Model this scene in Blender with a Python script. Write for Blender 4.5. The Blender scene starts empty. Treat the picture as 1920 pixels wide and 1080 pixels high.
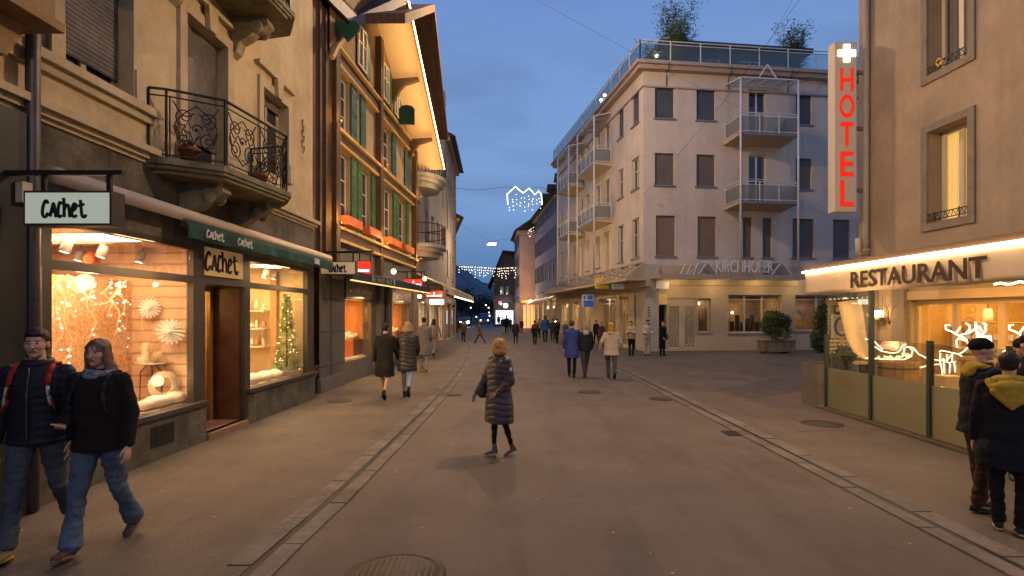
import bpy, bmesh, math, random
import numpy as np
from mathutils import Vector, Matrix, noise
random.seed(7)
SC = bpy.context.scene
COL = SC.collection
R = math.radians
# ------------------------------------------------------------------ camera
CAMZ, FPX, CX, HY = 1.95, 1020.0, 960.0, 590.0
cam = bpy.data.cameras.new("camera"); cam.sensor_width = 36.0
cam.lens = 36.0*FPX/1920.0; cam.shift_y = 50.0/1920.0
cam.clip_start = 0.05; cam.clip_end = 6000
camo = bpy.data.objects.new("camera", cam); COL.objects.link(camo)
camo.location = (0, 0, CAMZ); camo.rotation_euler = (R(90), 0, 0)
SC.camera = camo
SC.view_settings.view_transform = 'Standard'; SC.view_settings.look = 'None'
SC.view_settings.exposure = 0.0; SC.view_settings.gamma = 1.0
SC.render.engine = 'CYCLES'
SC.cycles.use_denoising = True
SC.cycles.max_bounces = 6; SC.cycles.diffuse_bounces = 3; SC.cycles.glossy_bounces = 3
SC.cycles.transmission_bounces = 4; SC.cycles.transparent_max_bounces = 12
SC.cycles.sample_clamp_indirect = 6; SC.cycles.caustics_reflective = False; SC.cycles.caustics_refractive = False
# ------------------------------------------------------------------ dusk sky
W = bpy.data.worlds.new("World"); SC.world = W; W.use_nodes = True
nt = W.node_tree; N = nt.nodes; L = nt.links; N.clear()
def nn(t, x=None):
    n = N.new(t)
    for k, v in (x or {}).items():
        if k in n.inputs: n.inputs[k].default_value = v
        else: setattr(n, k, v)
    return n
tc = nn('ShaderNodeTexCoord'); sp = nn('ShaderNodeSeparateXYZ'); L.new(tc.outputs['Generated'], sp.inputs[0])
cr = nn('ShaderNodeValToRGB'); L.new(sp.outputs['Z'], cr.inputs[0])
e = cr.color_ramp.elements
e[0].position = 0.0; e[0].color = (.050, .105, .235, 1)
e[1].position = 1.0; e[1].color = (.075, .135, .34, 1)
for p, c in ((.06, (.062, .133, .28, 1)), (.115, (.086, .170, .335, 1)), (.2, (.140, .242, .45, 1)), (.42, (.122, .212, .43, 1)), (.6, (.09, .16, .38, 1))):
    q = e.new(p); q.color = c
mp = nn('ShaderNodeMapping'); mp.inputs['Scale'].default_value = (1.0, 1.4, 4.2); mp.inputs['Rotation'].default_value = (0, R(-14), 0)
L.new(tc.outputs['Generated'], mp.inputs[0])
nz = nn('ShaderNodeTexNoise', {'Scale': 1.7, 'Detail': 7.0, 'Roughness': .58, 'Distortion': .5}); L.new(mp.outputs[0], nz.inputs[0])
c2 = nn('ShaderNodeValToRGB'); L.new(nz.outputs[0], c2.inputs[0])
c2.color_ramp.elements[0].position = .46; c2.color_ramp.elements[0].color = (0, 0, 0, 1)
c2.color_ramp.elements[1].position = .86; c2.color_ramp.elements[1].color = (1, 1, 1, 1)
mx = nn('ShaderNodeMix', {'data_type': 'RGBA'}); L.new(c2.outputs[0], mx.inputs[0])
L.new(cr.outputs[0], mx.inputs[6]); mx.inputs[7].default_value = (.080, .132, .255, 1)
bg = nn('ShaderNodeBackground', {'Strength': 1.5}); L.new(mx.outputs[2], bg.inputs[0])
wo = nn('ShaderNodeOutputWorld'); L.new(bg.outputs[0], wo.inputs[0])
# ------------------------------------------------------------------ materials
MATS = {}
def M(name, col, rough=.8, metal=0.0, var=0.0, vs=3.0, bump=0.0, bs=40.0, emit=None, es=1.0, spec=.3, stripe=None, alpha=None, col2=None, det=5.0, streak=0.0):
    """procedural principled; var = brightness variation (or blend to col2) with noise at scale vs (object coords, metres);
    stripe = (axis, period, depth, darkness) -> grooves"""
    if name in MATS: return MATS[name]
    m = bpy.data.materials.new(name); m.use_nodes = True; MATS[name] = m
    t = m.node_tree; n = t.nodes; l = t.links; b = n['Principled BSDF']
    b.inputs['Base Color'].default_value = (*col, 1); b.inputs['Roughness'].default_value = rough
    b.inputs['Metallic'].default_value = metal; b.inputs['Specular IOR Level'].default_value = spec
    tcn = n.new('ShaderNodeTexCoord'); last = None; h = None
    if var or col2:
        a = n.new('ShaderNodeTexNoise'); a.inputs['Scale'].default_value = vs; a.inputs['Detail'].default_value = det; a.inputs['Roughness'].default_value = .62
        l.new(tcn.outputs['Object'], a.inputs[0])
        r = n.new('ShaderNodeValToRGB'); l.new(a.outputs[0], r.inputs[0])
        r.color_ramp.elements[0].position = .3; r.color_ramp.elements[1].position = .7
        lo = tuple(max(0, c*(1-var)) for c in col); hi = tuple(min(1, c*(1+var)) for c in (col2 or col))
        r.color_ramp.elements[0].color = (*lo, 1); r.color_ramp.elements[1].color = (*hi, 1)
        last = r.outputs[0]
        a2 = n.new('ShaderNodeTexNoise'); a2.inputs['Scale'].default_value = vs*9; a2.inputs['Detail'].default_value = 4
        l.new(tcn.outputs['Object'], a2.inputs[0])
        mr = n.new('ShaderNodeMapRange'); mr.inputs[1].default_value = .3; mr.inputs[2].default_value = .7
        mr.inputs[3].default_value = 1-var*.45; mr.inputs[4].default_value = 1+var*.45; l.new(a2.outputs[0], mr.inputs[0])
        v = n.new('ShaderNodeVectorMath'); v.operation = 'SCALE'; l.new(last, v.inputs[0]); l.new(mr.outputs[0], v.inputs['Scale'])
        last = v.outputs[0]
    if streak:
        mpp = n.new('ShaderNodeMapping'); mpp.inputs['Scale'].default_value = (2.2, 2.2, .16); l.new(tcn.outputs['Object'], mpp.inputs[0])
        a = n.new('ShaderNodeTexNoise'); a.inputs['Scale'].default_value = 1.0; a.inputs['Detail'].default_value = 7; a.inputs['Roughness'].default_value = .65; l.new(mpp.outputs[0], a.inputs[0])
        mr = n.new('ShaderNodeMapRange'); mr.inputs[1].default_value = .48; mr.inputs[2].default_value = .78; mr.inputs[3].default_value = 1; mr.inputs[4].default_value = 1-streak; l.new(a.outputs[0], mr.inputs[0])
        v = n.new('ShaderNodeVectorMath'); v.operation = 'SCALE'; l.new(mr.outputs[0], v.inputs['Scale'])
        if last: l.new(last, v.inputs[0])
        else: v.inputs[0].default_value = col
        last = v.outputs[0]
    if stripe:
        ax, per, dep, dk = stripe
        s = n.new('ShaderNodeSeparateXYZ'); l.new(tcn.outputs['Object'], s.inputs[0])
        q = n.new('ShaderNodeMath'); q.operation = 'PINGPONG'; q.inputs[1].default_value = per/2; l.new(s.outputs[ax], q.inputs[0])
        g = n.new('ShaderNodeMapRange'); g.inputs[1].default_value = 0; g.inputs[2].default_value = per*.14; l.new(q.outputs[0], g.inputs[0]); h = g.outputs[0]
        k = n.new('ShaderNodeMapRange'); k.inputs[3].default_value = 1-dk; k.inputs[4].default_value = 1; l.new(h, k.inputs[0])
        v = n.new('ShaderNodeVectorMath'); v.operation = 'SCALE'; l.new(k.outputs[0], v.inputs['Scale'])
        if last: l.new(last, v.inputs[0])
        else: v.inputs[0].default_value = col
        last = v.outputs[0]
        bn = n.new('ShaderNodeBump'); bn.inputs['Distance'].default_value = dep; bn.inputs['Strength'].default_value = .8
        l.new(h, bn.inputs['Height']); l.new(bn.outputs[0], b.inputs['Normal'])
    elif bump:
        a = n.new('ShaderNodeTexNoise'); a.inputs['Scale'].default_value = bs; a.inputs['Detail'].default_value = 4
        l.new(tcn.outputs['Object'], a.inputs[0])
        bn = n.new('ShaderNodeBump'); bn.inputs['Distance'].default_value = .01; bn.inputs['Strength'].default_value = bump
        l.new(a.outputs[0], bn.inputs['Height']); l.new(bn.outputs[0], b.inputs['Normal'])
    if last: l.new(last, b.inputs['Base Color'])
    if emit:
        b.inputs['Emission Color'].default_value = (*emit, 1); b.inputs['Emission Strength'].default_value = es
    if alpha is not None: b.inputs['Alpha'].default_value = alpha
    return m
def glassmat(name, tint=(1, 1, 1), refl=1.0, haze=0.0, hazecol=(.6, .65, .55)):
    if name in MATS: return MATS[name]
    m = bpy.data.materials.new(name); m.use_nodes = True; MATS[name] = m
    t = m.node_tree; n = t.nodes; l = t.links; n.clear()
    o = n.new('ShaderNodeOutputMaterial'); tr = n.new('ShaderNodeBsdfTransparent'); tr.inputs[0].default_value = (*tint, 1)
    gl = n.new('ShaderNodeBsdfGlossy'); gl.inputs['Roughness'].default_value = .02
    fr = n.new('ShaderNodeFresnel'); fr.inputs[0].default_value = 1.45
    mu = n.new('ShaderNodeMath'); mu.operation = 'MULTIPLY'; mu.inputs[1].default_value = min(refl, .85); mu.use_clamp = True; l.new(fr.outputs[0], mu.inputs[0])
    mi = n.new('ShaderNodeMixShader'); l.new(mu.outputs[0], mi.inputs[0])
    last = tr.outputs[0]
    if haze:
        df = n.new('ShaderNodeBsdfTranslucent'); df.inputs[0].default_value = (*hazecol, 1)
        dd = n.new('ShaderNodeBsdfDiffuse'); dd.inputs[0].default_value = (*hazecol, 1)
        m0 = n.new('ShaderNodeMixShader'); m0.inputs[0].default_value = .5; l.new(df.outputs[0], m0.inputs[1]); l.new(dd.outputs[0], m0.inputs[2])
        m2 = n.new('ShaderNodeMixShader'); m2.inputs[0].default_value = haze; l.new(last, m2.inputs[1]); l.new(m0.outputs[0], m2.inputs[2]); last = m2.outputs[0]
    l.new(last, mi.inputs[1]); l.new(gl.outputs[0], mi.inputs[2]); l.new(mi.outputs[0], o.inputs[0])
    return m
def EM(name, col, s):
    return M(name, (.8, .8, .8), .5, emit=col, es=s)
# ------------------------------------------------------------------ mesh building
def wloc(o):
    v = Vector((0, 0, 0))
    while o is not None: v = v+o.location; o = o.parent
    return v
def tag(o, label=None, cat=None, group=None, kind=None):
    if label: o['label'] = label
    if cat: o['category'] = cat
    if group: o['group'] = group
    if kind: o['kind'] = kind
    return o
def root(name, loc, label, cat, group=None, rz=0.0):
    o = bpy.data.objects.new(name, None); COL.objects.link(o); o.location = loc; o.rotation_euler = (0, 0, rz)
    o.empty_display_size = .2
    return tag(o, label, cat, group)
class Fac:
    """a wall plane: origin, direction u along the wall, w outwards, v up"""
    def __init__(s, ox, oy, dx, dy, out):
        l = math.hypot(dx, dy); s.o = (ox, oy); s.d = (dx/l, dy/l)
        n = (-s.d[1], s.d[0]); k = 1 if n[0]*out[0]+n[1]*out[1] > 0 else -1
        s.n = (n[0]*k, n[1]*k)
    def P(s, u, w, v): return (s.o[0]+u*s.d[0]+w*s.n[0], s.o[1]+u*s.d[1]+w*s.n[1], v)
    def u(s, px, w=0.0):
        rx = (px-CX)/FPX; ox = s.o[0]+w*s.n[0]; oy = s.o[1]+w*s.n[1]
        return (rx*oy-ox)/(s.d[0]-rx*s.d[1])
    def v(s, px, py, w=0.0):
        return CAMZ+(HY-py)/FPX*s.P(s.u(px, w), w, 0)[1]
    def shift(s, w): 
        q = Fac.__new__(Fac); q.o = s.P(0, w, 0)[:2]; q.d = s.d; q.n = s.n; return q
def at(px, Y, py=None, z=0.0):
    return ((px-CX)/FPX*Y, Y, z if py is None else CAMZ+(HY-py)/FPX*Y)
WORLD = Fac(0, 0, 1, 0, (0, 1))   # u=x, w=y, v=z
class MB:
    def __init__(s): s.v = []; s.f = []; s.m = []; s.cur = 0; s.sm = []; s.smooth = False
    def add(s, vs, fs):
        k = len(s.v); s.v += [tuple(p) for p in vs]
        for f in fs: s.f.append(tuple(i+k for i in f)); s.m.append(s.cur); s.sm.append(s.smooth)
        return s
    def quad(s, a, b, c, d): return s.add([a, b, c, d], [(0, 1, 2, 3)])
    def box(s, F, u0, u1, w0, w1, v0, v1):
        P = F.P
        return s.add([P(u0, w0, v0), P(u1, w0, v0), P(u1, w1, v0), P(u0, w1, v0), P(u0, w0, v1), P(u1, w0, v1), P(u1, w1, v1), P(u0, w1, v1)],
                     [(0, 3, 2, 1), (4, 5, 6, 7), (0, 1, 5, 4), (1, 2, 6, 5), (2, 3, 7, 6), (3, 0, 4, 7)])
    def b(s, x0, x1, y0, y1, z0, z1): return s.box(WORLD, x0, x1, y0, y1, z0, z1)
    def bar(s, p, q, a, b2=None):
        """rectangular bar from p to q, width a (horizontal) height b2"""
        b2 = b2 or a; p = Vector(p); q = Vector(q); d = (q-p)
        if d.length < 1e-6: return s
        d.normalize(); up = Vector((0, 0, 1)) if abs(d.z) < .95 else Vector((1, 0, 0))
        x = d.cross(up).normalized()*a/2; y = x.cross(d).normalized()*b2/2
        return s.add([p-x-y, p+x-y, p+x+y, p-x+y, q-x-y, q+x-y, q+x+y, q-x+y], [(0, 3, 2, 1), (4, 5, 6, 7), (0, 1, 5, 4), (1, 2, 6, 5), (2, 3, 7, 6), (3, 0, 4, 7)])
    def prism(s, F, pts, w0, w1):
        n = len(pts); P = F.P
        vs = [P(a, w0, b) for a, b in pts]+[P(a, w1, b) for a, b in pts]
        fs = [tuple(range(n)), tuple(range(2*n-1, n-1, -1))]+[(i, (i+1) % n, n+(i+1) % n, n+i) for i in range(n)]
        return s.add(vs, fs)
    def tube(s, pts, r, seg=6, closed=False, r2=None):
        pts = [Vector(p) for p in pts]; n = len(pts)
        if n < 2: return s
        vs = []; prev = None
        for i, p in enumerate(pts):
            if closed: t = pts[(i+1) % n]-pts[i-1]
            else: t = pts[min(i+1, n-1)]-pts[max(i-1, 0)]
            if t.length < 1e-9: t = Vector((0, 0, 1))
            t.normalize()
            if prev is None:
                a = Vector((0, 0, 1)) if abs(t.z) < .9 else Vector((1, 0, 0)); x = t.cross(a).normalized()
            else: x = (prev-t*prev.dot(t)); x = x.normalized() if x.length > 1e-6 else t.orthogonal().normalized()
            prev = x; y = t.cross(x)
            rr = r if r2 is None else r+(r2-r)*i/(n-1)
            for k in range(seg):
                a = 2*math.pi*k/seg; vs.append(p+x*math.cos(a)*rr+y*math.sin(a)*rr)
        fs = []
        for i in range(n if closed else n-1):
            for k in range(seg):
                j = (i+1) % n; fs.append((i*seg+k, i*seg+(k+1) % seg, j*seg+(k+1) % seg, j*seg+k))
        if not closed: fs += [tuple(range(seg-1, -1, -1)), tuple((n-1)*seg+k for k in range(seg))]
        o = s.smooth; s.smooth = seg > 5; s.add(vs, fs); s.smooth = o; return s
    def lathe(s, c, prof, seg=16, axis=None):
        """prof: (r, h) pairs around axis (default z) through c"""
        c = Vector(c); ax = Vector(axis or (0, 0, 1)).normalized(); x = ax.orthogonal().normalized(); y = ax.cross(x)
        vs = []
        for r, h in prof:
            for k in range(seg):
                a = 2*math.pi*k/seg; vs.append(c+ax*h+(x*math.cos(a)+y*math.sin(a))*max(r, 1e-4))
        n = len(prof); fs = [(i*seg+k, i*seg+(k+1) % seg, (i+1)*seg+(k+1) % seg, (i+1)*seg+k) for i in range(n-1) for k in range(seg)]
        fs += [tuple(range(seg-1, -1, -1)), tuple((n-1)*seg+k for k in range(seg))]
        o = s.smooth; s.smooth = True; s.add(vs, fs); s.smooth = o; return s
    def ball(s, c, r, seg=8, rings=6, rot=None):
        r = (r, r, r) if not hasattr(r, '__len__') else r
        c = Vector(c); vs = []; rot = rot or Matrix.Identity(3)
        vs.append(c+rot@Vector((0, 0, -r[2])))
        for i in range(1, rings):
            t = math.pi*i/rings-math.pi/2
            for k in range(seg):
                a = 2*math.pi*k/seg; vs.append(c+rot@Vector((r[0]*math.cos(t)*math.cos(a), r[1]*math.cos(t)*math.sin(a), r[2]*math.sin(t))))
        vs.append(c+rot@Vector((0, 0, r[2]))); T = len(vs)-1
        fs = [(0, 1+(k+1) % seg, 1+k) for k in range(seg)]
        for i in range(rings-2):
            for k in range(seg): fs.append((1+i*seg+k, 1+i*seg+(k+1) % seg, 1+(i+1)*seg+(k+1) % seg, 1+(i+1)*seg+k))
        fs += [(1+(rings-2)*seg+k, 1+(rings-2)*seg+(k+1) % seg, T) for k in range(seg)]
        o = s.smooth; s.smooth = True; s.add(vs, fs); s.smooth = o; return s
    def cap(s, p, q, r0, r1, seg=10, flat=None):
        """tapered capsule; flat=(axis vector, factor) squashes along an axis"""
        p = Vector(p); q = Vector(q); d = (q-p); ln = d.length
        d = d/ln if ln > 1e-6 else Vector((0, 0, 1))
        x = d.orthogonal().normalized(); y = d.cross(x); rings = []
        for a in (-80, -50, -20): rings.append((r0*math.sin(R(a)), r0*math.cos(R(a))))
        rings.append((ln*.5, (r0+r1)/2))
        for a in (20, 50, 80): rings.append((ln+r1*math.sin(R(a)), r1*math.cos(R(a))))
        vs = []
        for h, r in rings:
            for k in range(seg):
                t = 2*math.pi*k/seg; o = x*math.cos(t)*r+y*math.sin(t)*r
                if flat: a, f = flat; o = o-a*(o.dot(a)*(1-f))
                vs.append(p+d*h+o)
        n = len(rings); fs = [(i*seg+k, i*seg+(k+1) % seg, (i+1)*seg+(k+1) % seg, (i+1)*seg+k) for i in range(n-1) for k in range(seg)]
        fs += [tuple(range(seg-1, -1, -1)), tuple((n-1)*seg+k for k in range(seg))]
        return s.add(vs, fs)
    def stack(s, rings, seg=20, T=None, sq=2.0):
        """loft of super-ellipses [(cx,cy,z,rx,ry)]"""
        vs = []
        for cx, cy, z, rx, ry in rings:
            for k in range(seg):
                a = 2*math.pi*k/seg; c, d = math.cos(a), math.sin(a)
                p = Vector((cx+rx*math.copysign(abs(c)**(2/sq), c), cy+ry*math.copysign(abs(d)**(2/sq), d), z))
                vs.append(T@p if T else p)
        n = len(rings); fs = [(i*seg+k, i*seg+(k+1) % seg, (i+1)*seg+(k+1) % seg, (i+1)*seg+k) for i in range(n-1) for k in range(seg)]
        fs += [tuple(range(seg-1, -1, -1)), tuple((n-1)*seg+k for k in range(seg))]
        return s.add(vs, fs)
    def wall(s, F, u0, u1, v0, v1, holes, dep=.2, w=0.0):
        """wall face with rectangular openings and their reveals"""
        us = sorted({u0, u1} | {h[0] for h in holes} | {h[1] for h in holes}); vs = sorted({v0, v1} | {h[2] for h in holes} | {h[3] for h in holes})
        us = [x for x in us if u0-1e-6 <= x <= u1+1e-6]; vs = [x for x in vs if v0-1e-6 <= x <= v1+1e-6]
        for i in range(len(us)-1):
            for j in range(len(vs)-1):
                a, b, c, d = us[i], us[i+1], vs[j], vs[j+1]
                if b-a < 1e-5 or d-c < 1e-5: continue
                mu, mv = (a+b)/2, (c+d)/2
                if any(h[0] < mu < h[1] and h[2] < mv < h[3] for h in holes): continue
                s.quad(F.P(a, w, c), F.P(b, w, c), F.P(b, w, d), F.P(a, w, d))
        for h in holes:
            a, b, c, d = max(h[0], u0), min(h[1], u1), max(h[2], v0), min(h[3], v1); z = w-dep
            s.quad(F.P(a, w, c), F.P(a, z, c), F.P(a, z, d), F.P(a, w, d)); s.quad(F.P(b, w, c), F.P(b, z, c), F.P(b, z, d), F.P(b, w, d))
            s.quad(F.P(a, w, c), F.P(b, w, c), F.P(b, z, c), F.P(a, z, c)); s.quad(F.P(a, w, d), F.P(b, w, d), F.P(b, z, d), F.P(a, z, d))
        return s
    def grid(s, f, nu, nv):
        """one connected sheet f(s, t), s and t in 0..1"""
        vs = [f(i/nu, j/nv) for j in range(nv+1) for i in range(nu+1)]; k = nu+1; s.smooth = True
        s.add(vs, [(j*k+i, j*k+i+1, (j+1)*k+i+1, (j+1)*k+i) for j in range(nv) for i in range(nu)]); s.smooth = False; return s
    def make(s, name, mat, parent=None, label=None, cat=None, group=None, kind=None, origin=None, bevel=0.0, recalc=True):
        me = bpy.data.meshes.new(name)
        o0 = Vector(origin) if origin is not None else (wloc(parent) if parent else Vector((0, 0, 0)))
        me.from_pydata([(x-o0.x, y-o0.y, z-o0.z) for x, y, z in s.v], [], s.f)
        mats = mat if isinstance(mat, (list, tuple)) else [mat]
        for q in mats: me.materials.append(q)
        if len(mats) > 1: me.polygons.foreach_set('material_index', s.m)
        me.polygons.foreach_set('use_smooth', s.sm); me.update()
        if recalc:
            bm = bmesh.new(); bm.from_mesh(me); bmesh.ops.recalc_face_normals(bm, faces=bm.faces); bm.to_mesh(me); bm.free()
        o = bpy.data.objects.new(name, me); COL.objects.link(o)
        if parent: o.parent = parent
        elif origin is not None: o.location = o0
        if bevel:
            bv = o.modifiers.new('b', 'BEVEL'); bv.width = bevel; bv.segments = 2; bv.limit_method = 'ANGLE'
        return tag(o, label, cat, group, kind)
def Bx(F, *a): return MB().box(F, *a)
def text_mb(txt, F, u0, u1, v0, v1, w, thick=.01, bold=.0, flip=False, mb=None, shear=0.0):
    """lettering fitted to a rectangle of a wall plane, extruded outwards"""
    c = bpy.data.curves.new('t', 'FONT'); c.body = txt; c.offset = bold; c.resolution_u = 3; c.shear = shear
    ob = bpy.data.objects.new('t', c); COL.objects.link(ob); bpy.context.view_layer.update()
    me = bpy.data.meshes.new_from_object(ob.evaluated_get(bpy.context.evaluated_depsgraph_get()))
    vs = [v.co.copy() for v in me.vertices]; fs = [tuple(p.vertices) for p in me.polygons]
    bpy.data.objects.remove(ob); bpy.data.curves.remove(c); bpy.data.meshes.remove(me)
    x0 = min(v.x for v in vs); x1 = max(v.x for v in vs); y0 = min(v.y for v in vs); y1 = max(v.y for v in vs)
    mb = mb or MB(); n = len(vs)
    def mp(v, ww):
        a = (v.x-x0)/(x1-x0); b = (v.y-y0)/(y1-y0)
        if flip: a = 1-a
        return F.P(u0+(u1-u0)*a, ww, v0+(v1-v0)*b)
    es = {}
    for f in fs:
        for i in range(len(f)):
            k = (f[i], f[(i+1) % len(f)]); r = (k[1], k[0])
            if r in es: del es[r]
            else: es[k] = 1
    mb.add([mp(v, w+thick) for v in vs]+[mp(v, w) for v in vs], fs+[(a, b, b+n, a+n) for a, b in es])
    return mb
def marks_mb(F, u0, u1, v0, v1, w, n, seed=1, thick=.008):
    """small worn marks for writing too small to read in the photograph"""
    rn = random.Random(seed); mb = MB(); d = (u1-u0)/n
    for i in range(n):
        if rn.random() < .1: continue
        a = u0+d*i; h = v0+(v1-v0)*rn.uniform(.6, 1.0); mb.box(F, a, a+d*.22, w, w+thick, v0, h)
        if rn.random() < .7: mb.box(F, a+d*.23, a+d*.68, w, w+thick, h-(v1-v0)*.2, h)
        if rn.random() < .5: mb.box(F, a+d*.23, a+d*.6, w, w+thick, v0, v0+(v1-v0)*.18)
    return mb
# brush lettering of the shop's name (c a c h e t), unit box 6 x 2
CACHET = [[(.75,1.45),(.6,1.75),(.35,1.6),(.12,1.0),(.1,.4),(.3,.1),(.6,.25),(.75,.55)],
          [(1.0,.15),(1.25,.9),(1.45,1.5),(1.6,.9),(1.75,.1)], [(1.15,.65),(1.7,.6)],
          [(2.45,1.4),(2.25,1.6),(2.05,1.1),(2.0,.4),(2.15,.1),(2.45,.3)],
          [(2.7,2.0),(2.75,1.0),(2.75,.1)], [(2.75,.8),(3.0,1.3),(3.3,1.2),(3.45,.1)],
          [(3.75,.7),(4.15,.95),(4.2,1.3),(4.0,1.45),(3.75,1.0),(3.72,.4),(3.95,.1),(4.3,.3)],
          [(4.75,1.8),(4.85,.9),(4.95,.25),(5.2,.08),(5.45,.35)], [(4.5,1.2),(5.2,1.4)]]
def brush(mb, F, u0, u1, v0, v1, w, r=.02, dx=0.0):
    for st in CACHET:
        pts = []
        for i in range(len(st)-1):
            p0 = st[max(i-1, 0)]; p1 = st[i]; p2 = st[i+1]; p3 = st[min(i+2, len(st)-1)]
            for t in (0, .33, .66):
                q = [.5*((2*p1[k])+(-p0[k]+p2[k])*t+(2*p0[k]-5*p1[k]+4*p2[k]-p3[k])*t*t+(-p0[k]+3*p1[k]-3*p2[k]+p3[k])*t**3) for k in (0, 1)]
                pts.append(q)
        pts.append(st[-1])
        mb.tube([F.P(u0+(u1-u0)*(a/5.5), w, v0+(v1-v0)*(b/2)) for a, b in pts], r, 6)
    return mb
def light(kind, name, loc, power, col, size=.1, parent=None, rot=None, spot=None, sy=None):
    d = bpy.data.lights.new(name, kind); d.energy = power; d.color = col
    if kind == 'AREA':
        d.size = size
        if sy: d.shape = 'RECTANGLE'; d.size_y = sy
    else: d.shadow_soft_size = size
    if kind == 'SPOT': d.spot_size = R(spot or 90); d.spot_blend = .6
    o = bpy.data.objects.new(name, d); COL.objects.link(o)
    if parent: o.parent = parent; o.location = Vector(loc)-wloc(parent)
    else: o.location = loc
    if rot: o.rotation_euler = rot
    return o
def aim(o, d):
    o.rotation_euler = Vector(d).to_track_quat('-Z', 'Y').to_euler(); return o
WARM = (1.0, .60, .28); AMBER = (1.0, .50, .16)
# ================================================================== facades
LB = Fac(-4.85, 6.0, .03, 1, (1, 0)); CB = Fac(-4.82, 13.46, .06, 1, (1, 0)); HF = Fac(9.5, 14.9, .05, -1, (-1, 0))
KF = Fac(7.0, 29.0, .9924, .1228, (0, -1)); KS = Fac(7.0, 29.0, -.155, .988, (-1, 0)); AW = Fac(6.4, 11.75, .0, -1, (-1, 0))
# ------------------------------------------------------------------ street lights' real light (lamps are built in e.py)
# ================================================================== ground
def curve(pts, y):
    for i in range(len(pts)-1):
        if y <= pts[i+1][0] or i == len(pts)-2:
            p = [pts[max(i-1, 0)], pts[i], pts[i+1], pts[min(i+2, len(pts)-1)]]
            t = (y-p[1][0])/(p[2][0]-p[1][0])
            def tg(a, b): return (b[1]-a[1])/(b[0]-a[0]) if b[0] != a[0] else 0
            h = p[2][0]-p[1][0]; m0 = tg(p[0], p[2])*h; m1 = tg(p[1], p[3])*h
            return (2*t**3-3*t*t+1)*p[1][1]+(t**3-2*t*t+t)*m0+(-2*t**3+3*t*t)*p[2][1]+(t**3-t*t)*m1
KL = [(-8, -2.2), (4.06, -1.99), (6.03, -1.89), (12.83, -1.76), (19.9, -1.85), (30.6, -2.4), (39.8, -3.4), (60, -6.6), (110, -15)]
KR = [(-8, 3.95), (4, 3.9), (12, 3.9), (19, 3.86), (24.7, 3.55), (33, 2.85), (45, 1.3), (58, -1.0), (75, -3.2), (110, -6.5)]
def asphalt(name, c1, c2, agg=.55):
    m = M(name, c1, .74, var=.11, vs=.8, bump=.8, bs=34, col2=c2, det=9)
    t = m.node_tree; n = t.nodes; l = t.links; b = n['Principled BSDF']
    src = b.inputs['Base Color'].links[0].from_socket
    tcn = n.new('ShaderNodeTexCoord')
    # aggregate grains, pale chips and dark worn streaks
    v = n.new('ShaderNodeTexVoronoi'); v.inputs['Scale'].default_value = 5.5; l.new(tcn.outputs['Object'], v.inputs[0])
    r = n.new('ShaderNodeValToRGB'); l.new(v.outputs['Distance'], r.inputs[0])
    r.color_ramp.elements[0].position = .06; r.color_ramp.elements[0].color = (1, 1, 1, 1); r.color_ramp.elements[1].position = .10; r.color_ramp.elements[1].color = (0, 0, 0, 1)
    wn = n.new('ShaderNodeTexWhiteNoise'); l.new(v.outputs['Position'], wn.inputs[0])
    g = n.new('ShaderNodeMath'); g.operation = 'GREATER_THAN'; g.inputs[1].default_value = .86; l.new(wn.outputs[0], g.inputs[0])
    mm = n.new('ShaderNodeMath'); mm.operation = 'MULTIPLY'; l.new(r.outputs[0], mm.inputs[0]); l.new(g.outputs[0], mm.inputs[1])
    mi = n.new('ShaderNodeMix'); mi.data_type = 'RGBA'; l.new(mm.outputs[0], mi.inputs[0]); l.new(src, mi.inputs[6]); mi.inputs[7].default_value = (.34, .28, .22, 1)
    a = n.new('ShaderNodeTexNoise'); a.inputs['Scale'].default_value = 60; a.inputs['Detail'].default_value = 8; a.inputs['Roughness'].default_value = .8; l.new(tcn.outputs['Object'], a.inputs[0])
    mr = n.new('ShaderNodeMapRange'); mr.inputs[1].default_value = .25; mr.inputs[2].default_value = .75; mr.inputs[3].default_value = 1-agg; mr.inputs[4].default_value = 1+agg; l.new(a.outputs[0], mr.inputs[0])
    mp = n.new('ShaderNodeMapping'); mp.inputs['Scale'].default_value = (1.3, .22, 1); l.new(tcn.outputs['Object'], mp.inputs[0])
    s = n.new('ShaderNodeTexNoise'); s.inputs['Scale'].default_value = 1.6; s.inputs['Detail'].default_value = 6; l.new(mp.outputs[0], s.inputs[0])
    sr = n.new('ShaderNodeMapRange'); sr.inputs[1].default_value = .52; sr.inputs[2].default_value = .60; sr.inputs[3].default_value = 1; sr.inputs[4].default_value = .86; l.new(s.outputs[0], sr.inputs[0])
    m3 = n.new('ShaderNodeMath'); m3.operation = 'MULTIPLY'; l.new(mr.outputs[0], m3.inputs[0]); l.new(sr.outputs[0], m3.inputs[1])
    vm = n.new('ShaderNodeVectorMath'); vm.operation = 'SCALE'; l.new(mi.outputs[2], vm.inputs[0]); l.new(m3.outputs[0], vm.inputs['Scale'])
    l.new(vm.outputs[0], b.inputs['Base Color'])
    return m
m_road = asphalt('road_asphalt', (.100, .080, .066), (.122, .098, .081)); m_pave = asphalt('pavement_asphalt', (.092, .073, .059), (.124, .099, .08))
m_side = asphalt('side_asphalt', (.082, .07, .062), (.10, .086, .076)); m_earth = M('far_ground', (.05, .05, .05), .9, var=.3, vs=.05)
m_kerb = M('kerb_stone', (.118, .10, .083), .85, var=.3, vs=1.4, bump=.4, bs=60, col2=(.15, .13, .11)); m_slot = M('slot_iron', (.018, .017, .016), .6, var=.3)
m_iron = M('cast_iron', (.045, .038, .032), .55, metal=.4, var=.35, vs=6, bump=.5, bs=90)
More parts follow.
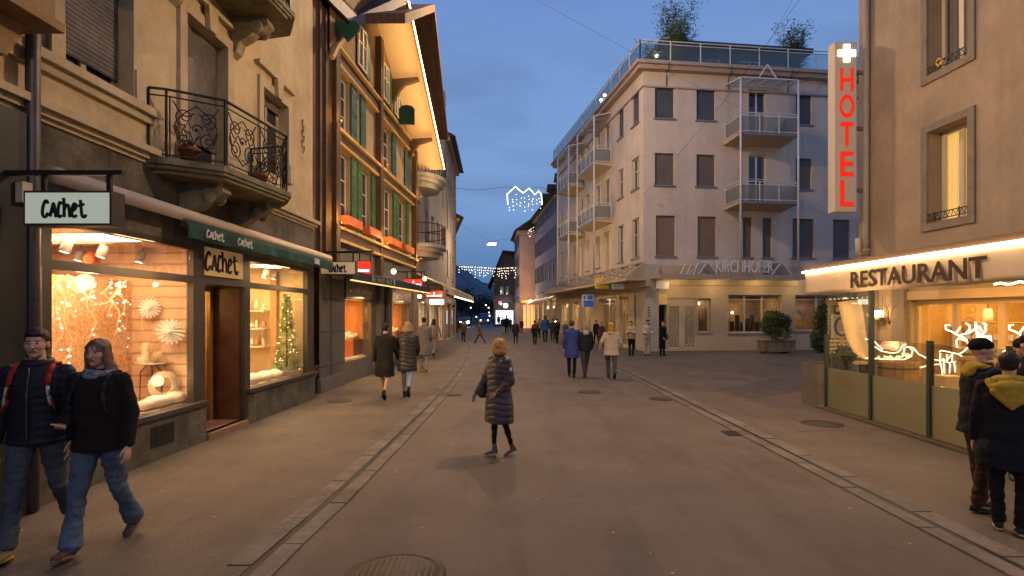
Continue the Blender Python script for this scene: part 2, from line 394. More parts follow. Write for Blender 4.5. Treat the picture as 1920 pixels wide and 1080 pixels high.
MB().quad((-900, -120, -.02), (900, -120, -.02), (900, 1500, -.02), (-900, 1500, -.02)).make('ground', m_earth, kind='structure')
def ribbon(fa, fb, z, y0, y1, st, mb=None):
    mb = mb or MB(); y = y0
    while y < y1-1e-6:
        q = min(y+st, y1); mb.quad((fa(y), y, z), (fb(y), y, z), (fb(q), q, z), (fa(q), q, z)); y = q
    return mb
kl = lambda y: curve(KL, y); kr = lambda y: curve(KR, y)
ribbon(lambda y: kl(y)+.02, lambda y: kr(y)-.02, 0.0, -8, 110, 1.0).make('road', m_road, kind='structure')
ribbon(lambda y: -22, lambda y: kl(y)-.02, 0.004, -8, 110, 1.0).make('pavement', m_pave, kind='structure')
ribbon(lambda y: kr(y)+.02, lambda y: 9.6 if y < 15 else 40, 0.004, -8, 26, 1.0).make('pavement_right', m_pave, kind='structure')
ribbon(lambda y: kr(y)+.02, lambda y: 40, 0.004, 26, 110, 1.0).make('pavement_far', m_side, kind='structure')
# drainage channel lines: two rows of stone with an iron slot between
def channel(fc, name, wa, wb, y1=88):
    mb = MB(); ms = MB(); rnd = random.Random(len(name)); y = -7.0
    while y < y1:
        ln = rnd.choice((.9, 1.0, 1.0, 1.15)); q = y+ln; g = .012
        for a, b, off in ((-wa, -.035, 0), (.035, wb, .4)):
            y0_, y1_ = y+off+g, q+off-g; z = .012+rnd.uniform(0, .006)
            mb.add([(fc(y0_)+a, y0_, z), (fc(y0_)+b, y0_, z), (fc(y1_)+b, y1_, z), (fc(y1_)+a, y1_, z),
                    (fc(y0_)+a, y0_, -.01), (fc(y0_)+b, y0_, -.01), (fc(y1_)+b, y1_, -.01), (fc(y1_)+a, y1_, -.01)],
                   [(0, 1, 2, 3), (0, 4, 5, 1), (1, 5, 6, 2), (2, 6, 7, 3), (3, 7, 4, 0)])
        y = q
    mb.make(name, m_kerb, kind='structure')
    ribbon(lambda y: fc(y)-.036, lambda y: fc(y)+.036, .007, -7, y1, .5, ms).make(name+'_slot', m_slot, kind='structure')
channel(kl, 'kerb_left', .22, .2); channel(kr, 'kerb_right', .2, .24)
# tar seams and repaired strips in the asphalt
m_seam = M('tar_seam', (.045, .038, .032), .5, var=.3); m_patch = asphalt('patch_asphalt', (.070, .058, .049), (.085, .071, .06))
def seam(pts, w, z=.0095):
    mb = MB(); pts = [Vector((a, b, z)) for a, b in pts]
    for p, q in zip(pts, pts[1:]):
        d = (q-p).normalized(); s_ = Vector((-d.y, d.x, 0))*w/2; n_ = max(1, int((q-p).length/.25)); rn = random.Random(int(p.x*100+p.y))
        L0 = [p+(q-p)*i/n_+s_*rn.uniform(.5, 1.2)for i in range(n_+1)]; R0 = [p+(q-p)*i/n_-s_*rn.uniform(.5, 1.2) for i in range(n_+1)]
        for i in range(n_): mb.quad(L0[i], L0[i+1], R0[i+1], R0[i])
    mb.make('road_seam', m_seam, kind='structure')
seam([(5.6, 13.2), (9.5, 16.5), (14, 18.2), (20, 19)], .05); seam([(5.0, 19), (9, 21), (16, 22.5)], .04)
seam([(4.4, 9.0), (6.2, 9.3)], .02)
for q_ in (((5.6, 12.6), (8.8, 14.9), (8.2, 16.8), (5.2, 14.0)),):
    MB().add([(a, b, .0088) for a, b in q_], [(0, 1, 2, 3)]).make('asphalt_patch', m_patch, kind='structure')
def manhole(x, y, r, label, z=.008):
    o = root('manhole_cover', (x, y, 0), label, 'manhole cover', 'round manhole covers in the street')
    MB().lathe((x, y, 0), [(r+.05, 0), (r+.05, z), (r+.004, z), (r, z-.003)], 36).make('frame', m_iron, o)
    mb = MB(); mb.lathe((x, y, 0), [(r-.01, 0), (r-.01, z-.001)], 36)
    for k in range(-6, 7):
        h = math.sqrt(max(0, (r*.9)**2-(k*r/7.2)**2)); mb.b(x+k*r/7.2-.008, x+k*r/7.2+.008, y-h, y+h, z-.002, z+.003)
    mb.make('cover', M('manhole_plate', (.075, .062, .05), .6, metal=.2, var=.3, vs=8, bump=.4, bs=70), o)
for px, py, r, lb in ((740, 1079, .33, 'large round manhole cover at the bottom edge of the road'), (637, 752, .24, 'round manhole cover on the left pavement by the stone pillar'),
                      (1541, 795, .30, 'round manhole cover beside the glass terrace screen'), (1105, 735, .24, 'small round manhole cover in the road behind the woman with ginger hair'),
                      (1240, 748, .22, 'small round manhole cover just right of the right channel line')):
    Y = FPX*CAMZ/(py-HY); x, y, _ = at(px, Y); manhole(x, y, r, lb)
def drain(px, py, w, d, label):
    Y = FPX*CAMZ/(py-HY); x, y, _ = at(px, Y); o = root('drain_grate', (x, y, 0), label, 'drain grate', 'rectangular drain grates')
    mb = MB(); n = 9
    mb.b(x-w/2, x+w/2, y-d/2, y-d/2+.025, 0, .017); mb.b(x-w/2, x+w/2, y+d/2-.025, y+d/2, 0, .017)
    for i in range(n+1): q = x-w/2+w*i/n; mb.b(q-.012, q+.012, y-d/2+.026, y+d/2-.026, 0, .016)
    mb.make('grate', m_iron, o); MB().b(x-w/2+.01, x+w/2-.01, y-d/2+.03, y+d/2-.03, 0, .009).make('pit', m_slot, o)
drain(846, 741, .5, .3, 'rectangular drain grate beside the left channel line'); drain(1388, 813, .5, .34, 'rectangular drain grate beside the right channel line')

# ================================================================== shared materials
m_cream = M('cream_plaster', (.46, .36, .20), .85, var=.14, vs=.9, bump=.5, bs=120, col2=(.52, .42, .25), streak=.25)
m_trim = M('pale_stone_trim', (.44, .36, .23), .8, var=.14, vs=2.5, bump=.35, bs=50)
m_dstone = M('dark_sandstone', (.085, .075, .058), .85, var=.35, vs=2.2, bump=.6, bs=40, col2=(.13, .115, .085), streak=.35)
m_gstone = M('mossy_stone', (.17, .15, .095), .85, var=.45, vs=3.5, bump=.6, bs=35, col2=(.17, .15, .09))
m_bronze = M('bronze_frame', (.055, .045, .036), .5, var=.2, vs=3, spec=.4)
m_black = M('black_iron', (.015, .013, .012), .5, var=.2, vs=8)
m_wframe = M('white_frame', (.62, .6, .55), .5, var=.06, vs=5)
m_dark = M('dark_room', (.012, .012, .014), .9)
m_pane = M('night_pane', (.02, .024, .03), .06, spec=.9)
m_shopglass = glassmat('shop_glass', refl=.55)
m_zinc = M('zinc_pipe', (.10, .095, .10), .45, metal=.5, var=.25, vs=4)
m_roof = M('roof_tiles', (.05, .035, .03), .85, var=.4, vs=5, stripe=(2, .16, .03, .5))
m_concrete = M('grey_stone', (.28, .25, .21), .85, var=.16, vs=1.4, bump=.4, bs=60)
def window(parent, F, u0, u1, v0, v1, dep=.18, mull=1, trans=(.35,), fr=.05, fm=None, pane=None, lit=None, blind=None, sill=None, name='window', w=0.0, bm=None, sm=None):
    """a window set back in its opening: frame part, with pane / blind / curtain / sill under it"""
    fm = fm or m_wframe; z = w-dep; mb = MB()
    mb.box(F, u0, u0+fr, z-.04, z+.02, v0, v1).box(F, u1-fr, u1, z-.04, z+.02, v0, v1)
    mb.box(F, u0+fr, u1-fr, z-.04, z+.02, v0, v0+fr).box(F, u0+fr, u1-fr, z-.04, z+.02, v1-fr, v1)
    for i in range(mull):
        c = u0+(u1-u0)*(i+1)/(mull+1); mb.box(F, c-fr*.7, c+fr*.7, z-.03, z+.03, v0+fr, v1-fr)
    cs = [u0+fr]+[u0+(u1-u0)*(i+1)/(mull+1) for i in range(mull)]+[u1-fr]
    for t in trans:
        q = v1-(v1-v0)*t
        for i in range(len(cs)-1): mb.box(F, cs[i]+(fr*.7 if i else 0), cs[i+1]-(fr*.7 if i < len(cs)-2 else 0), z-.025, z+.012, q-fr*.35, q+fr*.35)
    o = mb.make(name, fm, parent)
    MB().box(F, u0+.01, u1-.01, z-.012, z-.004, v0+.01, v1-.01).make('pane', pane or m_pane if not lit else glassmat('clear_pane', refl=.5), o)
    if lit: MB().box(F, u0-.02, u1+.02, z-.16, z-.12, v0-.02, v1+.02).make('curtain', lit, o)
    if blind: # (material, fraction covered from the top)
        bmat, fct = blind; MB().box(F, u0+.004, u1-.004, z+.035, z+.055, v1-(v1-v0)*fct, v1-.003).make('blind', bmat, o)
    if sill:
        MB().box(F, u0-.08, u1+.08, w-dep+.02, w+sill, v0-.08, v0-.002).make('sill', sm or m_concrete, o)
    return o
def room(parent, F, u0, u1, w0, w1, v0, v1, wallm, floorm, ceilm, name='interior'):
    P = F.P; mb = MB()
    mb.quad(P(u0, w0, v0), P(u0, w1, v0), P(u0, w1, v1), P(u0, w0, v1)); mb.quad(P(u1, w0, v0), P(u1, w1, v0), P(u1, w1, v1), P(u1, w0, v1))
    mb.quad(P(u0, w1, v0), P(u1, w1, v0), P(u1, w1, v1), P(u0, w1, v1))
    mb.cur = 1; mb.quad(P(u0, w0, v0), P(u1, w0, v0), P(u1, w1, v0), P(u0, w1, v0))
    mb.cur = 2; mb.quad(P(u0, w0, v1), P(u1, w0, v1), P(u1, w1, v1), P(u0, w1, v1))
    return mb.make(name, [wallm, floorm, ceilm], parent, recalc=False)
def shell(mb, F, u0, u1, dep, v0, v1, w0=-.02, roof=True):
    """end walls, back wall and flat top of a building behind its facade"""
    P = F.P
    mb.quad(P(u0, w0, v0), P(u0, -dep, v0), P(u0, -dep, v1), P(u0, w0, v1)); mb.quad(P(u1, w0, v0), P(u1, -dep, v0), P(u1, -dep, v1), P(u1, w0, v1))
    mb.quad(P(u0, -dep, v0), P(u1, -dep, v0), P(u1, -dep, v1), P(u0, -dep, v1))
    if roof: mb.quad(P(u0, w0, v1), P(u1, w0, v1), P(u1, -dep, v1), P(u0, -dep, v1))
    return mb
def scrolls(mb, P, wd, ht, r=.008, seed=0):
    """wrought-iron scrollwork filling a panel P(a, b)"""
    rn = random.Random(seed)
    def spiral(cx, cy, r0, turns, a0, sgn=1):
        n = int(14*turns); return [P(cx+sgn*r0*(1-.8*i/n)*math.cos(a0+2*math.pi*turns*i/n), cy+r0*(1-.8*i/n)*math.sin(a0+2*math.pi*turns*i/n)) for i in range(n+1)]
    k = max(1, round(wd/.5)); cw = wd/k
    for i in range(k):
        x = cw*(i+.5); h = ht
        for sg in (-1, 1):
            mb.tube(spiral(x+sg*cw*.22, h*.72, cw*.2, 1.4, R(-90), sg), r, 5); mb.tube(spiral(x+sg*cw*.24, h*.3, cw*.19, 1.5, R(90), sg), r, 5)
            mb.tube([P(x+sg*cw*.48, h*t)if False else P(x+sg*cw*(.42*math.sin(math.pi*t)), h*(.05+.9*t)) for t in [j/10 for j in range(11)]], r, 5)
            mb.tube([P(x+sg*cw*(.45-.4*t), h*(.98-.25*math.sin(t*2.4))) for t in [j/8 for j in range(9)]], r, 5)
            mb.tube([P(x+sg*cw*(.1+.3*t), h*(.5+.12*math.sin(t*6+rn.random()))) for t in [j/8 for j in range(9)]], r*.8, 5)
        mb.tube(spiral(x, h*.52, cw*.12, 1.0, 0), r, 5); mb.ball(P(x, h*.52), r*2.2, 6, 4)
# ================================================================== cream corner building with the shop
def u_(px, w=0.0): return LB.u(px, w)
lb = root('shop_building', LB.P(0, 0, 0), 'cream building with dark stone ground floor, curly iron balconies and lit gift shop windows', 'building')
e0, e1 = -9.0, u_(586)
A0, A1 = u_(92), u_(359); D0, D1 = u_(381), u_(456); B0, B1 = u_(466), u_(574)
VS, VB0, VB1, VT = .64, 2.43, 2.53, 2.92
win1 = (u_(113), u_(243), 4.70, 7.3); door1 = (u_(345), u_(422), 4.08, 6.38); win2 = (u_(490), u_(537), 4.72, 6.25)
win0 = (u_(113)-5.2, u_(113)-3.6, 4.70, 7.3)
up = [(a, b, c+3.35, d+3.2) for a, b, c, d in (win1, (door1[0], door1[1], 4.1, 6.3), win2, win0)]
MB().wall(LB, e0, e1, 4.12, 14.0, [win1, door1, win2, win0]+up, .22).make('upper_wall', m_cream, lb)
mb = MB(); shell(mb, LB, e0, e1, 9, 0, 14.0); mb.make('side_wall', m_cream, lb)
MB().wall(LB, e0, e1, 3.02, 3.98, [], .1, w=.02).box(LB, e0, e1, -.2, .02, 3.0, 3.019).make('stone_frieze', m_dstone, lb)
mb = MB(); mb.wall(LB, e0, e1, 0, 3.0, [(A0, A1, VS, VB0), (A0, A1, VB1, VT), (D0, D1, .10, VB0), (B0, B1, VS, VB0), (B0, B1, VB1, VT)], .1, w=.03); mb.make('shopfront', m_bronze, lb)
mb = MB()   # stone plinth, sills and steps
mb.box(LB, e0, D0-.04, .031, .075, 0, VS-.07).box(LB, D1+.04, e1-.02, .031, .075, 0, VS-.07).make('plinth', m_dstone, lb)
mb = MB(); mb.box(LB, A0-.05, D0-.02, .031, .13, VS-.068, VS-.005).box(LB, D1+.02, e1-.03, .031, .13, VS-.068, VS-.005).make('shop_sill', m_bronze, lb)
mb = MB(); 
for i in range(14): q = u_(272)+i*.035; mb.box(LB, q, q+.014, .076, .082, .18, .46)
mb.make('vent_grille', m_black, lb)
MB().box(LB, D0, D1, -.56, .1, 0.005, .10).make('door_step', M('worn_step', (.25, .15, .09), .7, var=.25, vs=4), lb)
mb = MB()  # string course and ledges
mb.box(LB, e0, e1+.04, 0, .10, 3.98, 4.04).box(LB, e0, e1+.06, 0, .17, 4.041, 4.12).box(LB, e0, e1, 0, .05, 3.93, 3.979)
mb.make('string_course', m_trim, lb)
mb = MB(); mb.box(LB, u_(75)-2.0, u_(285), 0, .12, 4.56, 4.66).box(LB, u_(75)-2.0, u_(285)-.03, 0, .06, 4.46, 4.559).make('ledge', m_trim, lb)
for a, b, c, d in (win1, door1, win2, win0)+tuple(up):
    t = .16; mb = MB()
    mb.box(LB, a-t, a-.0, 0, .055, c-.03, d+t).box(LB, b, b+t, 0, .055, c-.03, d+t).box(LB, a, b, 0, .055, d, d+t)
    mb.box(LB, a-t-.03, a-.02, .056, .08, c-.03, c+.35).box(LB, b+.02, b+t+.03, .056, .08, c-.03, c+.35)
    m_ = (a+b)/2; mb.prism(LB, [(m_-.09, d-.03), (m_+.09, d-.03), (m_+.13, d+.34), (m_-.13, d+.34)], .056, .13)
    mb.box(LB, a-t-.1, b+t+.1, .0, .1, d+t+.18, d+t+.24)
    mb.make('window_surround', m_trim, lb)
m_roller = M('roller_slats', (.10, .092, .088), .6, var=.3, vs=1.5, stripe=(2, .055, .012, .55), col2=(.15, .13, .115))
for k, (a, b, c, d) in enumerate((win1, door1, win2, win0)+tuple(up)):
    window(lb, LB, a, b, c, d, .2, 1 if k != 1 else 1, (.3,), .06, fm=M('cream_frame', (.42, .36, .25), .55, var=.1), blind=(m_roller, (.93, .77, .12, .9, .5, .6, .4, .9)[k]))
# ornament at the right end
mb = MB()
for k, v in enumerate((5.6, 5.83, 6.06)): 
    c = u_(567); mb.tube([LB.P(c+.07*math.sin(t*6.3)*(1-.2*k), .02, v+.22*t-.05*math.cos(t*12)) for t in [i/12 for i in range(13)]], .012, 5)
mb.make('wall_ornament', M('grey_stucco', (.2, .17, .12), .9), lb)
# balconies
def balcony(vf, pts, seed):
    """pts: (x, y) railing corners from wall to wall"""
    o = MB(); outer = [Vector((x, y, 0)) for x, y in pts]
    def poly(gr, z0, z1):
        c = sum(outer, Vector())/len(outer); ps = [(c+(p-c)*gr) for p in outer]; n = len(ps)
        o.add([(p.x, p.y, z0) for p in ps]+[(p.x, p.y, z1) for p in ps], [tuple(range(n)), tuple(range(2*n-1, n-1, -1))]+[(i, (i+1) % n, n+(i+1) % n, n+i) for i in range(n)])
    poly(1.10, vf-.08, vf); poly(1.04, vf-.13, vf-.081); poly(.96, vf-.18, vf-.131)
    b = o.make('balcony', m_gstone, lb)
    rl = MB(); H = .93
    for i in range(len(pts)-1):
        p, q = Vector((*pts[i], 0)), Vector((*pts[i+1], 0)); ln = (q-p).length; d = (q-p)/ln
        for z in (vf+.06, vf+H-.09): rl.bar(p+Vector((0, 0, z)), q+Vector((0, 0, z)), .016, .016)
        rl.bar(p+Vector((0, 0, vf+H)), q+Vector((0, 0, vf+H)), .045, .02)
        for z in ([0] if i == 0 else [])+[ln]: rl.bar(p+d*z+Vector((0, 0, vf)), p+d*z+Vector((0, 0, vf+H)), .025, .025)
        if ln > .3:
            n = max(1, round(ln/.75))
            for k in range(n):
                a0 = ln*k/n+.04; w_ = ln/n-.08
                scrolls(rl, lambda a, bb, p=p, d=d, a0=a0: p+d*(a0+a)+Vector((0, 0, vf+.08+bb)), w_, H-.2, .009, seed+k+i*5)
                rl.bar(p+d*a0+Vector((0, 0, vf+.06)), p+d*a0+Vector((0, 0, vf+H-.09)), .014)
    rl.make('railing', m_black, b)
    for uu in (.28, .78):
        y0 = pts[0][1]+(pts[-1][1]-pts[0][1])*uu-6; c = MB()
        pr = [(0, vf-.18), (.62, vf-.18), (.66, vf-.31), (.52, vf-.40), (.40, vf-.42), (.30, vf-.52), (.16, vf-.58), (.1, vf-.75), (0, vf-.82)]
        vs = [LB.P(y0-.11, w, v) for w, v in pr]+[LB.P(y0+.11, w, v) for w, v in pr]; n = len(pr)
        c.add(vs, [tuple(range(n)), tuple(range(2*n-1, n-1, -1))]+[(i, (i+1) % n, n+(i+1) % n, n+i) for i in range(n)])
        for sgn in (-1, 1):
            c.lathe(LB.P(y0+sgn*.115, .46, vf-.36), [(.0, 0), (.11, 0), (.11, .02), (.08, .03), (.05, .045), (0, .05)], 14, axis=(0, sgn, 0))
        c.make('bracket', M('corbel_stone', (.26, .225, .15), .85, var=.35, vs=5, bump=.5, bs=45), b)
    return b
balcony(4.02, [LB.P(1.18, .02, 0)[:2], (-4.60, 7.24), (-4.02, 7.62), (-3.80, 9.17), (-4.1, 9.72), LB.P(3.85, .02, 0)[:2]], 3)
balcony(7.15, [LB.P(.75, .02, 0)[:2], (-4.55, 6.85), (-4.0, 7.4), (-3.80, 9.30), (-4.1, 9.85), LB.P(4.0, .02, 0)[:2]], 9)
# oriel at the left edge
mb = MB(); q0, q1 = u_(12)-1.6, u_(12)
mb.box(LB, q0, q1-.02, .0, .5, 4.75, 5.35).box(LB, q0, q1+.02, .0, .56, 4.66, 4.749).box(LB, q0, q1, 0, .52, 5.9, 6.5)
for i in range(4): c = q1-.12-i*.4; mb.lathe(LB.P(c, .4, 5.35), [(.09, 0), (.09, .06), (.06, .1), (.095, .28), (.06, .42), (.09, .5), (.09, .55)], 12)
mb.prism(LB, [(q0, 4.3), (q1-.3, 4.3), (q1-.1, 4.66), (q0, 4.66)], 0, .3)
mb.make('oriel', M('ochre_stone', (.26, .17, .085), .85, var=.25, vs=4, bump=.4), lb)
P = LB.P
MB().add([P(q0, 0, 7.0), P(q0, 1.0, 6.45), P(q0, 1.0, 6.5), P(q0, 0, 7.08), P(q1+.35, 0, 6.35), P(q1+.35, 1.0, 5.86), P(q1+.35, 1.0, 5.91), P(q1+.35, 0, 6.43)],
         [(0, 1, 2, 3), (4, 5, 6, 7), (0, 1, 5, 4), (1, 2, 6, 5), (2, 3, 7, 6), (3, 0, 4, 7)]).make('oriel_roof', M('oriel_wood', (.07, .035, .02), .8, var=.3), lb)
MB().tube([P(u_(8), .25, 5.15), P(u_(22), .22, 5.1), P(u_(33), .16, 4.85), P(u_(36), .14, 4.5), P(u_(36), .14, 3.2), P(u_(36), .14, 2.9), P(u_(33), .14, .02)], .062, 12).make('downpipe', m_zinc, lb)
mb = MB(); a, b_ = u_(-60), u_(20); mb.box(LB, a, b_, .031, .16, 0, 3.9).make('corner_pillar', M('dark_green_pillar', (.02, .022, .018), .5, var=.3), lb)
mb = MB(); a, b_ = u_(23), u_(72)
for x0, x1, y0, y1 in ((a, a+.012, .75, 2.44), (b_-.012, b_, .75, 2.44), (a, b_, 2.44, 2.452), (a, b_, .738, .75)): mb.box(LB, x0, x1, .031, .04, y0, y1)
mb.make('panel_trim', M('gilt_trim', (.35, .24, .1), .45, metal=.6), lb)
MB().box(LB, u_(-2), u_(18), .161, .23, 3.02, 3.22).make('junction_box', M('ivory_box', (.45, .42, .33), .5), lb)
# awning cassette + green valance
aw = root('awning', P(1.5, .3, 3.3), 'rolled awning with a cream cassette and hanging dark green valance lettered in white', 'awning')
MB().tube([P(u_(62), .22, 3.37), P(u_(600, ), .22, 3.30)], .085, 14).make('cassette', M('cream_metal', (.50, .42, .34), .5, var=.08), aw)
mb = MB(); a, b_ = u_(317)-.1, u_(600); n = 46
def vw(t): return .33+.012*math.sin(t*37)+.008*math.sin(t*91+1)
mb.grid(lambda t, s: P(a+(b_-a)*t, .24+(vw(t)-.24)*min(1, s*4)+.03*max(0, s-.25)*math.sin(t*60), 3.28-.27*s), n, 8)
va = mb.make('valance', M('green_canvas', (.028, .075, .062), .85, var=.25, vs=4, bump=.3, bs=200), aw, recalc=False)
sd = va.modifiers.new('s', 'SOLIDIFY'); sd.thickness = .006
for q0_, q1_ in ((387, 420), (446, 474), (590, 599)): mb = MB(); brush(mb, LB, u_(q0_, .37), u_(q1_, .37), 3.06, 3.20, .372, .010); mb.make('lettering', M('white_paint', (.7, .68, .6), .7), aw)
# name panel above the door
pn = root('shop_sign', P(D0, .05, 2.6), 'square beige name panel with black brush lettering above the shop door', 'sign')
MB().box(LB, u_(379), u_(449), .034, .06, 2.56, 3.0).make('panel', M('beige_panel', (.55, .38, .17), .6, emit=(.8, .5, .2), es=.12), pn)
mb = MB(); brush(mb, LB, u_(384, .06), u_(446, .06), 2.62, 2.97, .064, .02); mb.make('lettering', M('black_letter', (.012, .011, .01), .6), pn)
# hanging light boxes
def hang_sign(name, label, xa, xb, y, z0, z1, thick, face, parts, wallx, bary, txt=True, emiss=None):
    s = root(name, ((xa+xb)/2, y, z0), label, 'sign'); mb = MB()
    mb.b(xa, xb, y, y+thick, z0, z1); mb.make('box', M('sign_box_brown', (.045, .032, .026), .55), s)
    MB().b(xa+.02, xb-.02, y-.006, y-.001, z0+.02, z1-.02).make('face', face, s)
    mb = MB()
    for x in (xa+(xb-xa)*.15, xb-(xb-xa)*.1): mb.b(x-.018, x+.018, y+thick/2-.018, y+thick/2+.018, z1+.001, bary)
    mb.b(wallx, xb+.05, y+thick/2-.025, y+thick/2+.025, bary+.001, bary+.045); mb.make('bracket', m_black, s)
    return s
FX = Fac(0, 5.0, 1, 0, (0, -1))
s = hang_sign('hanging_sign', 'white lit hanging sign with black brush lettering over the near shop window', -4.49, -3.68, 5.0, 2.77, 3.09, .17, M('sign_face_white', (.45, .50, .43), .5, emit=(.62, .72, .58), es=.42), None, -4.86, 3.25)
mb = MB(); brush(mb, FX, -4.31, -3.90, 2.835, 3.02, .014, .0125); mb.make('lettering', MATS['black_letter'], s)
# ------------------------------------------------------------------ shop interiors
m_peach = M('peach_backdrop', (.75, .42, .20), .8, var=.12, vs=6)
m_boards = M('painted_boards', (.64, .43, .26), .75, var=.05, vs=3, stripe=(2, .17, .01, .45))
m_wfloor = M('display_floor', (.6, .45, .3), .6, var=.1); m_ceil = M('shop_ceiling', (.5, .36, .22), .8, var=.1)
room(lb, LB, A0-.35, A1+.12, 0, -2.2, VS-.02, 2.97, m_boards, m_wfloor, m_ceil)
MB().box(LB, A0, A1, -.03, -.022, VS, VB0).box(LB, A0, A1, -.03, -.022, VB1, VT).make('shop_window', m_shopglass, lb)
# sequin screen (left) : a perforated gold-peach hanging
sc_ = root('display_screen', P(A0+.3, -1.5, VS), 'glittering peach sequin screen hanging at the left of the near shop window', 'screen')
MB().box(LB, A0-.3, u_(250, -1.0), -1.04, -1.0, VS, 2.46).make('cloth', M('sequin_cloth', (.72, .33, .15), .5, var=.45, vs=22, bump=1.0, bs=30, col2=(.80, .42, .22), det=8), sc_)
mb = MB(); rn = random.Random(5)
for i in range(70):
    x = A0-.2+rn.random()*(u_(250, -1.0)-A0+.1); mb.ball(P(x, -.97, VS+.1+1.6*rn.random()), .009, 6, 4)
mb.make('sequin', EM('sequin_glow', (1, .75, .45), 5), sc_)
# light strings
ls = root('light_string', P(A0+1, -.4, 2.4), 'string of small warm lights draped across the top of the near shop window', 'light string')
mb = MB(); bl = MB(); rn = random.Random(11)
for (a, b_, sg) in ((0.02, .28, .25), (.28, .47, .2), (.33, .70, .34)):
    pts = [P(A0+(A1-A0)*(a+(b_-a)*t/10), -.45, 2.42-sg*math.sin(math.pi*t/10)) for t in range(11)]; mb.tube(pts, .006, 5); 
for a, ln in ((.09, .35), (.13, .5), (.2, .75), (.33, 1.15), (.42, .35), (.48, .85), (.60, .5), (.655, .75), (.70, .5), (.28, .9)):
    pts = [P(A0+(A1-A0)*(a+.012*math.sin(k*1.7+a*9)), -.5+.05*math.cos(k), 2.42-ln*k/9) for k in range(10)]; mb.tube(pts, .005, 5)
    for k in range(int(ln*13)): 
        t = rn.random(); q = P(A0+(A1-A0)*(a+.012*rn.uniform(-1, 1)), -.47, 2.42-ln*t); bl.ball(q, .010, 6, 4)
mb.make('wire', M('pale_wire', (.8, .6, .4), .6, emit=(1, .6, .3), es=.8), ls); bl.make('bulb', EM('tiny_bulb', (1, .78, .5), 9), ls)
light('POINT', 'shop_light', P(A0+.9, -.35, 2.35), 34, (1, .68, .38), .1); light('POINT', 'shop_light', P(A0+.35, -.45, 1.1), 14, (1, .6, .3), .1)  # fill points near the glass, added to brighten flowers and display
def paper_flower(px, py, w, r, label):
    c = Vector(at(px, P(A1+.03-w, 0, 0)[1], py)); o = root('paper_flower', c, label, 'paper flower', 'white paper flowers in the near shop window')
    nrm = Vector((.35, -.93, 0)); x = Vector((0, 0, 1)).cross(nrm).normalized(); z = Vector((0, 0, 1)); mb = MB()
    for L_, rr, n, off in ((0, 1.0, 17, 0), (1, .8, 15, .1), (2, .58, 12, .2), (3, .36, 9, .3)):
        vs = []; fs = []
        for k in range(n):
            for (f, s) in ((-.42, .55), (-.25, .93), (0, 1.0), (.25, .93), (.42, .55)):
                a = 2*math.pi*(k+f+off)/n; vs.append(c+(x*math.cos(a)+z*math.sin(a))*r*rr*s+nrm*(.012*L_+(.007 if f == 0 else 0)))
        m_ = len(vs); vs.append(c+nrm*(.012*L_+.004)); vs2 = [v-nrm*.012 for v in vs]
        for i in range(m_): fs.append((i, (i+1) % m_, m_))
        n2 = len(vs); mb.add(vs+vs2, fs+[tuple(i+n2 for i in f) for f in fs]+[(i, (i+1) % m_, (i+1) % m_+n2, i+n2) for i in range(m_)])
    mb.lathe(c, [(r*.16, .03), (r*.12, .07), (.001, .08)], 12, axis=nrm)
    mb.make('petal', M('white_paper', (.97, .92, .82), .8, var=.04), o)
paper_flower(281, 578, .0, .15, 'smaller white paper flower hung on the boards of the near shop window')
paper_flower(320, 622, .08, .195, 'larger white paper flower hung lower on the boards of the near shop window')
# tray table with candles, wicker wreath, fur
def wp(px, py, w): return Vector(P(u_(px, w), w, LB.v(px, py, w)))
c = wp(284, 681, -.6); tt = root('tray_table', (c.x, c.y, VS), 'small round tray table with thin bent legs in the near shop window', 'table')
mb = MB(); mb.lathe(c, [(.02, -.012), (.2, -.01), (.21, .012), (.2, .014), (.19, 0), (.01, 0)], 24); mb.make('tray', M('pale_enamel', (.7, .66, .55), .4), tt)
mb = MB()
for k in range(3): a = k*2.1; d = Vector((math.cos(a), math.sin(a), 0)); mb.tube([c+d*.05-Vector((0, 0, .01)), c+d*.15-Vector((0, 0, .12)), c+d*.16-Vector((0, 0, c.z-VS-.0))], .008, 6)
mb.make('leg', m_black, tt)
m_cnd = M('openwork_ceramic', (.8, .66, .46), .6, var=.35, vs=40, bump=.8, bs=60)
for px, py, r, h, lb_ in ((273, 681, .055, .30, 'tall openwork white lantern on the tray table'), (267, 681, .065, .10, 'low white candle glass on the left of the tray table'), (297, 681, .075, .15, 'round openwork white lantern on the right of the tray table')):
    q = wp(px, 681, -.52 if h < .12 else -.6); q.z = c.z+.014; o = root('lantern', q, lb_, 'lantern')
    MB().lathe(q, [(r*.8, 0), (r, h*.2), (r, h*.85), (r*.7, h), (r*.6, h), (r*.6, h*.2)], 16).make('body', m_cnd, o)
    MB().ball(q+Vector((0, 0, h*.5)), (r*.3, r*.3, h*.25)).make('flame', EM('candle_glow', (1, .72, .4), 3), o)
c = wp(307, 722, -.35); wr = root('wicker_wreath', c, 'round pale wicker ring standing in the near shop window', 'wreath'); mb = MB(); nrm = Vector((.75, -.66, 0)); x = Vector((0, 0, 1)).cross(nrm)
for rr, t in ((.155, .018), (.13, .016), (.175, .014), (.195, .012)):
    mb.tube([c+(x*math.cos(a)+Vector((0, 0, 1))*math.sin(a))*rr+nrm*.012*math.sin(a*24+rr*90) for a in [2*math.pi*k/72 for k in range(72)]], t, 6, closed=True)
mb.make('ring', M('wicker', (.62, .5, .33), .7, var=.4, vs=50), wr)
mb = MB(); rn = random.Random(3)
for px, py, r in ((290, 752, .15), (305, 748, .13), (328, 742, .16), (345, 736, .12), (270, 760, .12)):
    q = wp(px, py, -.28); q.z = VS+r*.45; mb.ball(q, (r*.9, r*1.2, r*.62), 16, 10)
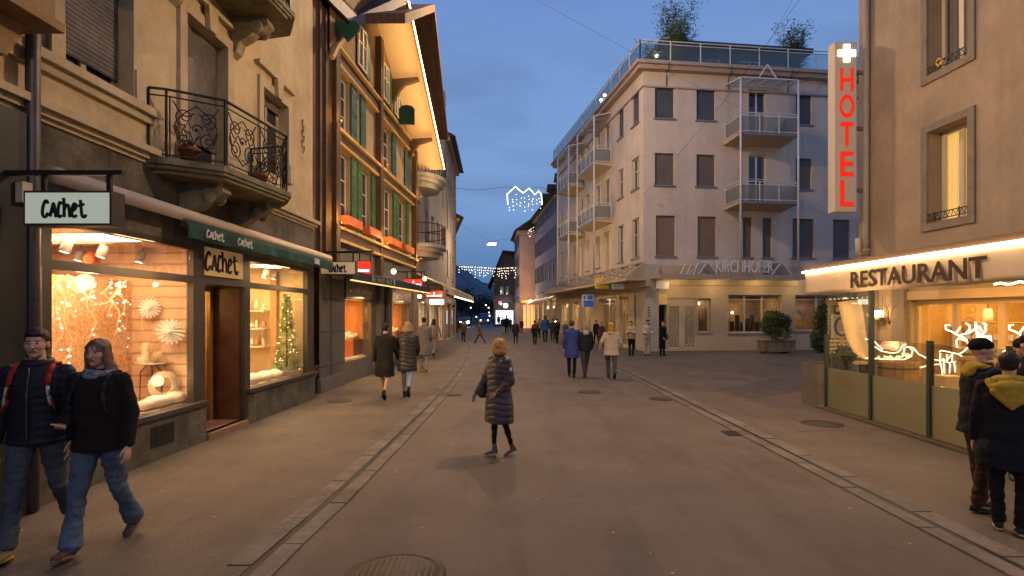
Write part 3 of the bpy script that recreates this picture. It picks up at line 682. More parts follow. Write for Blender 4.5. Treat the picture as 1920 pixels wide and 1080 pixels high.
fu = mb.make('fur_throw', M('white_fur', (.9, .82, .68), .95, bump=1.0, bs=25, var=.08, vs=12), label='white fluffy fur throw on the floor of the near shop window', cat='fur throw')
c = wp(150, 490, -1.3)
# spotlights under the shop ceiling
def spot_can(F, u, w, v, parent, tilt=.3, pw=0, col=WARM):
    q = Vector(F.P(u, w, v)); d = Vector((F.n[0]*-.25, -.2, -1)).normalized(); mb = MB()
    mb.tube([(q.x, q.y, v), q-Vector((0, 0, .07))], .015, 6); q2 = q-Vector((0, 0, .07))
    mb.lathe(q2, [(.02, -.02), (.055, -.0), (.058, .16), (.05, .16)], 14, axis=d); s = mb.make('spotlight', M('grey_lamp', (.22, .2, .18), .5), parent)
    MB().lathe(q2+d*.158, [(.045, 0), (.045, .004)], 12, axis=d).make('lamp_glass', EM('spot_glow', (1, .8, .55), 14), s)
    return s
for px in (130, 197, 243, 268, 296): spot_can(LB, u_(px, -.7), -.7 if px != 243 else -1.4, 2.95, lb)
light('AREA', 'shop_light', P((A0+A1)/2, -.45, 2.93), 190, (1, .64, .32), 2.2, sy=.7)
light('AREA', 'shop_light', P((A0+A1)/2, -1.6, 2.9), 50, (1, .62, .30), 2.2, sy=.7)
light('POINT', 'shop_light', P(A1-.35, -.25, 1.0), 9, (1, .7, .4), .08)
mb = MB(); mb.box(LB, A0-.1, A0+1.1, -1.9, -1.86, 2.5, 2.95).make('back_poster', M('poster_cream', (.8, .55, .35), .8, var=.1, vs=9), lb)
c0 = Vector(P(u_(172, -1.2), -1.2, 2.72)); MB().lathe(c0, [(.13, 0), (.13, .01)], 20, axis=(1, -.2, 0)).lathe(c0+Vector((.012, 0, 0)), [(.06, 0), (.06, .01)], 20, axis=(1, -.2, 0)).make('wall_print', M('coral_print', (.75, .2, .08), .7), lb)
# right window
room(lb, LB, B0-.1, B1+.12, 0, -1.7, VS-.02, 2.97, M('cream_display', (.78, .6, .33), .8, var=.06), m_wfloor, m_ceil)
MB().box(LB, B0, B1, -.03, -.022, VS, VB0).box(LB, B0, B1, -.03, -.022, VB1, VT).make('shop_window', m_shopglass, lb)
for px in (500, 517, 543): spot_can(LB, u_(px, -.5), -.5, 2.95, lb)
light('AREA', 'shop_light', P((B0+B1)/2, -.5, 2.93), 250, (1, .66, .30), 1.8, sy=.7)
light('POINT', 'shop_light', P(B0+.6, -.5, 1.7), 70, (1, .8, .5), .1)
mb = MB(); mb.box(LB, B1-.05, B1+.1, -.80, -.66, VS, 2.95).make('display_post', M('brown_post', (.42, .22, .09), .7), lb)
sh = root('display_shelf', P(B1-.1, -1.1, VS), 'cream shelves of small vases at the left of the far shop window', 'shelf')
for v in (1.22, 1.62, 2.02): MB().box(LB, B1-.3, B1+.1, -1.5, -.82, v, v+.03).make('board', M('shelf_cream', (.8, .68, .5), .5), sh)
rn = random.Random(21); k = 0
for v in (1.251, 1.651, 2.051):
    for i in range(4):
        q = Vector(P(B1-.12-.06*(i % 2), -.92-i*.13, v)); r = rn.uniform(.04, .07); h = rn.uniform(.12, .27)
        o = MB().lathe(q, [(r*.6, 0), (r, h*.3), (r*.8, h*.6), (r*.3, h*.8), (r*.4, h)], 12).make('vase', M('vase_%d' % (k % 3), ((.75, .6, .4), (.55, .2, .12), (.8, .75, .65))[k % 3], .4), origin=q)
        tag(o, 'small %s vase %s' % (('tan', 'dark red', 'white')[k % 3], 'on the lowest shelf of the far shop window' if v < 1.3 else 'on the middle shelf of the far shop window' if v < 1.7 else 'on the top shelf of the far shop window'), 'vase', 'small vases in the far shop window'); k += 1
# slim christmas tree
def xmas_tree(base, h, r, label):
    o = root('christmas_tree', base, label, 'christmas tree'); rn = random.Random(4); mb = MB(); mb2 = MB(); b0 = Vector(base)
    MB().tube([b0, b0+Vector((0, 0, h*.95))], .025, 6, r2=.008).make('trunk', M('bark', (.09, .05, .03), .9, var=.3), o)
    for i in range(3600):
        t = rn.random()**1.1; rr = r*(1-t*.78)*(1+.22*math.sin(t*32))*(.55+.5*rn.random()); a = rn.random()*6.283
        p = b0+Vector((rr*math.cos(a), rr*math.sin(a), .1+t*(h-.12))); d = Vector((math.cos(a+rn.uniform(-1, 1)), math.sin(a+rn.uniform(-1, 1)), rn.uniform(-.6, .7)))*.045
        e = Vector((-d.y, d.x, rn.uniform(-.02, .02))).normalized()*.016; mb.add([p-e, p+d, p+e], [(0, 1, 2)])
    mb.make('crown', M('fir_green', (.07, .17, .03), .7, var=.5, vs=12, col2=(.22, .34, .07)), o, recalc=False)
    for i in range(38):
        t = rn.random(); rr = r*(1-t*.78)*1.02; a = rn.random()*6.283; mb2.ball(b0+Vector((rr*math.cos(a), rr*math.sin(a), .1+t*(h-.12))), .011, 6, 4)
    mb2.make('bulb', EM('tree_bulb', (1, .8, .4), 7), o)
    return o
q = Vector(P(u_(538, -.3), -.3, VS)); xmas_tree(q, 1.78, .26, 'slim green christmas tree with tiny lights in the far shop window')
mb = MB()
for i in range(9): mb.ball(P(B0+.1+i*.26, -.3-.1*(i % 2), VS+.05), (.16, .2, .11), 12, 8)
mb.make('artificial_snow', M('white_fur', (0, 0, 0)), label='white artificial snow on the floor of the far shop window', cat='snow', kind='stuff')
q = Vector(P(u_(520, -.35), -.35, VS+.08)); mb = MB(); rn = random.Random(8)
for i in range(40):
    a = rn.random()*6.28; l_ = rn.uniform(.15, .33); d = Vector((math.cos(a)*.9, math.sin(a)*.9, rn.uniform(.5, 1.6))).normalized(); s_ = d.cross(Vector((0, 0, 1))).normalized()*.02
    mb.add([q, q+d*l_*.5-s_, q+d*l_+Vector((0, 0, -.03)), q+d*l_*.5+s_], [(0, 1, 2, 3)])
mb.make('pale_plant', M('pale_leaf', (.3, .42, .16), .6, var=.4, vs=8), label='pale green leafy plant at the foot of the slim christmas tree', cat='plant', recalc=False)
# door recess
MB().quad(P(D1, .0, .1), P(D1, -.56, .1), P(D1, -.56, VB0), P(D1, .0, VB0)).quad(P(D0, .0, .1), P(D0, -.56, .1), P(D0, -.56, VB0), P(D0, .0, VB0)).quad(P(D0, 0, VB0), P(D1, 0, VB0), P(D1, -.56, VB0), P(D0, -.56, VB0)).make('door_recess', M('brown_reveal', (.10, .045, .02), .45, var=.35, vs=3), lb, recalc=False)
dr = MB().box(LB, D0, D0+.07, -.6, -.54, .1, VB0).box(LB, D1-.09, D1, -.6, -.54, .1, VB0).box(LB, D0+.07, D1-.09, -.6, -.54, VB0-.08, VB0).make('door', M('brass_door', (.32, .19, .05), .45, var=.2, metal=.3), lb)
MB().box(LB, D0+.07, D1-.09, -.585, -.58, .1, VB0-.08).make('pane', m_shopglass, dr)
room(lb, LB, D0-.1, D1+.1, -.62, -2.0, .1, 2.5, M('shop_back', (.6, .33, .12), .8, var=.4, vs=6), m_wfloor, m_ceil)
light('POINT', 'shop_light', P((D0+D1)/2, -1.2, 2.2), 40, (1, .6, .25), .1)
rn = random.Random(17)
for i, (v, h, cc) in enumerate(((.75, .28, (.7, .35, .3)), (1.1, .2, (.55, .04, .03)), (1.4, .2, (.75, .6, .4)), (1.68, .22, (.25, .3, .1)), (1.95, .22, (.5, .12, .06)))):
    MB().box(LB, D0+.1, D1-.4, -.575, -.571, v, v+h).make('poster', M('poster_%d' % i, cc, .6, var=.6, vs=14), dr)
# flower pots on the balcony
for (x, y, r, lb_) in ((-4.45, 7.5, .13, 'terracotta flower pot at the left end of the lower iron balcony'), (-4.15, 8.9, .14, 'terracotta flower pot near the right end of the lower iron balcony')):
    o = root('flower_pot', (x, y, 4.02), lb_, 'flower pot'); 
    MB().lathe((x, y, 4.021), [(r*.7, 0), (r*.95, .17), (r*1.1, .17), (r*1.1, .22), (r*.95, .22), (r*.9, .18)], 16).make('pot', M('terracotta', (.22, .07, .035), .8, var=.2), o)
    mb = MB(); rn = random.Random(int(y*10))
    for i in range(34):
        a = rn.random()*6.28; d = Vector((math.cos(a), math.sin(a), rn.uniform(.6, 2.5))).normalized()*rn.uniform(.12, .42); mb.tube([Vector((x, y, 4.2)), Vector((x, y, 4.2))+d*.6, Vector((x, y, 4.2))+d+Vector((0, 0, -.03))], .005, 4)
    mb.make('dry_stems', M('dry_stem', (.09, .075, .05), .9, var=.4), o)
# ================================================================== timber chalet
P = CB.P; uc = CB.u
ch = root('chalet', P(3, 0, 0), 'brown timber chalet with green shutters, orange flower boxes and a lit gable soffit', 'chalet')
m_timb = M('dark_timber', (.075, .042, .022), .75, var=.3, vs=2.5, bump=.4, bs=30)
m_tan = M('tan_plaster', (.30, .225, .13), .8, var=.15, vs=1.5, bump=.3, bs=60)
m_gilt = M('ochre_edge', (.42, .26, .09), .7, var=.15, vs=3)
m_green = M('green_shutter', (.045, .125, .045), .6, var=.25, vs=4, stripe=(2, .35, .006, .35))
m_teal = M('teal_shutter', (.03, .085, .075), .6, var=.25, vs=4, stripe=(2, .35, .006, .35))
m_soff = M('cream_soffit', (.62, .46, .27), .75, var=.06, vs=1.5)
c0, c1 = -.62, uc(775); U0 = uc(624)
# window columns, from the photograph's pixels, per floor
def cw(px, w=.62): a = uc(px); return (a, a+w)
rowA = [cw(636), cw(678), cw(718), cw(748)]; rowA = [(uc(634), uc(656)), (uc(676), uc(694)), (uc(718), uc(735)), (uc(746), uc(760))]
rowB = [(uc(636), uc(655)), (uc(716), uc(733))]
VA0, VA1, VB_0, VB_1, VC0, VC1 = 4.38, 6.45, 7.05, 8.6, 9.45, 10.7
hol = [(a, b, VA0, VA1) for a, b in rowA]+[(a, b, VB_0, VB_1) for a, b in rowB]
mid = (c0+c1)/2
topl = lambda u: 12.4-abs(u-(3.6))*.36
MB().wall(CB, c0, c1, 4.0, 9.2, hol, .16).make('upper_wall', m_tan, ch)
# gable field
mb = MB(); mb.add([P(c0, 0, 9.2), P(c1, 0, 9.2), P(c1, 0, topl(c1)-.3), P(3.6, 0, topl(3.6)-.3), P(c0, 0, topl(c0)-.3)], [(0, 1, 2, 3, 4)])
mb.make('gable_wall', M('gable_boards', (.24, .14, .06), .8, var=.2, vs=2, stripe=(1, .16, .01, .4)), ch, recalc=False)
mb = MB(); shell(mb, CB, c0, c1, 9, 0, 9.2, roof=False); mb.make('side_wall', m_timb, ch)
# dark boarded strip at the near corner, posts and beams
mb = MB(); mb.box(CB, c0, U0-.32, .0, .10, 3.3, 9.6)
mb.box(CB, U0-.30, U0-.02, .0, .22, 3.2, 9.9)
mb.make('post', m_timb, ch)
for px in (706, 773): a = uc(px); MB().box(CB, a-.14, a+.14, .0, .2, 3.2, 11.2 if px < 720 else 9.0).make('post', m_timb, ch)
for px in (590, 601): a = uc(px); MB().box(CB, a-.05, a+.05, .101, .16, 3.3, 9.6).make('post', m_timb, ch)
mb = MB()
for v0, v1, w in ((3.98, 4.22, .16), (6.62, 6.86, .1), (8.72, 9.05, .1)): mb.box(CB, U0, c1, .0, w, v0, v1)
mb.make('beam', m_timb, ch)
mb = MB()
for v0, v1, w in ((4.221, 4.30, .26), (6.861, 6.95, .2), (9.051, 9.13, .2), (3.9, 3.979, .2), (6.54, 6.619, .14), (8.64, 8.719, .14)): mb.box(CB, U0, c1, .0, w, v0, v1)
mb.make('moulding', m_gilt, ch)
def shutters(a, b, v0, v1, m, sw, near=True, far=True):
    for s, e, yes in ((a-sw-.02, a-.02, near), (b+.02, b+sw+.02, far)):
        if yes:
            mb = MB(); mb.box(CB, s, e, .02, .06, v0, v1)
            for q in (v0+.25, (v0+v1)/2, v1-.25): mb.box(CB, s+.03, e-.03, .061, .075, q-.03, q+.03)
            mb.make('shutter', m, ch)
for i, (a, b) in enumerate(rowA):
    window(ch, CB, a, b, VA0, VA1, .14, 1, (.33, .66), .045)
    shutters(a, b, VA0-.04, VA1+.05, m_green, .42 if i in (0,) else .36, True, True)
    mb = MB(); mb.prism(CB, [(a-.1, VA0+.02), (b+.1, VA0+.02), (b+.14, VA0+.26), (a-.14, VA0+.26)], .08, .34); mb.make('flower_box', M('orange_box', (.52, .12, .04), .6, var=.12), ch)
for i, (a, b) in enumerate(rowB):
    window(ch, CB, a, b, VB_0, VB_1, .14, 1, (.33, .66), .045); shutters(a, b, VB_0-.04, VB_1+.03, m_teal, .5, i == 0, True)
a, b = uc(677), uc(694); 
MB().box(CB, a-.15, a+.3, .02, .06, VB_0-.04, VB_1+.03).make('shutter', m_teal, ch); MB().box(CB, uc(757), uc(768), .02, .06, VB_0-.04, VB_1+.03).make('shutter', m_teal, ch)
for px0, px1 in ((668, 684), (716, 726), (738, 746)):
    a, b = uc(px0), uc(px1); MB().box(CB, a-.02, b+.02, .005, .03, VC0-.02, VC1+.02).make('window_backing', m_dark, ch)
    window(ch, CB, a, b, VC0, VC1, -.06, 1, (.4,), .05, w=0)
    MB().box(CB, b+.03, b+.35, .02, .06, VC0-.05, VC1).make('shutter', m_green, ch)
# heart and arch shutters hung on the gable
def emblem(px, py, w, pts, label):
    u, v = uc(px, w), CB.v(px, py, w); X_, Y_, _z = P(u, w, 0); mb = MB(); mb.prism(Fac(0, Y_, 1, .12, (0, -1)), [(X_+a*.62, v+b*.8) for a, b in pts], -.03, .03)
    mb.make('carved_shutter', M('deep_green', (.012, .05, .02), .6, var=.2), ch)
hrt = [(.42*1.1*math.sin(t)**3, .33*(13*math.cos(t)-5*math.cos(2*t)-2*math.cos(3*t)-math.cos(4*t))/13) for t in [2*math.pi*k/28 for k in range(28)]]
emblem(661, 75, .5, hrt, ''); emblem(766, 225, .6, [(-.45, -.4), (.45, -.4), (.45, .3), (.3, .42), (0, .47), (-.3, .42), (-.45, .3)], '')
# gable roof with lit soffit: right slope
EW = 1.12
def roofpt(u, w, v): return P(u, w, v)
ru, rv, eu, ev = uc(762, EW), CB.v(762, 4, EW), uc(830, EW), CB.v(830, 318, EW)
lu, lv = uc(668, .3), CB.v(668, 47, .3)
mb = MB()
mb.quad(P(ru, EW, rv), P(eu, EW, ev), P(eu, -9, ev), P(ru, -9, rv))
so = mb.make('soffit', m_soff, ch, recalc=False)
mb = MB(); mb.add([P(ru, EW, rv+.03), P(eu, EW, ev+.03), P(eu, -9, ev+.03), P(ru, -9, rv+.03), P(ru, EW, rv+.28), P(eu, EW, ev+.28), P(eu, -9, ev+.28), P(ru, -9, rv+.28)],
   [(0, 1, 2, 3), (4, 5, 6, 7), (0, 1, 5, 4), (1, 2, 6, 5), (2, 3, 7, 6), (3, 0, 4, 7)])
mb.add([P(ru, EW, rv+.03), P(lu, .35, lv), P(lu, -9, lv), P(ru, -9, rv+.03), P(ru, EW, rv+.28), P(lu, .35, lv+.3), P(lu, -9, lv+.3), P(ru, -9, rv+.28)],
   [(0, 1, 2, 3), (4, 5, 6, 7), (0, 1, 5, 4), (1, 2, 6, 5), (2, 3, 7, 6), (3, 0, 4, 7)])
mb.add([P(lu, .35, lv), P(c0-.1, .3, 9.75), P(c0-.1, -9, 9.75), P(lu, -9, lv), P(lu, .35, lv+.3), P(c0-.1, .3, 10.05), P(c0-.1, -9, 10.05), P(lu, -9, lv+.3)],
   [(0, 1, 2, 3), (4, 5, 6, 7), (0, 1, 5, 4), (1, 2, 6, 5), (2, 3, 7, 6), (3, 0, 4, 7)])
mb.make('roof', m_roof, ch)
MB().bar(P(ru, EW+.02, rv+.12), P(lu, .38, lv+.12), .05, .26).bar(P(lu, .38, lv+.0), P(c0, .34, 9.72), .05, .34).make('fascia', M('slate_fascia', (.09, .10, .13), .6, var=.2), ch)
MB().bar(P(ru, EW+.04, rv-.02), P(eu, EW+.04, ev-.02), .05, .1).make('verge_board', m_gilt, ch)
MB().tube([P(ru, EW+.075, rv+.02), P(eu, EW+.075, ev+.02)], .03, 6).make('light_strip', EM('strip_glow', (1, .72, .38), 9), ch)
for t in (.27, .75):
    q = Vector(P(ru+(eu-ru)*t, EW-.1, rv+(ev-rv)*t-.75)); lo = light('AREA', 'strip_light', q, 42, (1, .62, .27), 4.6, sy=.25)
    X_ = (Vector(P(eu, EW, ev))-Vector(P(ru, EW, rv))).normalized(); Z_ = -(Vector((-1, 0, .75))); Z_ = (Z_-X_*Z_.dot(X_)).normalized(); Y_ = Z_.cross(X_); lo.matrix_world = Matrix.Translation(q)@Matrix((X_, Y_, Z_)).transposed().to_4x4()
# curved decorated arch on the near side
mb = MB(); ar = []
for k in range(15):
    t = k/14; ar.append((uc(622+(757-622)*t, .25), CB.v(622+(757-622)*t, 108-96*math.sin(t*1.5)**.6+5*math.sin(t*14), .25)))
for i in range(14): mb.bar(P(ar[i][0], .25, ar[i][1]), P(ar[i+1][0], .25, ar[i+1][1]), .1, .12)
mb.make('arch_trim', m_gilt, ch)
mb = MB(); vs = []
for (u, v) in ar: vs.append(P(u, .2, v)); 
top = [P(u, .2, max(v, topl(u))+.2) for u, v in ar]; k = len(vs)
mb.add(vs+top, [(i, i+1, k+i+1, k+i) for i in range(k-1)]); mb.make('arch_board', M('olive_boards', (.13, .075, .02), .75, var=.25, vs=3), ch, recalc=False)
for px, py, py2 in ((742, 150, 185), (772, 262, 300), (735, 55, 85)):
    u = uc(px-8, 0); v = CB.v(px-8, py, 0); pr = [(0, v), (1.0, v+.05), (1.02, v-.06), (.75, v-.14), (.5, v-.2), (.32, v-.4), (.12, v-.75), (0, v-.85)]
    n = len(pr); vs = [P(u-.09, w, q) for w, q in pr]+[P(u+.09, w, q) for w, q in pr]
    MB().add(vs, [tuple(range(n)), tuple(range(2*n-1, n-1, -1))]+[(i, (i+1) % n, n+(i+1) % n, n+i) for i in range(n)]).make('bracket', m_timb, ch)
# up-lighters on the posts (lit ochre streaks in the photograph)
for px in (616, 708, 774):
    a = uc(px); 
    for v in (4.35, 7.0):
        q = P(a, .32, v); MB().lathe(q, [(.03, -.06), (.05, 0), (.04, .01)], 8).make('uplighter', M('brass', (.5, .35, .1), .35, metal=.8), ch)
        light('POINT', 'facade_light', P(a, .50, v+.12), 42 if v < 5 else 16, AMBER, .05)
for px in (645, 684, 727, 757): light('POINT', 'facade_light', P(uc(px), 1.0, 4.2), 22, (1, .72, .32), .08); light('POINT', 'facade_light', P(uc(px), .8, 7.0), 11, (1, .72, .32), .08)  # fill lights without fittings, added to brighten the shutters and wall
# ground floor: stone with two lit shop windows
W1 = (uc(647), uc(697), .55, 2.42); W2 = (uc(733), uc(767), .6, 2.42)
m_limestone = M('limestone_blocks', (.155, .14, .12), .8, var=.2, vs=1.3, bump=.5, bs=50)
MB().wall(CB, c0+.75, c1, 0, 3.98, [W1, W2], .3).make('stone_wall', m_limestone, ch)
mb = MB()
for v in (.62, 1.5, 2.35): mb.box(CB, .0, W1[0]-.05, .0, .012, v, v+.012)
for u in (.85,): mb.box(CB, u, u+.012, .0, .013, .0, 3.0)
mb.make('stone_joint', M('dark_joint', (.05, .045, .04), .9), ch)
MB().box(CB, -.01, uc(640), -.0, .10, 0, .35).make('plinth', m_limestone, ch)
for a in (uc(706), uc(722)): MB().box(CB, a-.05, a+.35, .0, .16, 0, 3.0).make('pillar', m_limestone, ch)
for k, (a, b, v0, v1) in enumerate((W1, W2)):
    mb = MB(); mb.box(CB, a-.05, b+.05, .0, .05, v1+.001, 3.0); mb.make('fascia_panel', M('dark_panel', (.03, .026, .022), .4, var=.2), ch)
    mb = MB(); 
    for i in range(4): q = a+(b-a)*(.1+.25*i); mb.box(CB, q, q+.14+.05*(i % 2), .051, .058, v1+.2, v1+.23)
    mb.make('fascia_lettering', MATS['white_paint'], ch)
    mb = MB(); 
    for x0, x1, y0, y1 in ((a, a+.05, v0, v1), (b-.05, b, v0, v1), (a+.05, b-.05, v0, v0+.05), (a+.05, b-.05, v1-.05, v1)): mb.box(CB, x0, x1, -.08, -.02, y0, y1)
    fr = mb.make('shop_window', M('gold_frame', (.22, .17, .06), .4, metal=.4), ch)
    MB().box(CB, a+.05, b-.05, -.055, -.05, v0+.05, v1-.05).make('pane', m_shopglass, fr)
    room(ch, CB, a-.1, b+.1, -.3, -1.6, v0, v1+.1, M('orange_shop', (.72, .30, .08), .8, var=.12, vs=3), m_wfloor, m_ceil)
    light('AREA', 'shop_light', P((a+b)/2, -.75, v1+.06), 150, (1, .62, .24), b-a, sy=.6)
    mb = MB(); d = MB(); rn = random.Random(k)
    mb.box(CB, b-.75, b+.05, -1.0, -.35, v0, v0+.62); mb.box(CB, b-.1, b+.05, -1.5, -1.1, v0, v0+1.3)
    for i in range(9): q = P(b-.15-i*.3*(b-a)/2.6, -.2-rn.random()*.12, v0+.04); d.ball(q, (.15, .16, .09), 10, 6)
    for i in range(5): q = P(b-.62+.14*i, -.45-.12*(i % 3), v0+.68+.05*(i % 2)); d.ball(q, (.11, .13, .09+.05*(i % 3)), 10, 6)
    s_ = root('shop_display', P(b-.5, -.8, v0), ('orange display box heaped with white goods in the near chalet shop window', 'orange display box heaped with white goods in the far chalet shop window')[k], 'display')
    mb.make('display_box', M('orange_card', (.6, .2, .05), .7), s_); d.make('white_goods', MATS['white_fur'], s_)
MB().box(CB, uc(712), uc(721), .01, .05, .0, 2.9).make('dark_door', m_dark, ch)
light('SPOT', 'pavement_light', P(uc(665), .75, 2.8), 110, (1, .78, .25), .05, spot=75)
# dark awning over the shop windows with yellow lit underside
aw2 = root('awning', P(2, .4, 2.95), 'dark blue awning over the chalet shop windows with white lettering and a glowing yellow edge', 'awning')
a, b = uc(628, .3), uc(792, .6); mb = MB()
def slab(mb, pts, t): 
    n = len(pts); mb.add([tuple(p) for p in pts]+[(p[0], p[1], p[2]+t) for p in pts], [tuple(range(n)), tuple(range(2*n-1, n-1, -1))]+[(i, (i+1) % n, n+(i+1) % n, n+i) for i in range(n)]); return mb
slab(mb, [P(a, .1, 3.0), P(b, .1, 3.05), P(b, .95, 2.85), P(a, .75, 2.85)], .22); mb.make('canopy', M('navy_canvas', (.03, .04, .06), .7, var=.3, vs=4), aw2)
mb = MB(); mb.bar(P(a, .72, 2.83), P(b, .92, 2.83), .06, .03); mb.make('lit_edge', EM('yellow_edge', (1, .68, .1), 1.1), aw2)
Fq = Fac(P(a, .76, 0)[0], P(a, .76, 0)[1], P(b, .96, 0)[0]-P(a, .76, 0)[0], P(b, .96, 0)[1]-P(a, .76, 0)[1], (1, 0))
mb = marks_mb(Fq, Fq.u(702), Fq.u(735), 2.89, 3.03, .003, 12, 4); mb.make('lettering', M('grey_paint', (.35, .35, .36), .7), aw2)
for q_ in (698, 738): MB().box(Fq, Fq.u(q_), Fq.u(q_+2), .002, .012, 2.88, 3.05).make('divider', MATS['grey_paint'], aw2)
# signs
Y = 13.3; x = lambda px, Y: (px-CX)/FPX*Y; z = lambda py, Y: CAMZ+(HY-py)/FPX*Y
s = hang_sign('hanging_sign', 'beige hanging sign with black brush lettering beside the stone pillar', x(600, Y), x(667, Y), Y, z(515, Y), z(490, Y), .2, M('sign_face_beige', (.6, .48, .32), .5, emit=(.8, .55, .3), es=.22), None, -4.8, z(474, Y))
FY = Fac(0, Y, 1, 0, (0, -1)); mb = MB(); brush(mb, FY, x(617, Y), x(650, Y), z(511, Y), z(495, Y), .014, .016); mb.make('lettering', MATS['black_letter'], s)
m_redlit = M('red_lit', (.6, .02, .015), .4, emit=(1, .035, .02), es=1.15)
def red_sign(px0, px1, py0, py1, Y, label, cross=True, line=(0.1, .9)):
    s = hang_sign('hanging_sign', label, x(px0, Y), x(px1, Y), Y, z(py1, Y), z(py0, Y), .18, m_redlit, None, x(px0, Y)-.5, z(py0, Y)+.25)
    s['group'] = 'red lit hanging signs'
    F = Fac(0, Y, 1, 0, (0, -1)); h = z(py0, Y)-z(py1, Y); w_ = x(px1, Y)-x(px0, Y); a = x(px0, Y); zz = z(py1, Y); mb = MB()
    mb.box(F, a+w_*line[0], a+w_*line[1], .008, .014, zz+h*.18, zz+h*.34)
    if cross: c = a+w_*.5; mb.box(F, c-h*.13, c+h*.13, .008, .014, zz+h*.55, zz+h*.66).box(F, c-h*.05, c+h*.05, .0141, .018, zz+h*.45, zz+h*.76)
    mb.make('lettering', EM('white_lit', (1, .9, .8), 2.5), s); return s
red_sign(669, 696, 489, 514, 15.2, 'square red lit sign with white writing behind the beige hanging sign', False, (.03, .85))
red_sign(757, 793, 523, 537, 20.6, 'wide red lit sign with white writing hanging at the end of the dark awning')
red_sign(797, 831, 545, 558, 24.5, 'small red lit sign with a white bar hanging below the cream awning')
o = root('lit_sign', (x(818, 27), 27, z(571, 27)), 'white glowing rounded sign below the small red sign', 'sign'); 
MB().b(x(805, 27), x(832, 27), 27, 27.12, z(571, 27), z(561, 27)).make('lamp_box', EM('white_sign', (1, .93, .75), 3.2), o, bevel=.08)
MB().b(x(818, 27)-.02, x(818, 27)+.02, 27.03, 27.07, z(560.5, 27), z(552, 27)).make('hanger', m_black, o)
# ================================================================== further buildings on the left
m_grey = M('grey_plaster', (.24, .235, .22), .85, var=.14, vs=.7, bump=.4, bs=60)
G1 = Fac(*P(c1, 0, 0)[:2], .012, 1, (1, 0)); P = G1.P
g1 = root('grey_building', P(3, 0, 0), 'grey building with rounded balconies just past the chalet', 'building')
hs = []
for j in range(3):
    for i in range(5): hs.append((1.0+i*1.9, 1.9+i*1.9, 5.2+j*3.1, 7.1+j*3.1))
MB().wall(G1, .05, 10.4, 3.2, 14.2, hs, .2).make('wall', m_grey, g1); mb = MB(); shell(mb, G1, .05, 10.4, 9, 0, 14.2); mb.make('side_wall', m_grey, g1)
for h in hs: window(g1, G1, *h, .18, 1, (.4,), .06, fm=M('brown_frame', (.1, .08, .06), .6))
for j in range(3):
    mb = MB(); v = 4.95+j*3.1
    n = 12; pts = [(1.6+1.5*math.cos(math.pi*k/n), 1.15*math.sin(math.pi*k/n)) for k in range(n+1)]
    for s_, v0, v1 in ((1.0, v, v+.15), (.9, v-.18, v-.001), (.72, v-.4, v-.181)):
        mb.add([P(1.9+(a-1.6)*s_, b*s_, v0) for a, b in pts]+[P(1.9+(a-1.6)*s_, b*s_, v1) for a, b in pts], [tuple(range(n+1)), tuple(range(2*n+1, n, -1))]+[(i, (i+1) % (n+1), n+1+(i+1) % (n+1), n+1+i) for i in range(n+1)])
    b = mb.make('balcony', m_grey, g1); mb = MB()
    for k in range(25):
        a = math.pi*k/24; q = (1.9+1.45*math.cos(a), 1.1*math.sin(a)); mb.bar(P(*q, v+.15), P(*q, v+1.05), .02)
    for hh in (.6, 1.05): mb.tube([P(1.9+1.45*math.cos(math.pi*k/24), 1.1*math.sin(math.pi*k/24), v+hh) for k in range(25)], .022, 5)
    mb.make('railing', m_black, b)
# overhanging gable roof of that building (seen past the chalet roof)
EW2 = 1.25; t0, b0 = (G1.u(815, EW2), G1.v(815, 22, EW2)), (G1.u(840, EW2), G1.v(840, 262, EW2))
mb = MB(); mb.add([P(t0[0], EW2, t0[1]), P(b0[0], EW2, b0[1]), P(b0[0], -8, b0[1]), P(t0[0], -8, t0[1]), P(t0[0], EW2, t0[1]+.3), P(b0[0], EW2, b0[1]+.3), P(b0[0], -8, b0[1]+.3), P(t0[0], -8, t0[1]+.3)],
   [(0, 1, 2, 3), (4, 5, 6, 7), (0, 1, 5, 4), (1, 2, 6, 5), (2, 3, 7, 6), (3, 0, 4, 7)])
mb.add([P(t0[0], EW2, t0[1]), P(t0[0]-5.5, EW2, t0[1]-3.4), P(t0[0]-5.5, -8, t0[1]-3.4), P(t0[0], -8, t0[1]), P(t0[0], EW2, t0[1]+.3), P(t0[0]-5.5, EW2, t0[1]-3.1), P(t0[0]-5.5, -8, t0[1]-3.1), P(t0[0], -8, t0[1]+.3)],
   [(0, 1, 2, 3), (4, 5, 6, 7), (0, 1, 5, 4), (1, 2, 6, 5), (2, 3, 7, 6), (3, 0, 4, 7)])
mb.make('roof', M('brown_boards', (.10, .055, .035), .8, var=.25, vs=3, stripe=(0, .2, .01, .3)), g1)
mb = MB(); mb.add([P(.05, -.01, 14.2), P(10.4, -.01, 14.2), P(t0[0], -.01, t0[1])], [(0, 1, 2)]); mb.make('gable_wall', m_grey, g1, recalc=False)
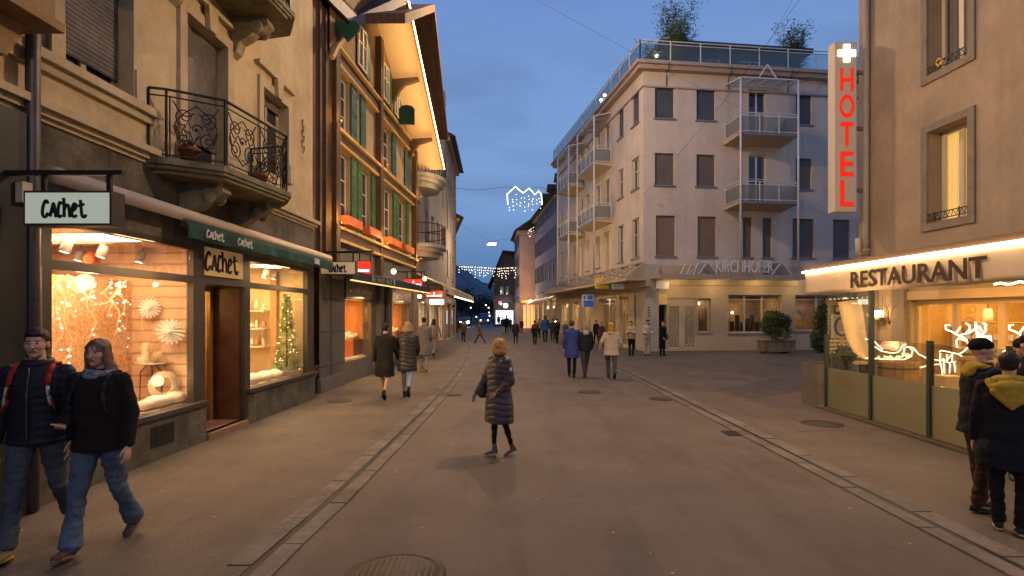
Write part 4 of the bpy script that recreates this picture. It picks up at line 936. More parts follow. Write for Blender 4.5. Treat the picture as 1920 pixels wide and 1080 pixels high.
# ground floor shop with cream awning
mb = MB(); mb.wall(G1, .05, 10.4, 0, 3.2, [(1.2, 3.4, .1, 2.5), (4.2, 6.6, .5, 2.5), (7.3, 9.7, .5, 2.5)], .25); mb.make('shopfront', M('pale_shopfront', (.34, .26, .18), .7, var=.12), g1)
for a, b, v0 in ((1.2, 3.4, .1), (4.2, 6.6, .5), (7.3, 9.7, .5)):
    room(g1, G1, a-.05, b+.05, -.25, -1.6, v0, 2.6, M('white_shop', (.7, .6, .45), .8), m_wfloor, m_ceil); f = MB().box(G1, a, a+.06, -.2, -.14, v0, 2.5).box(G1, b-.06, b, -.2, -.14, v0, 2.5).make('shop_window', m_wframe, g1)
    MB().box(G1, a+.06, b-.06, -.18, -.175, v0, 2.5).make('pane', m_shopglass, f)
    light('AREA', 'shop_light', P((a+b)/2, -.7, 2.55), 80, (1, .78, .5), 1.6, sy=.6)
aw3 = root('awning', P(3, .6, 3.2), 'large cream awning lit with small bulbs beyond the chalet', 'awning')
mb = MB(); slab(mb, [P(-.2, .05, 3.75), P(9.5, .05, 3.75), P(9.5, 1.75, 3.0), P(-.2, 1.75, 3.0)], .05); mb.make('canopy', M('cream_canvas', (.52, .42, .28), .8, var=.06), aw3)
mb = MB(); mb.box(G1, -.2, 9.5, 1.76, 1.79, 2.75, 3.03); mb.make('valance', MATS['cream_canvas'], aw3)
mb = MB()
for i in range(26): mb.ball(P(-.1+i*.37, 1.8, 2.72), .028, 6, 4)
mb.make('bulb', EM('awning_bulb', (1, .75, .4), 8), aw3)
for u in (1.0, 4.5, 8): light('POINT', 'awning_light', P(u, 1.0, 2.85), 10, WARM, .1)
for px, py, Y_, lb_ in ((738, 509, 17.5, 'round white wall lamp above the dark awning'), (796, 523, 22.9, 'small round lamp at the far end of the dark awning'), (787, 556, 22.0, 'small globe lamp on the wall past the second chalet window')):
    q = Vector((x(px, Y_), Y_, z(py, Y_))); o = root('wall_lamp', q, lb_, 'lamp', 'small round lamps on the left shopfronts'); MB().ball(q, .08, 10, 6).make('globe', EM('lamp_globe', (1, .78, .5), 12), o)
    MB().bar(q+Vector((0, 0, .09)), q+Vector((-.0, .0, .35)), .03).make('stem', m_black, o); light('POINT', 'wall_lamp_light', q+Vector((.15, -.12, 0)), 7, WARM, .06)
def plain_building(name, label, F, L_, H, floors, v0, fh, cols, wm, fm, cat='building', dep=9, gf=None, gl=(1, .7, .4), glp=0, roofm=None, ov=.5, rh=2.2, shut=None, win=(.9, 1.7), glass=None):
    P = F.P; o = root(name, P(L_/2, 0, 0), label, cat); hs = []
    for j in range(floors):
        for i in range(cols): c = L_*(i+.5)/cols; hs.append((c-win[0]/2, c+win[0]/2, v0+1.0+j*fh, v0+1.0+j*fh+win[1]))
    MB().wall(F, 0, L_, v0, H, hs, .18).make('wall', wm, o); mb = MB(); shell(mb, F, 0, L_, dep, 0, H); mb.make('side_wall', wm, o)
    for h in hs:
        window(o, F, *h, .16, 1, (.35,), .06, fm=fm, sill=.06)
        if shut:
            for s, e in ((h[0]-.5, h[0]-.03), (h[1]+.03, h[1]+.5)): MB().box(F, s, e, .01, .05, h[2], h[3]).make('shutter', shut, o)
    MB().box(F, -.1, L_+.1, 0, .25, H-.25, H).make('cornice', wm, o); MB().box(F, 0, L_, 0, .12, v0-.15, v0+.1).make('string_course', wm, o)
    if roofm:
        MB().add([P(-.2, ov, H+.003), P(L_+.2, ov, H+.003), P(L_+.2, -dep, H+.003), P(-.2, -dep, H+.003), P(-.2, ov-.2, H+.15), P(L_+.2, ov-.2, H+.15), P(L_+.1, -dep/2, H+rh), P(-.1, -dep/2, H+rh)],
                 [(0, 1, 2, 3), (0, 1, 5, 4), (4, 5, 6, 7), (2, 3, 7, 6), (0, 4, 7, 3), (1, 2, 6, 5)]).make('roof', roofm, o)
    n = max(2, int(L_/3)); gh = [(L_*i/n+.3, L_*(i+1)/n-.3, .35, v0-.7) for i in range(n)]
    MB().wall(F, 0, L_, 0, v0, gh, .2).make('shopfront', gf or wm, o)
    for i, (a, b, c, d) in enumerate(gh):
        room(o, F, a-.03, b+.03, -.2, -1.3, c, d+.02, M('lit_shop_back', (.62, .42, .22), .8, var=.3, vs=2), m_wfloor, m_ceil)
        f = MB().box(F, a, a+.06, -.15, -.1, c, d).box(F, b-.06, b, -.15, -.1, c, d).box(F, a+.06, b-.06, -.15, -.1, d-.35, d-.3).make('shop_window', fm, o); MB().box(F, a+.06, b-.06, -.13, -.126, c, d-.35).make('pane', m_shopglass, f)
        if glp: light('AREA', 'shop_light', P((a+b)/2, -.6, d-.02), glp, gl, (b-a)*.8, sy=.5)
    return o
e_ = G1.P(10.5, 0, 0); G2 = Fac(e_[0], e_[1], -.03, 1, (1, 0))
plain_building('terraced_building', 'narrow pale grey building furthest along the left side of the street', G2, 8.5, 13.0, 3, 3.4, 3.1, 4, m_grey, MATS['brown_frame'], glp=30, roofm=m_roof, ov=.6)
e_ = G2.P(8.6, 0, 0); G3 = Fac(e_[0], e_[1], -.17, 1, (1, 0))
plain_building('terraced_building', 'low building hidden round the bend at the left end of the street', G3, 16, 9.5, 2, 3.4, 3.0, 6, m_tan, MATS['brown_frame'], glp=12, roofm=m_roof, ov=.6)
# ================================================================== pale corner building with the roof terrace
P = KF.P; uf = KF.u; vf_ = KF.v; us_ = KS.u; vs_ = KS.v
m_pink = M('pale_pink_plaster', (.57, .495, .415), .85, var=.07, vs=.5, bump=.35, bs=60, col2=(.63, .55, .47), streak=.16)
m_alu = M('white_alu', (.66, .65, .62), .45)
m_sill = M('zinc_sill', (.22, .23, .25), .5, metal=.3)
m_roll2 = M('grey_roller', (.16, .135, .125), .6, var=.12, vs=2, stripe=(2, .07, .01, .35)); m_roll3 = M('blue_roller', (.085, .10, .125), .55, var=.15, vs=2, stripe=(2, .085, .015, .55))
m_tglass = glassmat('terrace_glass', tint=(.80, .88, .88), refl=.7, haze=.12, hazecol=(.5, .58, .6))
m_lit = M('lit_curtain', (.8, .6, .3), .8, emit=(1, .55, .14), es=.75, var=.12, vs=2); m_warmwall = M('lit_shop_wall', (.55, .42, .22), .8, var=.1)
LF, LS = 21.5, us_(1044)
kb = root('corner_building', P(0, 0, 0), 'pale pink corner building with white balconies, a glazed roof terrace and shops below', 'building')
HT = vf_(1206, 130); VG = 4.6
rows = [(vf_(1246, 222), vf_(1246, 162)), (vf_(1246, 347), vf_(1246, 287)), (vf_(1246, 480), vf_(1246, 404))]
colsF = [(1228, 1264), (1306, 1341), (1492, 1522)]
hf = []; spec = []
for r in (0, 1):
    for k, (a, b) in enumerate(colsF): hf.append((uf(a), uf(b), *rows[r])); spec.append(('blind', m_roll3 if r == 0 else m_roll2, .98))
    hf.append((uf(1404), uf(1437), rows[r][0]-1.05, rows[r][1]+.1)); spec.append(('door', None, 0))
for k, (a, b) in enumerate([(1230, 1266), (1308, 1343), (1393, 1410), (1430, 1447), (1486, 1526), (1562, 1594)]): hf.append((uf(a), uf(b), *rows[2])); spec.append(('blind', m_roll2 if k > 1 else M('tan_roller', (.24, .17, .125), .6, var=.1, vs=2, stripe=(2, .06, .008, .3)), .985))
for r in (0, 1): hf.append((uf(1562), uf(1594), *rows[r])); spec.append(('blind', m_roll2, .98))
MB().wall(KF, 0, LF, VG, HT, hf, .2).make('front_wall', m_pink, kb)
for h, (kind, m, f) in zip(hf, spec):
    window(kb, KF, *h, .17, 1, (.45,), .06, blind=(m, f) if kind == 'blind' else None, sill=.08 if kind == 'blind' else None, sm=m_sill)
hs = []; sp_ = []
for px0, px1, lit in ((1185, 1198, 0), (1159, 1169, 0)):
    for r in range(3): hs.append((us_(px1), us_(px0), *rows[r])); sp_.append(('w', r))
colS = [(us_(1148)+.5, us_(1148)+1.5), (us_(1148)+2.4, us_(1148)+3.3), (us_(1098)-.9, us_(1098)-.1), (us_(1098)+.7, us_(1098)+1.6), (us_(1098)+2.2, us_(1098)+3.0), (LS-4.2, LS-3.4), (LS-2.2, LS-1.4)]
for i, (a, b) in enumerate(colS):
    for r in range(3): hs.append((a, b, rows[r][0]-(.9 if i in (0, 3) and r < 3 else 0), rows[r][1])); sp_.append(('c%d' % i, r))
MB().wall(KS, 0, LS, VG, HT, hs, .2).make('street_wall', m_pink, kb)
litset = {('c0', 2), ('c1', 2), ('c2', 2), ('c3', 2)}
for h, s in zip(hs, sp_):
    lit = s in litset
    window(kb, KS, *h, .16, 1, (.4,), .055, lit=m_lit if lit else None, sill=.08, sm=m_sill, blind=((m_roll3, .97) if s == ('w', 0) else None) if not lit else None)
# closed body behind
mb = MB(); mb.quad(P(LF, 0, 0), P(LF, -16, 0), P(LF, -16, HT), P(LF, 0, HT)); q0, q1, q2, q3 = KS.P(LS, 0, 0), P(LF, -16, 0), KS.P(LS, 0, HT), P(LF, -16, HT)
mb.quad(q0, q1, q3, q2); q4 = KS.P(LS, -10, 0); mb.quad(KS.P(LS, 0, 0), KS.P(LS, -10, 0), KS.P(LS, -10, HT), KS.P(LS, 0, HT)); mb.make('rear_wall', m_pink, kb)
mb = MB(); mb.add([P(-.1, .1, HT), P(LF, .1, HT), P(LF, -16, HT), KS.P(LS, -.5, HT), KS.P(LS, .1, HT)], [(0, 1, 2, 3, 4)]); mb.make('terrace_floor', m_concrete, kb, recalc=False)
# cornices (front and street side)
def corn(mb, v0, v1, w):
    c_ = Vector(KF.P(0, 0, 0)); nF, nS = Vector((*KF.n, 0)), Vector((*KS.n, 0)); off = (nF+nS)/(1+nF.dot(nS))*w
    A = c_+off; E1 = Vector(KF.P(LF, w, 0)); E2 = Vector(KS.P(LS, w, 0)); I1 = Vector(KF.P(LF, -.02, 0)); I2 = Vector(KS.P(LS, -.02, 0)); I0 = c_-off*.1
    for a, b, c, d in ((A, E1, I1, I0), (A, E2, I2, I0)):
        ps = [Vector((p.x, p.y, v0)) for p in (a, b, c, d)]+[Vector((p.x, p.y, v1)) for p in (a, b, c, d)]
        mb.add(ps, [(0, 1, 2, 3), (4, 5, 6, 7), (0, 1, 5, 4), (1, 2, 6, 5), (2, 3, 7, 6), (3, 0, 4, 7)])
mb = MB(); corn(mb, HT+.12, HT+.30, .55); corn(mb, HT-.10, HT+.119, .38); corn(mb, HT-.95, HT-.87, .09); mb.make('cornice', M('pink_cornice', (.40, .32, .27), .8, var=.08), kb)
mb = MB()
for px in (1247, 1363, 1475): mb.tube([P(uf(px), .56, HT+.2), P(uf(px), .42, HT-.15), P(uf(px)+.03, .1, HT-.3), P(uf(px)+.03, .06, HT-.95)], .025, 5)
mb.make('drip_pipe', m_black, kb)
# terrace railing in glass
def railing(parent, A, B, v0, h, n, name='railing', gm=None, top=True):
    A = Vector(A); B = Vector(B); A.z = B.z = 0; d = (B-A); ln = d.length; d.normalize(); mb = MB(); Z = lambda t, z: A+d*t+Vector((0, 0, z))
    for i in range(n+1): t = ln*i/n; mb.bar(Z(t, v0), Z(t, v0+h), .05)
    mb.bar(Z(0, v0+h), Z(ln, v0+h), .06, .04); mb.bar(Z(0, v0+h-.16), Z(ln, v0+h-.16), .035); mb.bar(Z(0, v0+.06), Z(ln, v0+.06), .035)
    r = mb.make(name, m_alu, parent); g = MB()
    for i in range(n): g.bar(Z(ln*i/n+.03, v0+.08+(h-.26)/2), Z(ln*(i+1)/n-.03, v0+.08+(h-.26)/2), .012, h-.28)
    g.make('glass_panel', gm or m_tglass, r); return r
c_ = Vector(KF.P(0, 0, 0)); nF, nS = Vector((*KF.n, 0)), Vector((*KS.n, 0)); off = (nF+nS)/(1+nF.dot(nS))*.3
railing(kb, c_+off, P(LF, .3, 0), HT+.31, 1.1, 13); railing(kb, c_+off, KS.P(LS, .3, 0), HT+.31, 1.1, 13)
# penthouse
PU0, PU1 = uf(1245, -3.2), uf(1500, -3.2); pv = vf_(1330, 78, -2.6)
mb = MB(); mb.wall(KF, PU0, PU1, HT, pv-.3, [(PU0+2.2+i*2.6, PU0+3.6+i*2.6, HT+.1, pv-.7) for i in range(3)], .15, w=-3.2); mb.quad(P(PU0, -3.2, HT), P(PU0, -9, HT), P(PU0, -9, pv-.3), P(PU0, -3.2, pv-.3)); mb.quad(P(PU1, -3.2, HT), P(PU1, -9, HT), P(PU1, -9, pv-.3), P(PU1, -3.2, pv-.3))
ph = mb.make('penthouse', M('slate_cladding', (.09, .11, .14), .6, var=.2), kb)
for i in range(3): window(kb, KF, PU0+2.2+i*2.6, PU0+3.6+i*2.6, HT+.1, pv-.7, .1, 1, (), .06, w=-3.2)
mb = MB(); mb.box(KF, PU0-.5, PU1+.4, -9, -2.5, pv-.29, pv-.05).box(KF, PU0-.3, PU1+.2, -9, -2.7, pv-.049, pv+.03); mb.make('penthouse_roof', M('green_zinc', (.055, .075, .075), .5, var=.2), kb)
q = P(uf(1231, -1.2), -1.2, vf_(1231, 105, -1.2)); o = root('terrace_lamp', q, 'small round lit lamp on the roof terrace behind the glass railing', 'lamp'); MB().ball(q, .09, 10, 6).make('globe', EM('lamp_globe', (1, .78, .5), 12), o)
MB().bar((q[0], q[1], HT), (q[0], q[1], q[2]-.09), .03).make('pole', m_black, o); light('POINT', 'terrace_light', q, 20, WARM, .12)
q = KS.P(us_(1132, .35), .35, vs_(1132, 186, .35)); o = root('light_ornament', q, 'small bunch of fairy lights tied to the roof terrace corner railing', 'light ornament'); mb = MB(); rn = random.Random(2)
for i in range(16): mb.ball((q[0]+rn.uniform(-.15, .15), q[1]+rn.uniform(-.9, .9), q[2]+rn.uniform(-.3, .35)), .05, 6, 4)
mb.make('bulb', EM('tiny_bulb', (1, .78, .5), 9), o)
# bamboo tubs on the terrace
def bamboo(base, h, spread, n, label, seed):
    o = root('bamboo_plant', base, label, 'bamboo', 'bamboo plants on the roof terrace'); rn = random.Random(seed); b0 = Vector(base); st = MB(); lf = MB()
    MB().b(b0.x-.6, b0.x+.6, b0.y-.3, b0.y+.3, b0.z, b0.z+.6).make('tub', m_sill, o)
    for i in range(n):
        a = rn.random()*6.28; lean = rn.random()*spread; hh = h*rn.uniform(.45, 1.0); pts = []
        for k in range(7): t = k/6; pts.append(b0+Vector((rn.uniform(-.02, .02)+math.cos(a)*lean*t*t+rn.uniform(-.03, .03), math.sin(a)*lean*t*t*.6, .6+hh*t)))
        st.tube(pts, .014, 4, r2=.005)
        for j in range(60):
            t = .22+.78*rn.random(); p = b0+Vector((math.cos(a)*lean*t*t, math.sin(a)*lean*t*t*.6, .6+hh*t)); b = rn.random()*6.28; L_ = rn.uniform(.18, .5)*(1.3-t*.7)
            d = Vector((math.cos(b), math.sin(b)*.8, rn.uniform(-.3, .75))).normalized()*L_; e = Vector((-d.y, d.x, 0)).normalized()*.028; p2 = p+d*rn.uniform(.2, 1.0)
            lf.add([p2, p2+d*.45+e, p2+d, p2+d*.45-e], [(0, 1, 2, 3)])
    st.make('stem', M('bamboo_stem', (.12, .13, .05), .6), o); lf.make('leaves', M('bamboo_leaf', (.075, .14, .05), .65, var=.4, vs=2.5, col2=(.11, .17, .07)), o, recalc=False)
bamboo(P(uf(1268, -1.4), -1.4, HT), 4.2, 1.6, 46, 'large bushy bamboo in a tub at the left of the roof terrace', 1)
bamboo(P(uf(1490, -1.2), -1.2, HT), 3.3, 1.2, 34, 'smaller bamboo in a tub at the right of the roof terrace', 5)
bamboo(P(uf(1222, -1.6), -1.6, HT), 1.9, 1.0, 8, 'sparse thin bamboo at the very corner of the roof terrace', 8)
m_bglass = glassmat('balcony_glass', tint=(.85, .87, .86), refl=.25, haze=.38, hazecol=(.50, .50, .47))
# balconies: slab, glass railing, slim posts, wire canopy
def kbalc(F, u0, u1, out, v, n, label=None):
    P = F.P; mb = MB(); mb.add([P(u0-.1, 0, v-.22), P(u1+.1, 0, v-.22), P(u1, out, v-.10), P(u0, out, v-.10), P(u0-.1, 0, v), P(u1+.1, 0, v), P(u1, out, v), P(u0, out, v)],
        [(0, 1, 2, 3), (4, 5, 6, 7), (0, 1, 5, 4), (1, 2, 6, 5), (2, 3, 7, 6), (3, 0, 4, 7)])
    b = mb.make('balcony', M('cream_slab', (.50, .40, .28), .75, var=.08), kb)
    MB().box(F, u0-.02, u1+.02, out+.001, out+.03, v-.10, v+.03).make('slab_edge', m_sill, b)
    railing(b, P(u0, out, 0), P(u1, out, 0), v+.03, 1.0, n, gm=m_bglass); railing(b, P(u0, .05, 0), P(u0, out, 0), v+.03, 1.0, 1, gm=m_bglass); railing(b, P(u1, .05, 0), P(u1, out, 0), v+.03, 1.0, 1, gm=m_bglass)
    return b
def kcanopy(F, u0, u1, out, v, vb):
    P = F.P; mb = MB(); 
    for u in (u0, u1): mb.tube([P(u, out+.04, vb), P(u, out+.04, v)], .055, 8); mb.bar(P(u, 0, v+.25), P(u, out+.04, v-.02), .05)
    mb.bar(P(u0, out+.04, v), P(u1, out+.04, v), .06); mb.bar(P(u0, .02, v+.25), P(u1, .02, v+.25), .05)
    n = 4
    for i in range(1, n): u = u0+(u1-u0)*i/n; mb.bar(P(u, 0, v+.25), P(u, out, v), .03)
    o = mb.make('canopy_frame', m_alu, kb); MB().add([P(u0, 0.02, v+.28), P(u1, .02, v+.28), P(u1, out, v+.03), P(u0, out, v+.03)], [(0, 1, 2, 3)]).make('canopy_glass', glassmat('canopy_glass', tint=(.75, .8, .82), refl=1.2, haze=.25, hazecol=(.5, .5, .5)), o)
ob = 1.55; ua, ub = uf(1388, ob), uf(1496, ob)
for py in (250, 378): kbalc(KF, ua, ub, ob, vf_(1440, py, ob), 3)
vc = vf_(1440, 148, ob); kcanopy(KF, ua, ub, ob, vc, 4.3)
mb = MB(); c = uf(1439, ob); mb.bar(P(c-.5, ob, vc), P(c, ob, vc+.75), .05).bar(P(c+.55, ob, vc), P(c, ob, vc+.75), .05); mb.make('canopy_peak', m_alu, kb)
o = root('balcony_chair', P(uf(1465, .8), .8, vf_(1440, 250, ob)), 'dark folded parasol and chair on the upper front balcony', 'chair'); c = Vector(P(uf(1462, .8), .8, vf_(1440, 250, ob)))
MB().b(c.x-.25, c.x+.25, c.y-.25, c.y+.25, c.z+.42, c.z+.47).make('seat', m_black, o); MB().b(c.x+.2, c.x+.26, c.y-.25, c.y+.25, c.z+.47, c.z+.95).make('backrest', m_black, o)
for a in (-.22, .22):
    for b in (-.22, .22): MB().b(c.x+a-.015, c.x+a+.015, c.y+b-.015, c.y+b+.015, c.z, c.z+.42).make('leg', m_black, o)
s0 = us_(1148); s1 = us_(1098)
for v in (vs_(1117, 303, 1.08), vs_(1117, 410, 1.08)): kbalc(KS, s0+.1, s0+3.9, 1.1, v, 4); kbalc(KS, s1+.1, s1+3.4, 1.2, v, 4)
kcanopy(KS, s0+.1, s0+3.9, 1.1, vs_(1117, 215, 1.08), 4.2); kcanopy(KS, s1+.1, s1+3.4, 1.2, vs_(1117, 215, 1.08)-.1, 4.2)
# ---- ground floor front
mfr = M('beige_render', (.50, .405, .275), .85, var=.1, vs=1)
gz = lambda py, px=1400: vf_(px, py)
doorw = (uf(1252), uf(1306), .12, gz(560)); win_a = (uf(1309), uf(1333), 1.0, gz(560)); win_b = (uf(1366), uf(1466), .95, gz(553)); win_c = (uf(1491), uf(1580), 1.05, gz(553)); dk = (uf(1233), uf(1250), .1, gz(572))
MB().wall(KF, uf(1232), LF, 0, VG, [doorw, win_a, win_b, win_c, dk], .35).make('ground_wall', mfr, kb)
mb = MB(); mb.box(KF, -.0, uf(1232)-.003, -1.2, .25, 0, VG+.02).box(KS, .0, 1.26, -1.2, -.02, 3.0, VG+.02); mb.make('corner_pillar', M('pale_pillar', (.42, .38, .32), .85, var=.1, vs=1.2), kb)
mb = MB()
for i, v in enumerate((2.3, 2.15, 2.0, 1.85, 1.6, 1.4)): mb.box(KF, uf(1217, .25)-.05, uf(1217, .25)+.04+.02*(i % 2), .251, .256, v, v+.08)
mb.box(KF, uf(1213, .25), uf(1222, .25), .251, .256, 1.05, 1.08); mb.make('pillar_lettering', M('dark_letter', (.1, .08, .07), .7), kb)
m_kint = M('dim_shop', (.20, .13, .05), .8, var=.5, vs=1.2); m_kfl = M('dim_floor', (.2, .14, .08), .7)
for (a, b, c, d), pw, m in ((doorw, 7, m_kint), (win_a, 14, m_kint), (win_b, 55, m_kint), (win_c, 40, m_kint)):
    room(kb, KF, a-.02, b+.02, -.35, -2.4, c, d+.02, m, m_kfl, m_warmwall)
    if pw: light('AREA', 'shop_light', P((a+b)/2, -1.2, d-.05), pw, (1, .68, .32), (b-a)*.7, sy=1.0)
MB().box(KF, dk[0], dk[1], -.5, -.36, dk[2], dk[3]).make('dark_doorway', m_dark, kb)
MB().box(KF, uf(1232), uf(1251), -.03, .03, gz(572)+.02, gz(552)).make('lit_panel', M('yellow_panel', (.7, .5, .2), .6, emit=(1, .6, .15), es=.08), kb)
def kwin(h, mull, tr=.12):
    window(kb, KF, *h, .25, mull, (tr,) if tr else (), .07, pane=m_shopglass, fm=M('cream_alu', (.55, .47, .33), .5), sill=.05, name='shop_window')
kwin(win_a, 0, None); kwin(win_b, 2); kwin(win_c, 1)
# lattice shutter
mb = MB(); a, b, c, d = doorw; n = 9; m_ = int(n*(d-c)/(b-a)*.9); dx = (b-a-.12)/n; dz = (d-c-.55)/m_
Z0 = c+.12
for s in (-1, 1):
    for k in range(-m_, n+1):
        pts = []
        x0, z0 = (k, 0) if s == 1 else (n-k, 0)
        t0 = max(0, -k); t1 = min(m_, n-k)
        if t1 > t0:
            f = lambda t: (k+t if s == 1 else n-(k+t), t)
            (xa, za), (xb, zb) = f(t0), f(t1); mb.bar(P(a+.06+xa*dx, -.1+.012*s, Z0+za*dz), P(a+.06+xb*dx, -.1+.012*s, Z0+zb*dz), .048, .03)
lt = mb.make('lattice_shutter', M('cream_lattice', (.62, .54, .40), .5), kb)
mb = MB(); 
for x0, x1, z0, z1 in ((a, a+.07, c, d), (b-.07, b, c, d), (a+.07, b-.07, c, c+.1), (a+.07, b-.07, d-.42, d)): mb.box(KF, x0, x1, -.14, -.05, z0, z1)
mm_ = (a+b)/2; mb.box(KF, mm_-.16, mm_+.16, -.09, -.02, c+.1, d-.42); mb.make('door_frame', MATS['cream_alu'], kb)
# items seen in the windows
for px, py, r, lb_ in ((1499, 583, .22, 'round pale plate hung in the right shop window'), (1530, 600, .16, 'small round plate low in the right shop window')):
    q = Vector(P(uf(px, -.8), -.8, vf_(px, py, -.8))); MB().lathe(q, [(.02, 0), (r, .02), (r, .04), (.02, .05)], 18, axis=(*KF.n, 0)).make('display_plate', M('cream_plate', (.6, .5, .35), .6), label=lb_, cat='plate')
mb = MB(); rn = random.Random(9)
for i in range(9): u = win_b[0]+.2+i*.3; mb.box(KF, u, u+.16, -1.3, -1.1, 1.0, 1.5+.5*rn.random())
o = mb.make('display_cabinet', M('dark_goods', (.03, .025, .02), .5), label='row of dark boxes and bottles along the wide shop window', cat='goods')
q = P(uf(1373, -.9), -.9, vf_(1373, 586, -.9)); MB().ball(q, .07, 8, 6).make('lamp_bulb', MATS['lamp_globe'], label='small bare lit bulb inside the wide shop window', cat='lamp')
MB().box(KF, win_a[0]+.1, win_a[1]-.1, -1.2, -1.1, 2.5, 2.66).make('tube_lamp', MATS['white_sign'], label='white lit tube lamp in the narrow shop window', cat='lamp')
# canopy ledge with pyramids and lettering; fabric fascia
cw_ = 1.3; v0 = vf_(1380, 522, cw_); a, b = uf(1233, cw_), uf(1524, cw_)
mb = MB(); mb.box(KF, a, b, -.0, cw_, v0, v0+.14).box(KF, a, b+.0, cw_+.001, cw_+.06, v0-.06, v0+.20); mb.make('canopy', M('cream_canopy', (.46, .37, .25), .6, var=.06), kb)
mb = MB(); [light('POINT', 'canopy_light', P(a+(b-a)*t_, .9, v0-.25), 22, (1, .68, .33), .1) for t_ in (.16, .42, .7, .98)] and None; mb.add([P(a, .0, v0-.01), P(b, 0, v0-.01), P(b, .16, v0-.01), P(a, .16, v0-.01), P(a, 0, v0-.3), P(b, 0, v0-.3), P(b, .12, v0-.3), P(a, .12, v0-.3)], [(0, 1, 2, 3), (4, 5, 6, 7), (0, 1, 5, 4), (1, 2, 6, 5), (2, 3, 7, 6), (3, 0, 4, 7)]); mb.make('canopy_soffit', mfr, kb)
mb = MB(); g = MB()
def pyr(px0, px1, pyt, px2=None):
    x0, x1 = uf(px0, cw_), uf(px1, cw_); zt = vf_((px0+px1)/2, pyt, cw_); vb = v0+.2; c = (x0+x1)/2
    for w in (cw_-.05, .1): mb.bar(P(x0, w, vb), P(c, w, zt), .05).bar(P(c, w, zt), P(x1, w, vb), .05)
    mb.bar(P(c, cw_-.05, zt), P(c, .1, zt), .05)
    g.quad(P(x0, cw_-.05, vb), P(c, cw_-.05, zt), P(c, .1, zt), P(x0, .1, vb)).quad(P(x1, cw_-.05, vb), P(c, cw_-.05, zt), P(c, .1, zt), P(x1, .1, vb))
for a_, b_ in ((1310, 1346), (1448, 1486)):
    mb = MB(); g = MB(); pyr(a_, b_, 490); mb.make('canopy_pyramid', m_alu, kb); g.make('pyramid_glass', MATS['canopy_glass'], kb)
mb = MB()
for px in (1277, 1289, 1301): mb.bar(P(uf(px, cw_), cw_-.05, v0+.2), P(uf(px+21, cw_), .5, vf_(px+21, 495, .5)), .05)
mb.bar(P(uf(1277, cw_), cw_-.05, v0+.2), P(uf(1325, cw_), cw_-.05, v0+.2), .05); mb.make('canopy_trellis', m_alu, kb)
text_mb('KIRCHHOFER', KF, uf(1342, .9), uf(1449, .9), vf_(1400, 511, .9), vf_(1400, 488, .9), .9, .06, .0).make('metal_lettering', M('steel_letter', (.80, .77, .72), .4), kb)
mb = MB()
for i in range(10): u = uf(1347, .9)+(uf(1445, .9)-uf(1347, .9))*i/9; mb.bar(P(u, .88, v0+.14), P(u, .88, vf_(1400, 508, .9)), .02)
mb.make('letter_stem', m_sill, kb)
# ---- ground floor street side
gw = [(us_(1178), us_(1160), .1, 3.0), (us_(1154), us_(1122), .7, 3.0), (us_(1108), us_(1092), .5, 2.9), (us_(1086), us_(1074), .2, 2.9), (us_(1066), us_(1053), .5, 2.9)]
gw = [(a, b, c, d) for a, b, c, d in gw]
MB().wall(KS, 1.25, LS, 0, VG, gw, .3).make('ground_wall', mfr, kb)
for k, (a, b, c, d) in enumerate(gw):
    room(kb, KS, a-.02, b+.02, -.3, -2.2, c, d+.02, M('warm_shop', (.5, .38, .2), .8, var=.45, vs=1.0), m_kfl, m_warmwall)
    f = window(kb, KS, a, b, c, d, .22, 1, (.15,), .07, pane=m_shopglass, fm=MATS['cream_alu'], name='shop_window'); light('AREA', 'shop_light', KS.P((a+b)/2, -1, d-.05), (24, 44, 44, 80, 100)[k], (1, .70, .38), (b-a)*.7, sy=.8)
mb = MB(); g = MB(); vb = vs_(1150, 530, 1.2); a, b = us_(1196, .6), LS
mb.box(KS, a, b, 0, 1.25, vb, vb+.13)
n = 17
for i in range(n+1):
    u = a+.4+(b-a-.4)*i/n; mb.bar(KS.P(u, .05, vb+1.05), KS.P(u, 1.15, vb+.14), .045)
mb.bar(KS.P(a+.4, .05, vb+1.05), KS.P(b, .05, vb+1.05), .05); g.quad(KS.P(a+.4, .05, vb+1.04), KS.P(b, .05, vb+1.04), KS.P(b, 1.15, vb+.13), KS.P(a+.4, 1.15, vb+.13))
mb.make('glass_canopy', MATS['cream_canopy'], kb); g.make('canopy_glass', MATS['canopy_glass'], kb)
MB().add([KS.P(a, .01, vb-.01), KS.P(b, .01, vb-.01), KS.P(b, .16, vb-.01), KS.P(a, .16, vb-.01), KS.P(a, .01, vb-.3), KS.P(b, .01, vb-.3), KS.P(b, .12, vb-.3), KS.P(a, .12, vb-.3)], [(0, 1, 2, 3), (4, 5, 6, 7), (0, 1, 5, 4), (1, 2, 6, 5), (2, 3, 7, 6), (3, 0, 4, 7)]).make('canopy_soffit', mfr, kb)
# projecting signs (facing the camera)
def flat_sign(name, label, px0, px1, py0, py1, Y, face, th=.12, yaw=0):
    F = Fac(x(px0, Y), Y, math.cos(yaw), math.sin(yaw), (0, -1)); w_ = x(px1, Y)-x(px0, Y); o = root(name, F.P(w_/2, 0, z(py1, Y)), label, 'sign'); MB().box(F, 0, w_, -th, 0, z(py1, Y), z(py0, Y)).make('panel', face, o); return o, F, w_, z(py1, Y), z(py0, Y)
o, F, w_, zb, zt = flat_sign('projecting_sign', 'yellow projecting sign with a white band beside the white sign', 1116, 1142, 521, 541, 33.0, M('yellow_sign', (.75, .45, .02), .5, emit=(1, .6, .02), es=.12))
MB().box(F, .0, w_, .002, .01, zb+(zt-zb)*.5, zb+(zt-zb)*.72).make('white_band', MATS['white_paint'], o); MB().bar(F.P(w_*.5, -.06, zt), F.P(w_*.5, -.06, zt+.25), .04).make('hanger', m_alu, o)
